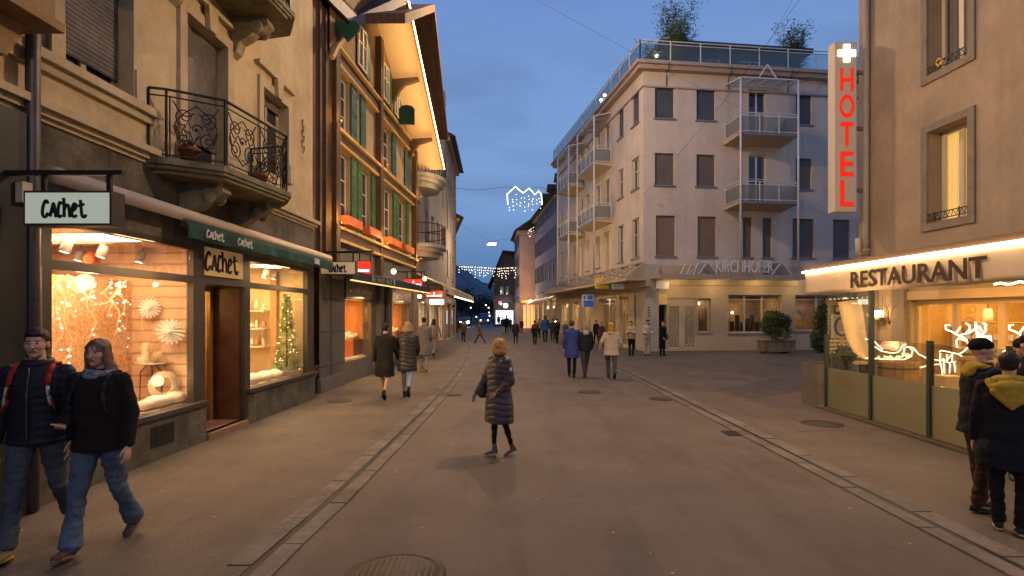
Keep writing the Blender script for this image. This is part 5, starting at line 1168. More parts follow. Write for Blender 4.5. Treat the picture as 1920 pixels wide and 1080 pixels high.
o, F, w_, zb, zt = flat_sign('projecting_sign', 'white projecting sign with small grey lettering under the glass canopy', 1147, 1192, 529, 542, 31.5, M('white_sign_panel', (.55, .52, .48), .5, emit=(1, .9, .8), es=.08))
marks_mb(F, w_*.1, w_*.9, zb+.13, zb+.27, .002, 16, 7).make('lettering', MATS['dark_letter'], o); MB().bar(F.P(w_*.15, -.06, zt), F.P(w_*.15, -.06, zt+.1), .04).bar(F.P(w_*.85, -.06, zt), F.P(w_*.85, -.06, zt+.1), .04).make('hanger', m_alu, o)
o, F, w_, zb, zt = flat_sign('projecting_sign', 'blue and white square sign hanging low on the street side of the corner building', 1091, 1113, 552, 575, 37.0, M('blue_sign', (.03, .12, .5), .5, emit=(.03, .15, .8), es=.18))
mb = MB(); mb.box(F, 0, w_, .002, .01, zb+(zt-zb)*.5, zt).box(F, 0, w_*.14, .0, .01, zb, zb+(zt-zb)*.49); mb.make('white_field', MATS['white_sign_panel'], o); MB().box(F, w_*.5, w_*.92, .011, .018, zb+(zt-zb)*.58, zb+(zt-zb)*.92).make('blue_field', MATS['blue_sign'], o)
MB().box(F, w_*.16, w_*.28, .011, .018, zb+(zt-zb)*.62, zb+(zt-zb)*.85).make('mark', MATS['dark_letter'], o); MB().bar(F.P(w_, -.06, zt-.05), F.P(w_+1.2, -.06, zt-.05), .04).make('hanger', m_alu, o)
o, F, w_, zb, zt = flat_sign('projecting_sign', 'pale slanted sign at the left end of the front canopy beside the corner pillar', 1233, 1262, 527, 541, 28.2, MATS['white_sign_panel'], yaw=.5); MB().bar(F.P(.1, -.06, zt), F.P(.1, -.06, zt+.25), .04).make('hanger', m_alu, o)
# bushes in planters
def bush(base, r, h, n, label, seed, name='bush'):
    o = root(name, base, label, 'bush'); rn = random.Random(seed); b0 = Vector(base); lf = MB()
    MB().tube([b0, b0+Vector((0, 0, h*.3))], .04, 6).make('stem', MATS['bark'], o)
    lumps = [(Vector((rn.uniform(-1, 1)*r*.45, rn.uniform(-1, 1)*r*.4, h*.5+rn.uniform(-.25, .3)*h)), r*rn.uniform(.45, .68)) for _ in range(9)]+[(Vector((0, 0, h*.5)), r*.8)]
    for i in range(n):
        c, rr = lumps[rn.randrange(10)]; d = Vector((rn.gauss(0, 1), rn.gauss(0, 1), rn.gauss(0, 1))).normalized(); p = b0+c+Vector((d.x, d.y, d.z*h/r/2.2))*rr*rn.uniform(.72, 1.05)
        t = Vector((rn.gauss(0, 1), rn.gauss(0, 1), rn.gauss(0, 1))).normalized(); e = t.cross(d).normalized()*.028; t = (t*.5+d*.5).normalized()*.075; lf.add([p-e, p+t, p+e, p-t*.6], [(0, 1, 2, 3)])
    lf.make('leaves', M('box_leaf', (.035, .065, .02), .6, var=.6, vs=3, col2=(.07, .10, .03)), o, recalc=False); return o
def planter(c, w_, d_, h, label, m):
    o = root('planter_box', c, label, 'planter'); mb = MB(); X, Y_, Z_ = c
    mb.b(X-w_/2, X+w_/2, Y_-d_/2, Y_+d_/2, Z_+.1, Z_+h); mb.make('box', m, o); mb = MB()
    mb.b(X-w_/2-.04, X+w_/2+.04, Y_-d_/2-.04, Y_+d_/2+.04, Z_+h+.001, Z_+h+.05); mb.make('rim', m, o)
    for sx in (-1, 1): MB().b(X+sx*(w_/2-.2)-.08, X+sx*(w_/2-.2)+.08, Y_-d_/2+.05, Y_+d_/2-.05, Z_, Z_+.1).make('foot', m, o)
Yb = FPX*CAMZ/(662-HY); planter((x(1455, Yb), Yb, 0), 1.55, .8, .62, 'long stone planter in front of the wide shop window', M('planter_stone', (.20, .16, .11), .85, var=.25, vs=4, bump=.4))
bush((x(1454, Yb), Yb, .67), .85, 1.45, 5200, 'round clipped bush in the stone planter before the shop window', 3)
Yb2 = FPX*CAMZ/(661-HY); bush((x(1540, Yb2), Yb2, .0), .62, 1.45, 2600, 'dark bush at the right near the glass terrace screen', 7)
bush((x(1556, Yb2), Yb2+.6, .0), .45, 3.2, 2200, 'tall narrow dark shrub behind the glass terrace screen', 12)
# ================================================================== far right row
m_blueg = M('blue_grey_plaster', (.24, .26, .31), .85, var=.14, vs=.7, streak=.2); m_rose = M('rose_plaster', (.46, .34, .30), .85, var=.12, vs=.8); m_bshut = M('blue_shutter', (.07, .09, .15), .6, var=.2)
e_ = KS.P(LS+.05, 0, 0); B1_ = Fac(e_[0], e_[1], -.10, 1, (-1, 0)); ln = (62-e_[1])
plain_building('terraced_building', 'blue grey row building with dark shutters beyond the corner building', B1_, ln, 12.6, 3, 4.4, 2.9, 6, m_blueg, m_wframe, glp=45, roofm=m_roof, ov=.7, shut=m_bshut, dep=10, rh=4.5, win=(.8, 1.7))
mb = MB(); o = root('fabric_awning', B1_.P(ln/2, 0, 3.3), 'cream awnings in a row above the lit shops beyond the corner building', 'awning'); P2 = B1_.P
for k in range(4): a = ln*k/4+.2; b = ln*(k+1)/4-.2; slab(mb, [P2(a, .05, 3.6), P2(b, .05, 3.6), P2(b, 1.3, 3.0), P2(a, 1.3, 3.0)], .06)
mb.make('canopy', MATS['cream_canvas'], o)
for k in range(4): light('POINT', 'awning_light', P2(ln*(k+.5)/4, .9, 2.75), 28, (1, .66, .33), .15)
# dormers on that roof
for k in range(3):
    u = ln*(k+.6)/3.2; MB().box(B1_, u-.55, u+.55, -2.4, -.5, 12.7, 14.5).add([P2(u-.75, -.3, 14.5), P2(u+.75, -.3, 14.5), P2(u, -.3, 15.2), P2(u-.75, -2.6, 14.5), P2(u+.75, -2.6, 14.5), P2(u, -2.6, 15.2)], [(0, 1, 2), (3, 4, 5), (0, 2, 5, 3), (1, 2, 5, 4), (0, 1, 4, 3)]).make('dormer', m_roof, bpy.data.objects['terraced_building.002'] if 'terraced_building.002' in bpy.data.objects else None)
# rose building whose side wall faces the camera
YR = 62.5; xl, xr = x(974, YR), x(1009, YR); R1 = Fac(xl, YR, -.055, 1, (-1, 0))
rb = plain_building('rose_building', 'narrow rose coloured building with its side wall towards the camera', R1, 9, z(432, YR), 3, 4.2, 2.35, 3, m_rose, m_wframe, glp=45, roofm=m_roof, ov=.6, shut=MATS['brown_frame'], dep=6, rh=2.5, win=(.8, 1.4))
m_cframe = M('dark_shop_frame', (.12, .08, .05), .6); RF = Fac(xl, YR-.02, 1, 0, (0, -1)); hr = [(.5+i*.75, .8+i*.75, 4.9+j*2.5, 6.1+j*2.5) for i in range(0) for j in range(2)]
light('POINT', 'facade_light', (xl+1.0, YR-2.2, 3.6), 90, (1, .45, .2), .3)
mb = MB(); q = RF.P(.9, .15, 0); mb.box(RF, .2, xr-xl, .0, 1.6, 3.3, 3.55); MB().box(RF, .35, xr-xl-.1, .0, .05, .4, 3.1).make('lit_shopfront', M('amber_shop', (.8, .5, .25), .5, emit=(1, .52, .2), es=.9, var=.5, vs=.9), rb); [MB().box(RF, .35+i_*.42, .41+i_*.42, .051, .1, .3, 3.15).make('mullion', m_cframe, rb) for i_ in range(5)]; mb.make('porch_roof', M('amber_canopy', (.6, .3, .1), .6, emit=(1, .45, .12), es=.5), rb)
# brown gabled house
YH = 84; H1 = Fac(x(926, YH), YH, 1, 0, (0, -1)); w_ = x(966, YH)-x(926, YH); hb = root('gabled_house', H1.P(w_/2, 0, 0), 'brown wooden gabled house at the far end of the street', 'house')
ev, tv = z(520, YH), z(474, YH); m_hb = M('brown_house', (.12, .085, .06), .85, var=.25, vs=1)
mb = MB(); hh = [(w_*.3, w_*.45, 5.0, 6.3), (w_*.55, w_*.7, 5.0, 6.3), (w_*.3, w_*.45, 2.9+4.6, 8.4), (w_*.55, w_*.7, 7.5, 8.4)]; 
mb.wall(H1, 0, w_, 0, ev, [h for h in hh if h[3] < ev], .12); mb.add([H1.P(0, 0, ev), H1.P(w_, 0, ev), H1.P(w_, 0, tv), H1.P(w_*.42, 0, tv)], [(0, 1, 2, 3)]); shell(mb, H1, 0, w_, 9, 0, ev, roof=False); mb.make('wall', m_hb, hb, recalc=False)
for h in hh:
    if h[3] < ev: window(hb, H1, *h, .1, 1, (.4,), .07)
mb = MB()
for a, b in (((-.9, ev-1.6), (w_*.42, tv)), ((w_+.6, tv-.25), (w_*.42, tv))):
    mb.add([H1.P(a[0], .9, a[1]), H1.P(b[0], .9, b[1]), H1.P(b[0], -9, b[1]), H1.P(a[0], -9, a[1]), H1.P(a[0], .9, a[1]+.3), H1.P(b[0], .9, b[1]+.3), H1.P(b[0], -9, b[1]+.3), H1.P(a[0], -9, a[1]+.3)], [(0, 1, 2, 3), (4, 5, 6, 7), (0, 1, 5, 4), (1, 2, 6, 5), (2, 3, 7, 6), (3, 0, 4, 7)])
mb.make('roof', m_roof, hb)
mb = MB(); mb.box(H1, -.1, w_*.9, .01, 1.3, 3.9, 4.1); bb = mb.make('balcony', m_hb, hb); MB().box(H1, -.1, w_*.9, 1.24, 1.3, 4.1, 5.0).make('railing', m_hb, bb)
mb = MB(); mb.box(H1, .3, w_-.3, .005, .06, .5, 2.6); mb.make('lit_shopfront', M('blue_white_shop', (.7, .8, .9), .5, emit=(.75, .85, 1.0), es=1.4), hb)
light('POINT', 'facade_light', H1.P(w_/2, 2.0, 3.0), 90, (.9, .9, 1), .2)
# shop lights far away
for px, py, Y_, r, c, s, lb_ in ((948, 573, 80, .34, (.9, .95, 1), 9, 'bright white round sign lamp on the gabled house'), (938, 568, 82, .3, (1, .1, .12), 1.3, 'red glowing sign left of the white sign lamp'), (995, 566, 60, .25, (1, .7, .3), 4, 'warm lamp over the shops of the rose building')):
    q = (x(px, Y_), Y_, z(py, Y_)); o = root('sign_lamp', q, lb_, 'lamp'); MB().ball(q, (r, r*.4, r), 12, 8).make('disc', M('lampdisc%d' % px, (.8, .8, .8), .5, emit=c, es=s), o); MB().bar(q, (q[0]+.9, q[1], q[2]), .06).make('arm', m_black, o)
# ================================================================== hills, distant town lights, vehicles
def ridge(name, pts, Y0, dep, mat, seed):
    """pts: (x, height) ridge line; a real terrain body sloping down towards the viewer"""
    rn = random.Random(seed); xs = np.linspace(pts[0][0], pts[-1][0], 90); hs_ = np.interp(xs, [p[0] for p in pts], [p[1] for p in pts]); mb = MB(); rowsn = 14; V = []
    for j in range(rowsn+1):
        t = j/rowsn
        for i, X in enumerate(xs):
            h = hs_[i]*(math.sin(t*math.pi*.5) if t < .999 else 1)*(1+.10*noise.noise(Vector((X*.006, t*3, seed)))+.05*noise.noise(Vector((X*.03, t*9, seed)))); V.append((X*(1-.25*(1-t)), Y0+dep*t, h if j else -1))
    n = len(xs); fs = [(j*n+i, j*n+i+1, (j+1)*n+i+1, (j+1)*n+i) for j in range(rowsn) for i in range(n-1)]; mb.smooth = True; mb.add(V, fs)
    V2 = [(v[0], v[1]+dep, -1) for v in V[-n:]]; k = rowsn*n; mb.add(V[-n:]+V2, [(i, i+1, n+i+1, n+i) for i in range(n-1)])
    return mb.make(name, mat, kind='structure', recalc=False)
hp = lambda px, py, Y_: (x(px, Y_), z(py, Y_))
ridge('mountain', [hp(-400, 560, 2600), hp(300, 540, 2600), hp(600, 500, 2600), hp(770, 492, 2600), hp(850, 500, 2600), hp(880, 513, 2600), hp(905, 532, 2600), hp(930, 540, 2600), hp(960, 535, 2600), hp(1100, 525, 2600), hp(1500, 545, 2600), hp(2300, 560, 2600)], 1400, 1200, M('dusk_blue_forest', (.05, .065, .085), .95, var=.45, vs=.006, col2=(.10, .12, .15)), 1)  # blue of dusk and distance is put into the forest colour
ridge('wooded_hill', [hp(500, 572, 700), hp(840, 555, 700), hp(880, 563, 700), hp(930, 570, 700), hp(1000, 566, 700), hp(1400, 575, 700)], 420, 280, M('dusk_wood', (.018, .024, .026), .95, var=.4, vs=.03), 4)
def tree(base, h, r, label, seed, n=1600):
    o = root('broadleaf_tree', base, label, 'tree', 'bare dusky trees at the end of the street'); rn = random.Random(seed); b0 = Vector(base); lf = MB(); tr = MB(); tr.tube([b0, b0+Vector((.1, 0, h*.35)), b0+Vector((0, 0, h*.85))], h*.025, 7, r2=h*.006)
    cl = []
    for k in range(16):
        a = rn.random()*6.28; q = b0+Vector((0, 0, h*rn.uniform(.3, .6))); e = q+Vector((math.cos(a)*r*rn.uniform(.4, .9), math.sin(a)*r*rn.uniform(.4, .9), h*rn.uniform(.1, .38))); tr.tube([q, (q+e)/2+Vector((0, 0, .3)), e], h*.009, 5, r2=.02); cl.append(e)
    for i in range(n):
        c = cl[rn.randrange(16)]; p = c+Vector((rn.gauss(0, 1), rn.gauss(0, 1), rn.gauss(0, .8)))*r*.26; d = Vector((rn.gauss(0, 1), rn.gauss(0, 1), rn.gauss(0, 1))).normalized()*.3; e = d.orthogonal().normalized()*.14; lf.add([p-e, p+d, p+e, p-d*.7], [(0, 1, 2, 3)])
    tr.make('trunk', MATS['bark'], o); lf.make('crown', M('dusk_leaf', (.03, .045, .03), .8, var=.5, vs=.8), o, recalc=False)
for i, (px, Y_, h, r, lb_) in enumerate(((856, 118, 8, 3.2, 'tall dark tree behind the left end of the street'), (884, 135, 6, 3, 'low dark tree above the pair of headlights'), (899, 150, 5.5, 3.2, 'dark tree left of the blue van'), (921, 140, 6.5, 3.4, 'dark tree between the blue van and the gabled house'), (866, 128, 6.5, 3, 'dark rounded tree beside the tallest one'))):
    tree((x(px, Y_), Y_, 0), h, r, lb_, 30+i)
Yq = 62; bush((x(846, Yq), Yq, 0), .9, 2.6, 1500, 'green shrub in front of the shops at the far left', 19)
# far street lamps as individual things
fl = [(883, 577, 130), (892, 576, 150), (900, 575, 160), (911, 572, 130), (916, 577, 120), (890, 582, 170), (917, 586, 100), (918, 592, 96), (902, 579, 200), (893, 594, 115)]
for i, (px, py, Y_) in enumerate(fl):
    q = Vector((x(px, Y_), Y_, z(py, Y_))); o = root('street_lamp', (q.x, q.y, 0), 'tiny lit street lamp in the dark distance beyond the end of the street', 'street lamp', 'tiny distant street lamps')
    MB().tube([(q.x, q.y, 0), q], .07, 5).make('pole', m_black, o); MB().ball(q, Y_*.0011, 8, 6).make('lamp_head', EM('far_lamp', (1, .8, .5), 7), o)
# car with headlights and a blue van
def vehicle(name, base, L_, W_, H_, label, paint, van=False, rz=0.0, hl=30):
    o = root(name, base, label, 'van' if van else 'car'); F = Fac(base[0]-W_/2, base[1], 1, 0, (0, -1)); g = .3
    if van: pr = [(0, .35), (0, 1.0), (.35, 1.15), (.75, H_-.08), (1.0, H_), (L_-.1, H_), (L_, H_-.1), (L_, .35)]
    else: pr = [(0, .35), (.02, .75), (.25, .85), (1.1, .98), (1.75, H_-.05), (2.3, H_), (L_-1.0, H_-.08), (L_-.25, 1.0), (L_, .95), (L_, .35)]
    S = Fac(base[0], base[1], 0, 1, (1, 0)); mb = MB(); mb.prism(S, pr, -W_/2, W_/2); mb.make('body', paint, o, bevel=.06)
    if van: q = [(.40, 1.22), (.75, H_-.15), (.79, H_-.15), (.44, 1.22)]
    else: q = [(1.18, 1.02), (1.72, H_-.1), (1.76, H_-.1), (1.22, 1.02)]
    a, b = q[0], q[1]; MB().add([S.P(a[0]-.03, -W_/2+.12, a[1]), S.P(a[0]-.03, W_/2-.12, a[1]), S.P(b[0]-.03, W_/2-.18, b[1]), S.P(b[0]-.03, -W_/2+.18, b[1])], [(0, 1, 2, 3)]).make('windscreen', m_pane, o)
    for sx in (-1, 1):
        MB().ball((base[0]+sx*(W_/2-.22), base[1]-.02, .72), (.22, .06, .17) if not van else (.13, .05, .12), 10, 6).make('headlight', EM('headlamp%d' % hl, (1, .93, .75), hl), o)
        for yy in (.8, L_-.8): w = MB().lathe((base[0]+sx*(W_/2-.11), base[1]+yy, .32), [(.0, -.1), (.3, -.1), (.32, -.05), (.32, .05), (.3, .1), (0, .1)], 16, axis=(1, 0, 0)).make('wheel', m_black, o)
    MB().box(F, W_/2-.26, W_/2+.26, .0, .02, .45, .56).make('number_plate', MATS['white_paint'], o); return o
vehicle('parked_car', (x(869.5, 88), 88, 0), 4.2, 1.75, 1.45, 'car with glaring headlights coming up the far end of the street', M('dark_paint', (.03, .035, .04), .3, spec=.6), hl=60)
vehicle('delivery_van', (x(908, 118), 118, 0), 5.0, 2.0, 2.3, 'blue van at the far end of the street', M('blue_paint', (.04, .08, .25), .35, spec=.6), True, hl=12)
light('SPOT', 'headlight_beam', (x(869.5, 88), 87.5, .75), 400, (1, .9, .7), .1, rot=(R(86), 0, R(180)), spot=70)
# ================================================================== hotel and restaurant on the right
P = HF.P; uh = HF.u; vh = HF.v
m_hot = M('hotel_render', (.30, .24, .175), .88, var=.12, vs=.8, bump=.6, bs=130, col2=(.34, .27, .20), streak=.2)
m_hfr = M('hotel_stone_frame', (.20, .17, .135), .85, var=.2, vs=4, bump=.4, bs=60)
ht = root('hotel_building', P(3, 0, 0), 'beige rendered hotel with deep stone framed windows at the right', 'building')
wA = (uh(1741), uh(1806), vh(1741, 405), vh(1741, 262)); wA = (uh(1741), uh(1817), 4.05, 6.15); wB = (uh(1741), uh(1817), 7.45, 9.5)
more = [(a+3.6, b+3.6, c, d) for a, b, c, d in (wA, wB)]
dA = (uh(1708), uh(1708)+7.5, .05, 2.3)
MB().wall(HF, 0, 20, 2.75, 14, [wA, wB]+more, .42).make('wall', m_hot, ht)
MB().wall(HF, 0, 20, 0, 2.75, [dA], .3).make('ground_wall', M('hotel_ground_wall', (.42, .32, .18), .85, var=.1, vs=1), ht)
mb = MB(); shell(mb, HF, 0, 20, 10, 0, 14); mb.make('side_wall', m_hot, ht)
for a, b, c, d in [wA, wB]+more:
    t = .17; mb = MB()
    for x0, x1, z0, z1 in ((a-t, a, c-t, d+t), (b, b+t, c-t, d+t), (a, b, d, d+t), (a, b, c-t, c)): mb.box(HF, x0, x1, -.01, .05, z0, z1)
    mb.make('window_surround', m_hfr, ht)
for k, h in enumerate([wA, wB]+more):
    window(ht, HF, *h, .34, 1, (), .085, lit=M('hotel_curtain', (.8, .6, .25), .8, emit=(1, .60, .16), es=1.1, stripe=(1, .14, .01, .5)) if k == 0 else M('grey_curtain', (.3, .3, .3), .8, stripe=(1, .14, .01, .5)), fm=M('ivory_frame', (.55, .50, .42), .5))
    a, b, c, d = h; mb = MB(); S = lambda t, v: P(a+(b-a)*t, .03, c+v)
    mb.bar(S(0, .20), S(1, .20), .02).bar(S(0, .06), S(1, .06), .02)
    for i in range(5): mb.tube([S((i+.1)/5, .08), S((i+.3)/5, .19), S((i+.6)/5, .08), S((i+.9)/5, .18)], .008, 5)
    for t in (.2, .8): mb.bar(S(t, .0), S(t, .24), .018)
    g = mb.make('window_guard', m_black, ht)
    if k == 1:
        mb = MB(); q = S(.35, .16)
        for i in range(8): an = i*.785; mb.ball((q[0]-.04, q[1]+.07*math.cos(an), q[2]+.07*math.sin(an)), (.02, .035, .035), 6, 4)
        mb.make('gold_flower', M('gold_flower', (.6, .35, .03), .4, metal=.5), ht)
mb = MB(); mb.tube([P(.45, .1, 14), P(.42, .1, 4.2), P(.42, .1, 3.55)], .075, 12); mb.tube([P(.42, .1, 3.7), P(.42, .1, 3.62)], .1, 12); mb.tube([P(.42, .1, 8), P(.42, .1, 7.94)], .09, 12); mb.make('downpipe', M('painted_pipe', (.34, .28, .22), .5, var=.1), ht)
# corner pillar lit below the sign, wall lamp, twigs
MB().box(HF, .0, .75, .0, .06, 0, 2.74).box(HF, 1.35, 1.75, .0, .12, 0, 2.74).make('pilaster', M('pilaster_render', (.30, .24, .16), .85, var=.12, vs=1.5), ht)  # pilaster render darker than the ground wall
q = Vector(P(.95, .16, 1.93)); o = root('wall_lamp', q, 'half round white wall lamp on the restaurant pilaster', 'lamp')
MB().lathe(q-Vector((0, 0, .14)), [(.10, 0), (.12, .02), (.12, .10)], 14).make('bracket', M('bronze_lamp', (.2, .15, .08), .5, metal=.3), o); MB().lathe(q-Vector((0, 0, .04)), [(.115, 0), (.115, .17)], 14).make('lamp_shade', EM('wall_lamp_shade', (1, .72, .38), 4), o)
light('POINT', 'wall_lamp_light', q+Vector((-.25, -.1, .02)), 14, WARM, .1)
mb = MB(); rn = random.Random(3)
for i in range(7): b0 = Vector(P(1.25, .1, 1.7)); mb.tube([b0, b0+Vector((rn.uniform(-.15, .1), rn.uniform(-.3, .1), .35)), b0+Vector((rn.uniform(-.3, .1), rn.uniform(-.5, .3), rn.uniform(.5, .8)))], .008, 5, r2=.003)
mb.make('dry_twigs', M('twig', (.12, .07, .03), .8), label='dry twigs fixed to the wall beside the half round lamp', cat='twigs')
# glazed restaurant front
room(ht, HF, dA[0]-.1, dA[1]+.1, -.3, -4.0, .04, 2.7, M('restaurant_wall', (.52, .33, .09), .8, var=.25, vs=1.2), M('restaurant_floor', (.3, .18, .08), .5), M('restaurant_ceiling', (.6, .45, .22), .8))
m_cwood = M('cream_wood', (.60, .42, .22), .55, var=.06)
n = 7; w_ = (dA[1]-dA[0])/n
for i in range(n):
    a = dA[0]+w_*i; mb = MB()
    for x0, x1, z0, z1 in ((a, a+.07, .06, 2.3), (a+w_-.07, a+w_-.003, .06, 2.3), (a+.07, a+w_-.07, .06, .5), (a+.07, a+w_-.07, 2.18, 2.3), (a+.07, a+w_-.07, .97, 1.06)): mb.box(HF, x0, x1, -.22, -.14, z0, z1)
    f = mb.make('glazed_door', m_cwood, ht); MB().box(HF, a+.07, a+w_-.07, -.185, -.18, .5, 2.18).make('pane', m_shopglass, f)
MB().box(HF, dA[0]-.12, dA[1], .0, .05, 2.301, 2.5).make('door_head', m_cwood, ht)
# interior goods: shelves, orange lamp, stove pipes
sh = root('display_shelf', P(dA[0]+.6, -1.2, .1), 'lit shelves of cakes and glasses inside the restaurant', 'shelf')
for v in (1.0, 1.35, 1.75): MB().box(HF, dA[0]+.05, dA[0]+1.9, -1.5, -1.0, v, v+.03).make('board', M('shelf_ochre', (.5, .36, .12), .5), sh)
rn = random.Random(5)
mb = MB()
for v in (1.031, 1.381):
    for i in range(12): q = Vector(P(dA[0]+.15+i*.15, -1.15-.2*rn.random(), v)); mb.lathe(q, [(.045, 0), (.05, .05+.08*rn.random()), (.02, .13)], 8)
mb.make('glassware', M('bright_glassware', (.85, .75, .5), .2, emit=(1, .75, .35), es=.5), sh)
for (u, v, w, h, c, lb_) in ((dA[0]+.35, 1.95, .09, .28, (1, .25, .03), 'orange lamp shade inside the leftmost restaurant door'), (dA[0]+1.6, 2.0, .22, .16, (1, .5, .15), 'wide orange lamp inside the restaurant')):
    q = Vector(P(u, -1.6, v)); o = root('pendant_lamp', q, lb_, 'lamp'); MB().lathe(q-Vector((0, 0, h/2)), [(w, 0), (w*1.1, h*.5), (w*.8, h)], 14).make('lamp_shade', EM('shade_%d' % int(u*10), c, 1.6), o); MB().bar(q+Vector((0, 0, h/2)), (q.x, q.y, 2.69), .015).make('cord', m_black, o)
mb = MB(); mb.box(HF, dA[0]+4.2, dA[0]+5.1, -3.2, -2.6, .1, 2.0); mb.make('wooden_cabinet', M('brown_cabinet', (.22, .12, .05), .6, var=.3, vs=3, stripe=(1, .18, .01, .5)), label='brown wooden cabinet at the back of the restaurant', cat='cabinet')
for k in range(3): light('AREA', 'restaurant_light', P(dA[0]+1.2+2.4*k, -1.6, 2.66), 150, (1, .55, .16), 1.8, sy=1.2)
# ---- awning with lettering and light strip
aw = root('restaurant_awning', (6.9, 8, 2.9), 'beige restaurant awning with brown lettering and a glowing strip along its edge', 'awning')
AF = AW.P; L_ = 9.5; mb = MB(); W0 = lambda u: (HF.P(0, 0, 0)[0]-6.4)+.05*u-.05
tp = 3.30
mb.add([AF(-.05, .0, 2.89), AF(L_, .0, 2.89), AF(L_, -3.4, tp), AF(-.05, -3.12, tp), AF(-.05, .0, 2.94), AF(L_, .0, 2.94), AF(L_, -3.4, tp+.06), AF(-.05, -3.12, tp+.06)], [(0, 1, 2, 3), (4, 5, 6, 7), (0, 1, 5, 4), (1, 2, 6, 5), (2, 3, 7, 6), (3, 0, 4, 7)])
mb.make('canopy', M('awning_canvas', (.42, .33, .22), .8, var=.06, vs=3), aw)
mb = MB(); mb.box(AW, -.10, L_, .0, .06, 2.90, 2.985); mb.make('front_rail', M('brown_rail', (.14, .09, .06), .5), aw)
MB().tube([AF(-.07, .085, 2.865), AF(L_, .085, 2.865)], .021, 8).make('light_strip', EM('strip_bright', (1, .74, .42), 15), aw)
mb = MB(); mb.smooth = True; n = 90
def wav(u): return .045+.010*math.sin(u*3.1)+.006*math.sin(u*8.7+1)
mb.grid(lambda s_, t_: AF(L_*s_-.02, wav(L_*s_)+.02*t_*math.sin(L_*s_*4.2)-.02*t_*t_, 2.845-.47*t_-.006*math.sin(L_*s_*5)*t_), n, 6)
va = mb.make('valance', M('valance_canvas', (.66, .53, .38), .85, var=.05, vs=4, bump=.2, bs=180), aw, recalc=False); sd = va.modifiers.new('s', 'SOLIDIFY'); sd.thickness = .006
MB().add([AF(-.03, .05, 2.85), AF(-.03, -.9, 2.95), AF(-.03, -.9, 2.8), AF(-.03, .0, 2.38)], [(0, 1, 2, 3)]).make('side_valance', MATS['valance_canvas'], aw, recalc=False)
ta, tb = AW.u(1597, .06), AW.u(1853, .06); text_mb('RESTAURANT', AW, ta, tb, 2.44, 2.745, .078, .008, bold=.018).make('lettering', M('brown_letter', (.06, .032, .018), .7), aw)
light('AREA', 'awning_light', AF(2.2, -1.7, 2.85), 150, (1, .58, .2), 3.6, sy=1.6, rot=(0, 0, R(90))); light('AREA', 'awning_light', AF(6.5, -1.7, 2.85), 130, (1, .58, .2), 3.6, sy=1.6, rot=(0, 0, R(90)))
ls = root('light_string', AF(5, -.2, 2.4), 'white light string sagging under the restaurant awning at the right edge', 'light string'); pts = [AF(AW.u(1848)+.09*i, -.12, 2.36+.015*math.sin(i*1.9)) for i in range(14)]
MB().tube(pts, .014, 6).make('glow_tube', EM('white_glow', (1, .74, .46), 6), ls)
# ---- glass terrace screen
FN = Fac(6.46, 11.06, -.02, -1, (-1, 0)); fp = FN.P
sc = root('glass_screen', fp(2.5, 0, 0), 'glass terrace screen with dark posts and frosted lower half in front of the restaurant', 'glass screen')
m_post = M('dark_green_post', (.045, .06, .055), .45, metal=.3, var=.1)
posts = [FN.u(1550), FN.u(1634), FN.u(1744), FN.u(1744)+1.38, FN.u(1744)+2.76]
for i, u in enumerate(posts): MB().box(FN, u-.035, u+.035, -.035, .035, .0, 2.5 if i == 1 else 1.55).make('post', m_post, sc)
m_frost = glassmat('frosted_glass', tint=(.8, .82, .70), refl=.6, haze=.5, hazecol=(.34, .35, .28)); m_clear = glassmat('screen_glass', tint=(.95, .96, .90), refl=.45, haze=.02, hazecol=(.4, .45, .3))
for i in range(4):
    a, b = posts[i]+.037, posts[i+1]-.037
    MB().box(FN, a, b, -.006, .006, .08, .875).make('frosted_pane', m_frost, sc); MB().box(FN, a, b, -.006, .006, .876, 2.42 if i == 0 else 1.5).make('clear_pane', m_clear, sc)
mb = MB(); mb.box(FN, posts[0]-.3, posts[-1]+.1, -.06, .1, 0, .05).box(FN, posts[0], posts[-1], -.03, .03, .051, .079); mb.make('base_rail', M('stone_rail', (.10, .08, .06), .8, var=.2), sc)
mb = MB(); c = (posts[0]+posts[1])/2+.0
for (du, dv, r) in ((-.12, .1, .1), (.02, .06, .11), (.14, .0, .08), (.26, -.05, .07)): mb.add([fp(c+du-.15+r*math.cos(6.283*k_/12), .012+.001*r, .62+dv+r*math.sin(6.283*k_/12)) for k_ in range(12)], [tuple(range(12))])
mb.make('faded_sticker', M('amber_sticker', (.17, .13, .06), .8), sc)
# ---- things on the terrace
Yp = 11.55; o = root('planter_box', (6.5, Yp+.1, 0), 'grey square planter at the left end of the glass terrace screen', 'planter')
MB().b(6.42, 6.78, Yp-.1, Yp+.5, 0, .9).make('box', M('grey_planter', (.12, .11, .10), .7, var=.2), o, bevel=.01); MB().b(6.45, 6.75, Yp-.07, Yp+.47, .901, .93).make('soil', MATS['bark'], o)
bush((6.95, 11.5, .75), .28, .55, 700, 'small green plant in a terracotta pot behind the glass screen', 41)
o = root('flower_pot', (6.95, 11.5, .35), 'terracotta pot holding the small green plant behind the glass screen', 'flower pot'); MB().lathe((6.95, 11.5, .35), [(.13, 0), (.2, .36), (.22, .36), (.22, .42), (.18, .42)], 16).make('pot', MATS['terracotta'], o); MB().b(6.8, 7.1, 11.35, 11.65, 0, .349).make('stand', m_dark, o)
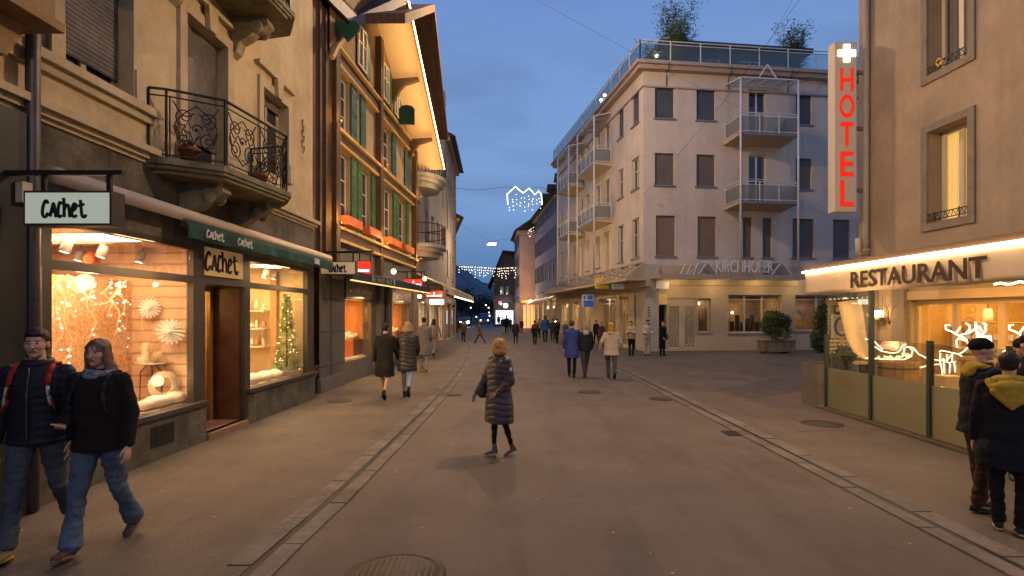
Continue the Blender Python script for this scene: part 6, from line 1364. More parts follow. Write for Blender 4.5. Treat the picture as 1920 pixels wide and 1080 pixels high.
# slatted bench
o = root('bench', (7.6, 12.6, 0), 'pale slatted bench behind the glass screen', 'bench'); mb = MB()
for i in range(5): mb.b(7.35, 8.1, 12.6, 12.64, .95+.09*i, 1.01+.09*i)
mb.make('backrest', M('pale_slats', (.5, .44, .32), .7), o); MB().b(7.35, 8.1, 12.15, 12.6, .84, .88).make('seat', MATS['pale_slats'], o)
for xx in (7.4, 8.0): MB().b(xx, xx+.05, 12.2, 12.55, 0, .84).make('leg', m_black, o)
# poster with a blue ring, black plate above
YP = 13.4; o, F, w_, zb, zt = flat_sign('poster_board', 'white poster with a blue ring beside the cream sail panel', 1564, 1590, 590, 634, YP, M('poster_white', (.5, .45, .35), .6))
F2 = F; mb = MB(); cc = Vector(F.P(w_*.55, .006, (zb+zt)/2)); mb.tube([cc+Vector((.17*math.cos(a), 0, .22*math.sin(a))) for a in [6.283*k/28 for k in range(28)]], .032, 6, closed=True); mb.make('ring_emblem', M('ring_blue', (.03, .05, .3), .5), o)
MB().ball(cc, (.09, .01, .13), 12, 8).make('portrait_spot', M('ring_inner', (.45, .3, .25), .6), o)
MB().box(F, 0, .03, -.1, -.05, 0, zb).box(F, w_-.03, w_, -.1, -.05, 0, zb).make('leg', m_black, o)
o, F, w_, zb, zt = flat_sign('plate_sign', 'small black plate sign with white letters above the poster', 1563, 1586, 573, 587, YP, M('black_plate', (.02, .02, .02), .5)); text_mb('B', F, w_*.2, w_*.5, zb+.04, zt-.04, .002, .008, bold=.02).make('lettering', MATS['white_paint'], o); MB().box(F, w_*.4, w_*.6, -.1, -.05, 0, zb).make('pole', m_black, o)
# cream sail panel (curved, hangs from the awning frame)
o = root('sail_panel', at(1603, 10.6, 620), 'cream curved fabric sail panel hanging behind the tall glass pane', 'sail panel'); YS = 11.2; mb = MB(); mb.smooth = True
edgeL = [(1570, 565), (1578, 600), (1587, 635), (1600, 660), (1618, 673), (1630, 676)]; edgeR = [(1613, 561), (1619, 590), (1623, 620), (1627, 645), (1630, 660), (1631, 677)]
VV = []
for k in range(6):
    for t in (0, .25, .5, .75, 1): px = edgeL[k][0]+(edgeR[k][0]-edgeL[k][0])*t; py = edgeL[k][1]+(edgeR[k][1]-edgeL[k][1])*t; VV.append(at(px, YS+.12*math.sin(t*3.14), py))
mb.add(VV, [(k*5+i, k*5+i+1, (k+1)*5+i+1, (k+1)*5+i) for k in range(5) for i in range(4)]); mb.make('cloth', M('glowing_sail_cloth', (.72, .50, .28), .8, emit=(1, .6, .3), es=.45), o, recalc=False).modifiers.new('s', 'SOLIDIFY').thickness = .01  # cloth glows by itself in place of the awning light on it
MB().tube([at(1569, YS, 565), at(1590, YS+.1, 562), at(1614, YS, 560)], .02, 6).tube([at(1590, YS+.1, 562), at(1590, YS+.1, 540)], .015, 6).make('top_rod', m_bronze, o)
light('POINT', 'sail_fill', at(1585, 9.6, 570), 22, WARM, .15)  # fill light without a fitting, added to brighten the sail
# sleigh of light tubes on a wooden barrel tub
YB = 10.3; m_tubeL = EM('white_glow', 0, 0) if 'white_glow' not in MATS else MATS['white_glow']; m_rtube = EM('red_glow', (1, .06, .03), 1.5); m_ytube = EM('yellow_glow', (1, .62, .2), 4)
bx = (x(1684, YB)); o = root('wooden_tub', (bx, YB, 0), 'oval wooden tub carrying the glowing sleigh', 'tub')
mb = MB(); a0 = .42; prof = [(1.0, .0), (1.06, .25), (1.1, .5), (1.12, 1.06), (1.02, 1.06), (.98, .6)]
vs = []; seg = 28
for s_, h in prof:
    for k in range(seg): an = 6.283*k/seg; vs.append((bx+.30*s_*math.cos(an), YB+.25*s_*math.sin(an), h))
mb.add(vs, [(i*seg+k, i*seg+(k+1) % seg, (i+1)*seg+(k+1) % seg, (i+1)*seg+k) for i in range(len(prof)-1) for k in range(seg)]+[tuple(range((len(prof)-1)*seg, len(prof)*seg))]); mb.make('barrel', M('orange_wood', (.32, .16, .05), .6, var=.3, vs=4, stripe=(0, .11, .008, .4)), o)
mb = MB()
for h in (.3, .95): mb.tube([(bx+.342*math.cos(6.283*k/28), YB+.288*math.sin(6.283*k/28), h) for k in range(28)], .014, 5, closed=True)
mb.make('hoop', m_black, o)
o = root('light_sleigh', (bx, YB, 1.08), 'sleigh outlined in white light tubes with a red glowing load', 'sleigh')
def lt_(pts, Y_, m_b, r=.011, depth=0): m_b.tube([at(px, Y_+depth, py) for px, py in pts], r*.72, 6)
mb = MB()
for dp in (-.14, .14):
    lt_([(1622, 636), (1630, 636), (1640, 650), (1652, 658), (1670, 662), (1682, 661), (1688, 656), (1692, 648), (1698, 646)], YB, mb, .011, dp)
    lt_([(1636, 634), (1644, 646), (1655, 655)], YB, mb, .010, dp); lt_([(1622, 671), (1640, 672), (1670, 674), (1695, 674), (1708, 668), (1711, 658), (1704, 650), (1696, 652), (1694, 660), (1700, 667), (1708, 666)], YB, mb, .011, dp)
mb.make('glow_tube', m_tubeL, o)
mb = MB(); rn = random.Random(6)
for k in range(5): lt_([(1650+k*3, 650), (1656+k*5, 641+k), (1668+k*4, 641), (1676+k*2, 650), (1680, 658)], YB, mb, .012, -.1+.05*k)
mb.ball(at(1664, YB, 650), (.09, .07, .05), 12, 8).ball(at(1674, YB-.03, 653), (.07, .07, .045), 12, 8); mb.make('red_load', m_rtube, o)
mb = MB()
for i in range(60): px = 1640+rn.random()*66; mb.ball(at(px, YB+rn.uniform(-.15, .15), 667+rn.random()*6-(4 if px > 1690 else 0)), .012, 6, 4)
mb.make('bulb', m_ytube, o)
light('POINT', 'sleigh_light', at(1680, YB-.1, 640), 5, WARM, .15)
ls = root('light_string', at(1730, YB, 668), 'white light tube looping from the glowing sleigh to the reindeer', 'light string'); mb = MB()
lt_([(1702, 650), (1712, 652), (1722, 664), (1736, 671), (1760, 676), (1768, 674)], YB, mb, .011); lt_([(1712, 680), (1713, 692), (1718, 693), (1726, 689), (1745, 684), (1762, 683)], YB, mb, .011); mb.make('glow_tube', m_tubeL, ls)
# glowing reindeer
def reindeer(px0, sc_, Y_, label):
    o = root('light_reindeer', at(px0+25*sc_, Y_, 700), label, 'reindeer', 'reindeer outlined in white light tubes'); mb = MB()
    T = lambda pts: [(px0+a*sc_, 600+(b-600)*sc_) for a, b in pts]
    for dp in (-.08, .08):
        for pts in ([(0, 660), (4, 657), (22, 661), (36, 664), (42, 668)], [(2, 662), (1, 675), (4, 688), (6, 702)], [(8, 672), (9, 690), (10, 700)], [(6, 676), (18, 680), (30, 678)], [(20, 682), (19, 700)], [(28, 680), (30, 698)], [(14, 664), (14, 676), (24, 664), (24, 678)],
                    [(33, 652), (32, 640), (36, 634), (52, 640), (56, 650), (44, 660), (36, 664)]): lt_(T(pts), Y_, mb, .010, dp)
    for sg, dp in ((1, -.07), (1, .07)):
        lt_(T([(52, 638), (44, 632), (34, 628), (24, 622), (13, 618)]), Y_, mb, .013, dp); lt_(T([(13, 618), (12, 610), (20, 609)]), Y_, mb, .016, dp); lt_(T([(30, 626), (36, 619), (40, 613)]), Y_, mb, .014, dp)
        lt_(T([(40, 628), (56, 624), (66, 618), (70, 612)]), Y_, mb, .014, dp); lt_(T([(50, 625), (58, 616), (56, 610), (50, 606)]), Y_, mb, .014, dp)
    mb.make('glow_tube', m_tubeL, o); MB().lathe(at(px0+50*sc_, Y_, 600+38*sc_), [(.0, 0), (.02, .0)], 8).make('nose', m_rtube, o)
    q = at(px0+15*sc_, Y_, 700); MB().bar((q[0], q[1], 0), (q[0], q[1], at(0, Y_, 704)[2]), .3, .3).make('stand', m_cwood, o)
    return o
reindeer(1761, 1.0, 9.2, 'reindeer outlined in white light tubes behind the man in the black beanie'); reindeer(1880, 1.0, 8.8, 'reindeer outlined in white light tubes at the right edge of the terrace')
o = root('light_antler', at(1838, 8.9, 630), 'third glowing antler pair and bulbs standing behind the first reindeer', 'light ornament'); mb = MB()
lt_([(1836, 640), (1832, 625), (1830, 612), (1829, 604)], 8.9, mb, .02); lt_([(1832, 622), (1840, 628), (1848, 620), (1848, 608), (1844, 606)], 8.9, mb, .02); lt_([(1836, 612), (1840, 620)], 8.9, mb, .018)
for i in range(26): mb.ball(at(1832+rn.random()*26, 8.9, 630+rn.random()*14), .018, 6, 4)
mb.make('glow_tube', m_tubeL, o); q = at(1842, 8.9, 650); MB().bar((q[0], q[1], 0), q, .05).make('stand', m_cwood, o)
light('POINT', 'reindeer_light', at(1800, 8.4, 630), 8, WARM, .2)
# ---- HOTEL sign
YH_ = 14.4; zA, zB = z(397, YH_), z(78, YH_); x0, x1 = x(1565, YH_), x(1607, YH_)
hs_ = root('hotel_sign', (x1, YH_, 6.5), 'tall white box sign with red letters HOTEL and a glowing white cross', 'sign')
MB().b(x0, x1, YH_, YH_+.32, zA, zB).make('box', M('sign_ivory', (.50, .44, .36), .5, emit=(1, .75, .5), es=.03), hs_, bevel=.02)
HS = Fac(0, YH_, 1, 0, (0, -1)); m_hred = M('hotel_red', (.65, .02, .01), .5, emit=(1, .03, .01), es=.55)
for ch_, py0, py1 in (('H', 128, 171), ('O', 177, 221), ('T', 229, 274), ('E', 284, 331), ('L', 338, 387)):
    k = .0 if ch_ != 'O' else .02; text_mb(ch_, HS, x0+.14-k, x1-.10+k, z(py1, YH_), z(py0, YH_), .004, .012, bold=.018).make('letter', m_hred, hs_)
c = (x0+x1)/2+.02; zc = z(100, YH_); h = .235; MB().prism(HS, [(c-h*.36, zc-h), (c+h*.36, zc-h), (c+h*.36, zc-h*.36), (c+h, zc-h*.36), (c+h, zc+h*.36), (c+h*.36, zc+h*.36), (c+h*.36, zc+h), (c-h*.36, zc+h), (c-h*.36, zc+h*.36), (c-h, zc+h*.36), (c-h, zc-h*.36), (c-h*.36, zc-h*.36)], .004, .02).make('cross', EM('cross_glow', (1, .95, .6), 3.2), hs_)
for zz in (zB-.75, (zA+zB)/2, zA+.6): MB().bar((x1, YH_+.16, zz), (9.52, YH_+.16, zz), .09).make('bracket', m_hfr, hs_)
MB().tube([(9.3, 14.6, 4.0), (9.3, 14.6, 3.55)], .08, 10).make('sensor_tube', MATS['cream_metal'], hs_)
# ================================================================== street lamps on cables, christmas lights
def hanging_lamp(p, label, power, wires, col=(1, .64, .34), glow=30):
    o = root('hanging_street_lamp', p, label, 'street lamp', 'street lamps hung on cables over the road'); q = Vector(p)
    MB().lathe(q, [(.05, .14), (.16, .1), (.34, .02), (.34, 0), (.28, 0)], 18).make('hood', M('lamp_hood', (.3, .3, .3), .5), o); MB().ball(q+Vector((-.12, 0, -.03)), (.13, .13, .07), 10, 6).ball(q+Vector((.14, 0, -.03)), (.13, .13, .07), 10, 6).make('lamp_glass', EM('street_glow', (1, .86, .62), glow), o)
    mb = MB()
    for w in wires: a = q+Vector((0, 0, .14)); b = Vector(w); mb.tube([a, (a+b)/2-Vector((0, 0, .12)), b], .006, 4)
    mb.make('cable', m_black, o); light('POINT', 'street_lamp_light', q-Vector((0, 0, .3)), power, col, .18); return o
hanging_lamp(at(922, 36, 457), 'lit street lamp hanging on a cable over the middle of the road', 900, [(-4.3, 36, 8.6), KS.P(8, 0, 8.5)])
hanging_lamp((2.6, 9.5, 7.9), 'street lamp hanging on a cable above the near end of the road', 1250, [(-4.7, 9.5, 8.8), (9.7, 10.5, 9.0)])
hanging_lamp((-.2, 21.5, 14.9), 'added lamp on a cable out of view that brightens the corner building', 3600, [(-4.3, 21.5, 15.2), KF.P(6, 0, 13.0)])  # unseen lamp, added above the view to brighten the corner building
hanging_lamp((1.2, -7, 8.2), 'street lamp hanging on a cable behind the viewer', 1000, [(-5.0, -7, 9), (10.5, -7, 9)])
light('POINT', 'far_street_light', (-2.5, 60, 6.5), 700, (1, .64, .34), .2)
def garland(label, line, Y_, strands, seed, r=.03, name='christmas_light', frame=True, wires=None):
    o = root(name, at(line[len(line)//2][0], Y_, line[len(line)//2][1]), label, 'christmas lights'); mb = MB(); mb.tube([at(a, Y_, b) for a, b in line], r*1.1 if frame else .012, 6)
    mb.make('frame_tube', EM('xmas_tube', (1, .86, .66), 7) if frame else MATS['pale_wire'], o); rn = random.Random(seed); xs = [p[0] for p in line]; ys = [p[1] for p in line]
    xa, xb = min(xs), max(xs)
    for k in range(strands):
        px = xa+(xb-xa)*(k+.5)/strands; L0 = sorted(zip(xs, ys)); py = np.interp(px, [q[0] for q in L0], [q[1] for q in L0]); ln = rn.uniform(.35, 1.0)*(34 if frame else 24)*(1.0 if not frame else .9); st = 12 if frame else 1; mb = MB(); n = max(2, int(ln/(6.5 if frame else 4.2)))
        w_ = MB()
        for j in range(n): mb.ball(at(px+rn.uniform(-1.4, 1.4), Y_+rn.uniform(-.1, .1), py+(12 if frame else 1)+ln*j/n+rn.uniform(-2.4, 2.4)*(1 if frame else .2)), r*.8, 6, 4)
        s_ = mb.make('light_strand', EM('xmas_bulb', (1, .80, .55), 9), o)
    if wires:
        mb = MB()
        for a, b in wires: mb.tube([a, (Vector(a)+Vector(b))/2-Vector((0, 0, .25)), b], .012, 4)
        mb.make('cable', m_black, o)
    return o
garland('zigzag mountain shaped christmas light hanging over the street', [(952, 383), (951, 364), (966, 350), (981, 362), (992, 353), (1003, 365), (1010, 358), (1015, 364), (1016, 384)], 38, 9, 3, .024, wires=[(at(951, 38, 350), (-4.8, 38, 10.9)), (at(1010, 38, 350), KS.P(10, 0, 10.4)), (at(951, 38, 350), at(1010, 38, 350))])
garland('icicle christmas light string spanning the far street', [(860, 499), (880, 500), (905, 501), (935, 503), (968, 501)], 56, 26, 9, .035, frame=False)
garland('faint christmas light string by the rose building', [(990, 432), (1002, 425)], 58, 4, 12, .03, frame=False)
# overhead cables
cb = root('overhead_cable', (0, 26, 12), 'thin dark cables strung across the street to the corner building', 'cable'); mb = MB()
for a, b in ((KS.P(.0, .0, 8.3), (9.6, 14.0, 13.0)), (KF.P(7, 0, 16.6), (9.7, 12, 16))): mb.tube([a, (Vector(a)+Vector(b))/2-Vector((0, 0, .35)), b], .007, 4)
mb.make('cable', m_black, cb)
# ================================================================== people
def remesh(mb, vox, smooth=2, disp=None, dec=None):
    """merge overlapping closed pieces into ONE continuous surface"""
    me = bpy.data.meshes.new('t'); me.from_pydata([tuple(v) for v in mb.v], [], mb.f); bm = bmesh.new(); bm.from_mesh(me); bmesh.ops.recalc_face_normals(bm, faces=bm.faces); bm.to_mesh(me); bm.free()
    ob = bpy.data.objects.new('t', me); COL.objects.link(ob)
    r = ob.modifiers.new('r', 'REMESH'); r.mode = 'VOXEL'; r.voxel_size = vox
    if smooth: s = ob.modifiers.new('s', 'SMOOTH'); s.factor = .6; s.iterations = smooth
    bpy.context.view_layer.update(); out = bpy.data.meshes.new_from_object(ob.evaluated_get(bpy.context.evaluated_depsgraph_get()))
    bpy.data.objects.remove(ob); bpy.data.meshes.remove(me)
    if disp:
        n = len(out.vertices); co = np.empty(n*3); no = np.empty(n*3); out.vertices.foreach_get('co', co); out.vertices.foreach_get('normal', no)
        co = disp(co.reshape(-1, 3), no.reshape(-1, 3)); out.vertices.foreach_set('co', co.ravel())
    out.polygons.foreach_set('use_smooth', [True]*len(out.polygons)); out.update(); return out
def cobj(name, me, mat, parent):
    me.name = name; me.materials.clear(); me.materials.append(mat); o = bpy.data.objects.new(name, me); COL.objects.link(o); o.parent = parent; return o
def sobj(mb, name, mat, parent):
    me = bpy.data.meshes.new(name); me.from_pydata([tuple(v) for v in mb.v], [], mb.f); me.polygons.foreach_set('use_smooth', [True]*len(me.polygons)); me.materials.append(mat)
    bm = bmesh.new(); bm.from_mesh(me); bmesh.ops.recalc_face_normals(bm, faces=bm.faces); bm.to_mesh(me); bm.free()
    o = bpy.data.objects.new(name, me); COL.objects.link(o); o.parent = parent; return o
m_skin = M('skin', (.52, .31, .215), .55, var=.08, vs=9, bump=.1, bs=150); m_lip = M('lips', (.30, .08, .06), .5); m_eyew = M('eye_white', (.5, .48, .44), .3); m_iris = M('iris', (.02, .012, .008), .2)
def cloth(name, col, rough=.85, **k): return M(name, col, rough, var=k.get('var', .18), vs=k.get('vs', 9), bump=k.get('bump', .35), bs=k.get('bs', 70), spec=k.get('spec', .2))
NV = lambda v: np.array(v)
def folds(amp, sc=9.0, seed=0.0, z0=-9, z1=9):
    def f(co, no):
        out = co.copy()
        for i in range(len(co)):
            x, y, z = co[i]
            if z0 < z < z1: out[i] += no[i]*amp*(noise.noise(Vector((x*sc*.7, y*sc*.7, z*sc*1.6+seed)))+.5*noise.noise(Vector((x*sc*2, y*sc*2, z*sc*2.6+seed))))
        return out
    return f
def puff(per, amp, z0=0, z1=3):
    def f(co, no):
        z = co[:, 2]+.02*np.sin(co[:, 0]*14); k = np.abs(np.sin(np.pi*z/per))**.45-.6; m = ((co[:, 2] > z0) & (co[:, 2] < z1)).astype(float)
        return co+no*(amp*k*m)[:, None]
    return f
def person(pos, yaw, H, label, top, topm, legm, shoem, hairm, hair='short', hem=.88, legs=((18, 8), (-16, 22)), arms=((-12, 6, 18, 0), (14, 6, 24, 0)), lean=3, head=(0, 0), q=2,
           sleeve=.055, coatw=1.0, bare=False, legw=1.0, cuff=.062, extra=None, build=1.0, group=None, hood=None, beanie=None, scarf=None, soles=None, hands=True, flare=1.0, quilt=None, legend=None):
    """pos ground point; yaw degrees (0 = walking away from the camera, +90 = to the left); legs ((thigh, knee) left, right); arms ((forward, outward, elbow, inward) left, right)"""
    root_ = bpy.data.objects.new('person', None); COL.objects.link(root_); tag(root_, label, 'person', group)
    vox = {3: .0065, 2: .011, 1: .02, 0: .034}[q]; seg = {3: 16, 2: 12, 1: 10, 0: 8}[q]
    B = build; FW = Vector((0, 1, 0))
    hipz, T, S = .90, .42, .40
    lg = []
    for sx, (a, k) in zip((-1, 1), legs):
        hp_ = Vector((sx*.088*B, 0, hipz)); kn = hp_+Vector((0, math.sin(R(a)), -math.cos(R(a))))*T; b = a-k; an = kn+Vector((0, math.sin(R(b)), -math.cos(R(b))))*S; an.x = sx*.075
        lg.append((hp_, kn, an, b))
    ft = []
    for hp_, kn, an, b in lg:
        pitch = max(-55, min(22, b*1.0 if b < 0 else b*.55)); ft.append(pitch)
    low = min(an.z-.075-(max(0, -math.sin(R(p)))*.14) for (_, _, an, _), p in zip(lg, ft)); dz = -low
    UT = Matrix.Translation((0, 0, hipz+dz)) @ Matrix.Rotation(R(-lean), 4, 'X') @ Matrix.Translation((0, 0, -hipz))
    lg = [(a+Vector((0, 0, dz)), b+Vector((0, 0, dz)), c+Vector((0, 0, dz)), d) for a, b, c, d in lg]
    t3 = lambda p: UT@Vector(p)
    HC = Vector((0, .012, 1.635)); HM = UT@Matrix.Translation((0, .0, 1.53))@Matrix.Rotation(R(head[0]), 4, 'Z')@Matrix.Rotation(R(head[1]), 4, 'X')@Matrix.Translation((0, .0, -1.53))
    h3 = lambda p: HM@(HC+Vector(p)); hr = HM.to_3x3()
    # arms
    ar = []
    for sx, (a, o_, e_, inw) in zip((-1, 1), arms):
        sh_ = t3((sx*.185*B, -.005, 1.405)); d = Vector((sx*math.sin(R(o_)), math.sin(R(a))*math.cos(R(o_)), -math.cos(R(a))*math.cos(R(o_)))); el = sh_+d*.285
        f = a+e_; d2 = Vector((-sx*math.sin(R(inw))*math.sin(R(f))+sx*math.sin(R(o_))*.6*math.cos(R(e_)), math.cos(R(inw))*math.sin(R(f)), -math.cos(R(f)))).normalized(); wr = el+d2*.255
        ar.append((sh_, el, wr, d2, sx))
    sk = MB()
    sk.stack([(0, 0, .86, .11*B, .085), (0, 0, .95, .14*B, .10), (0, 0, 1.08, .12*B, .09), (0, 0, 1.25, .15*B, .10), (0, 0, 1.37, .165*B, .095), (0, -.01, 1.45, .10, .07), (0, -.012, 1.49, .055, .055)], seg, UT)
    for hp_, kn, an, b in lg:
        g_ = 1 if bare else min(1, legw*.82); sk.cap(hp_, kn, .078*g_, .05*g_, seg); sk.cap(kn, an, .054*g_, .036*g_, seg)
    for sh_, el, wr, d2, sx in ar: sk.cap(sh_, el, .048, .038, seg); sk.cap(el, wr, .038, .026, seg)
    sk.cap(t3((0, -.012, 1.44)), h3((0, -.02, -.06)), .054, .052, seg)
    sk.ball(h3((0, -.012, .025)), (.073, .093, .090), seg+4, 12, hr); sk.ball(h3((0, .022, -.048)), (.053, .062, .064), seg+2, 10, hr); sk.ball(h3((0, .030, -.01)), (.064, .060, .062), seg+2, 10, hr)
    if q >= 1:
        sk.cap(h3((0, .082, .012)), h3((0, .102, -.022)), .009, .0135, 8); sk.ball(h3((0, .062, -.088)), (.024, .020, .018), 10, 8, hr)
        for sx in (-1, 1): sk.ball(h3((sx*.072, -.008, -.006)), (.012, .019, .032), 8, 8, hr)
        sk.cap(h3((-.016, .079, -.052)), h3((.016, .079, -.052)), .010, .010, 8)
    if hands:
        for sh_, el, wr, d2, sx in ar:
            up = Vector((0, 0, 1)); fwd = (FW-d2*FW.dot(d2)); fwd = fwd.normalized() if fwd.length > .1 else up.cross(d2).normalized(); pn = d2.cross(fwd).normalized()
            inward = Vector((-sx, 0, 0)); pn = pn if pn.dot(inward) > 0 else -pn
            for k in (-1.2, 0, 1.2): sk.cap(wr+d2*.01+fwd*k*.010, wr+d2*.085+fwd*k*.020, .0155, .014, 8)
            if q >= 1:
                for k, L2 in ((1.5, .072), (.5, .082), (-.5, .078), (-1.5, .060)):
                    b0 = wr+d2*.09+fwd*k*.0195; j = b0+d2*L2*.5+pn*L2*.12; sk.cap(b0, j, .0098, .0088, 8); sk.cap(j, j+d2*L2*.38+pn*L2*.34, .0088, .0075, 8)
                b0 = wr+d2*.03+fwd*.026; j = b0+d2*.038+fwd*.028+pn*.01; sk.cap(b0, j, .0125, .0105, 8); sk.cap(j, j+d2*.034+fwd*.004+pn*.012, .0105, .0085, 8)
    def fdisp(co, no):
        if q < 2: return co
        inv = HM.inverted(); M4 = np.array(inv); loc = co@M4[:3, :3].T+M4[:3, 3]-np.array(HC); out = co.copy(); hr_ = np.array(hr)
        for sx in (-1, 1):
            g = np.exp(-(((loc[:, 0]-sx*.031)/.017)**2+((loc[:, 2]-.012)/.012)**2)); m = loc[:, 1] > .04; out += ((-g*m*.012)[:, None])*(hr_@np.array([0, 1, 0]))
            g = np.exp(-(((loc[:, 0]-sx*.036)/.02)**2+((loc[:, 2]+.03)/.02)**2)); out += ((g*m*.004)[:, None])*(hr_@np.array([0, 1, 0]))
        g = np.exp(-((loc[:, 0]/.03)**2+((loc[:, 2]+.068)/.007)**2)); m = loc[:, 1] > .04; out += ((-g*m*.004)[:, None])*(hr_@np.array([0, 1, 0]))
        return out
    cobj('body', remesh(sk, vox if q < 3 else .0058, 2 if q > 1 else 1, fdisp), m_skin, root_)
    if q >= 2:
        for sx in (-1, 1):
            mb = MB(); mb.ball(h3((sx*.031, .0745, .012)), (.0125, .010, .0062), 10, 8, hr); e_ = sobj(mb, 'eye', m_eyew, root_); mb = MB(); mb.ball(h3((sx*.031, .0825, .012)), (.0058, .0035, .0058), 8, 6, hr); sobj(mb, 'iris', m_iris, e_)
            mb = MB(); mb.tube([h3((sx*.016, .0875, .028)), h3((sx*.032, .0865, .033)), h3((sx*.047, .077, .028))], .0030, 6); sobj(mb, 'eyebrow', hairm, root_)
        mb = MB(); mb.tube([h3((-.022, .079, -.052)), h3((-.010, .0905, -.0495)), h3((0, .0915, -.051)), h3((.010, .0905, -.0495)), h3((.022, .079, -.052))], .0052, 8); sobj(mb, 'lips', m_lip, root_)
    # trousers
    if not bare:
        tr = MB(); tr.stack([(0, 0, .84+dz, .150*B, .112), (0, 0, .90+dz, .165*B, .125), (0, 0, .98+dz, .150*B, .112), (0, 0, 1.02+dz, .14*B, .105)], seg+4)
        for hp_, kn, an, b in lg:
            d = (an-kn).normalized(); tr.cap(hp_+Vector((0, 0, .0)), kn, .098*legw*B, .066*legw, seg); tr.cap(kn, kn+(an-kn)*.5, .066*legw, .058*legw, seg)
            e_ = an+d*(.012+.02*(flare > 1)); tr.cap(kn+(an-kn)*.5, e_-d*cuff*.7, .058*legw, cuff*flare*legw, seg)
        cobj('trousers', remesh(tr, vox*1.15, 2, folds(.010 if q > 1 else .006, 12, H*7) if q else None), legm, root_)
    # shoes
    for (hp_, kn, an, b), p in zip(lg, ft):
        Rm = Matrix.Rotation(R(p), 3, 'X'); o_ = an+Vector((0, .0, 0)); f = lambda v: o_+Rm@Vector(v); mb = MB()
        mb.ball(f((0, -.018, -.040)), (.038, .052, .046), 12, 8, Rm); mb.ball(f((0, .055, -.048)), (.040, .085, .034), 12, 8, Rm); mb.ball(f((0, .118, -.055)), (.043, .062, .026), 12, 8, Rm); mb.cap(f((0, -.012, -.03)), f((0, -.005, .05)), .040, .042, 10)
        s_ = cobj('shoe', remesh(mb, max(vox*.9, .007), 2), shoem, root_)
        if q >= 2:
            ml = MB(); rr = []
            for k in range(20): a = 6.283*k/20; yy = math.sin(a); rr.append((.043*math.cos(a)*(1+.12*yy), .052+.125*yy))
            ml.add([f((x_, y_, -.079)) for x_, y_ in rr]+[f((x_, y_, -.060)) for x_, y_ in rr], [tuple(range(20)), tuple(range(39, 19, -1))]+[(i, (i+1) % 20, 20+(i+1) % 20, 20+i) for i in range(20)]); sobj(ml, 'sole', soles or m_black, s_)
    # top
    if hem is not None:
        co = MB(); w = coatw; hw = .175*B*w; rings = []
        for z_, rx, ry in ((hem, .190, .150), (hem+.015, .196, .156), (.90, .186, .148), (1.05, .172, .140), (1.20, .182, .142), (1.33, .196, .140), (1.40, .188, .125), (1.45, .135, .098), (1.485, .085, .085), (1.515, .078, .080)):
            if z_ < hem: continue
            fl = 1+.12*max(0, (.9-z_)/.5) if z_ < .9 else 1
            if z_ <= 1.4: rx *= w*fl; ry *= w*fl
            rings.append((0, 0, z_, rx*B, ry))
        if hem < .7: rings.insert(2, (0, 0, .78, .196*B*w*1.04, .158*w*1.04))
        # below the hips the coat hangs straight, above it leans with the torso
        co.stack(rings, seg+8, UT)
        for sh_, el, wr, d2, sx in ar:
            k = sleeve/.055; co.cap(sh_+Vector((-sx*.01, 0, -.005)), el, .073*k, .058*k, seg); co.cap(el, wr-d2*.015, .058*k, .044*k, seg)
        dsp = puff(quilt[0], quilt[1]) if quilt else folds(.010, 8, H*3) 
        cobj(top, remesh(co, vox*1.15, 3, dsp if q else None), topm, root_)
        if q >= 2 and quilt: 
            mb = MB(); mb.tube([t3((0, .165*w*(1 if z_ < 1.3 else .9), z_)) if z_ < 1.38 else t3((0, .125, z_)) for z_ in np.linspace(hem+.03, 1.46, 12)], .006, 6); sobj(mb, 'zip', MATS['zinc_pipe'], root_)
    # hair / hats
    rn = random.Random(int(H*1000)); 
    if hair:
        hb_ = MB()
        if hair == 'short': hb_.ball(h3((0, -.022, .040)), (.080, .094, .086), 16, 12, hr); hb_.ball(h3((0, -.045, .0)), (.074, .066, .07), 14, 10, hr); hb_.ball(h3((0, .035, .082)), (.060, .05, .034), 12, 8, hr)
        elif hair == 'bob':
            hb_.ball(h3((0, -.018, .040)), (.090, .098, .086), 16, 12, hr); hb_.ball(h3((0, -.045, -.02)), (.098, .078, .105), 16, 12, hr); hb_.ball(h3((0, -.05, -.080)), (.118, .074, .066), 14, 10, hr)
            for sx in (-1, 1): hb_.ball(h3((sx*.090, -.002, -.045)), (.034, .056, .088), 12, 10, hr)
        elif hair == 'long':
            hb_.ball(h3((0, -.018, .040)), (.086, .096, .084), 16, 12, hr); hb_.ball(h3((0, -.048, -.05)), (.088, .062, .12), 16, 12, hr); hb_.ball(h3((0, -.07, -.15)), (.08, .045, .11), 14, 10, hr)
            for sx in (-1, 1): hb_.ball(h3((sx*.074, -.005, -.035)), (.020, .046, .095), 12, 10, hr); hb_.ball(h3((sx*.080, -.012, -.12)), (.026, .036, .075), 12, 10, hr)
            hb_.cap(h3((-.01, .052, .100)), h3((-.066, .036, .055)), .018, .014, 10); hb_.cap(h3((-.01, .052, .102)), h3((.066, .036, .05)), .020, .013, 10); hb_.ball(h3((-.07, -.06, -.17)), (.055, .05, .10), 12, 10, hr); hb_.ball(h3((.07, -.06, -.17)), (.055, .05, .10), 12, 10, hr)
        elif hair == 'bun': hb_.ball(h3((0, -.022, .038)), (.080, .092, .082), 16, 12, hr); hb_.ball(h3((0, -.10, .07)), (.036, .034, .034), 12, 8, hr)
        def hd(co_, no_):
            if q < 2: return co_
            inv = np.array(HM.inverted()); loc = co_@inv[:3, :3].T+inv[:3, 3]-np.array(HC); a = np.arctan2(loc[:, 0], -loc[:, 1]+.02)
            return co_+no_*(.0028*np.sin(a*34+loc[:, 2]*18)+.0020*np.sin(a*61))[:, None]
        cobj('hair', remesh(hb_, max(vox*.85, .0065), 2, hd), hairm, root_)
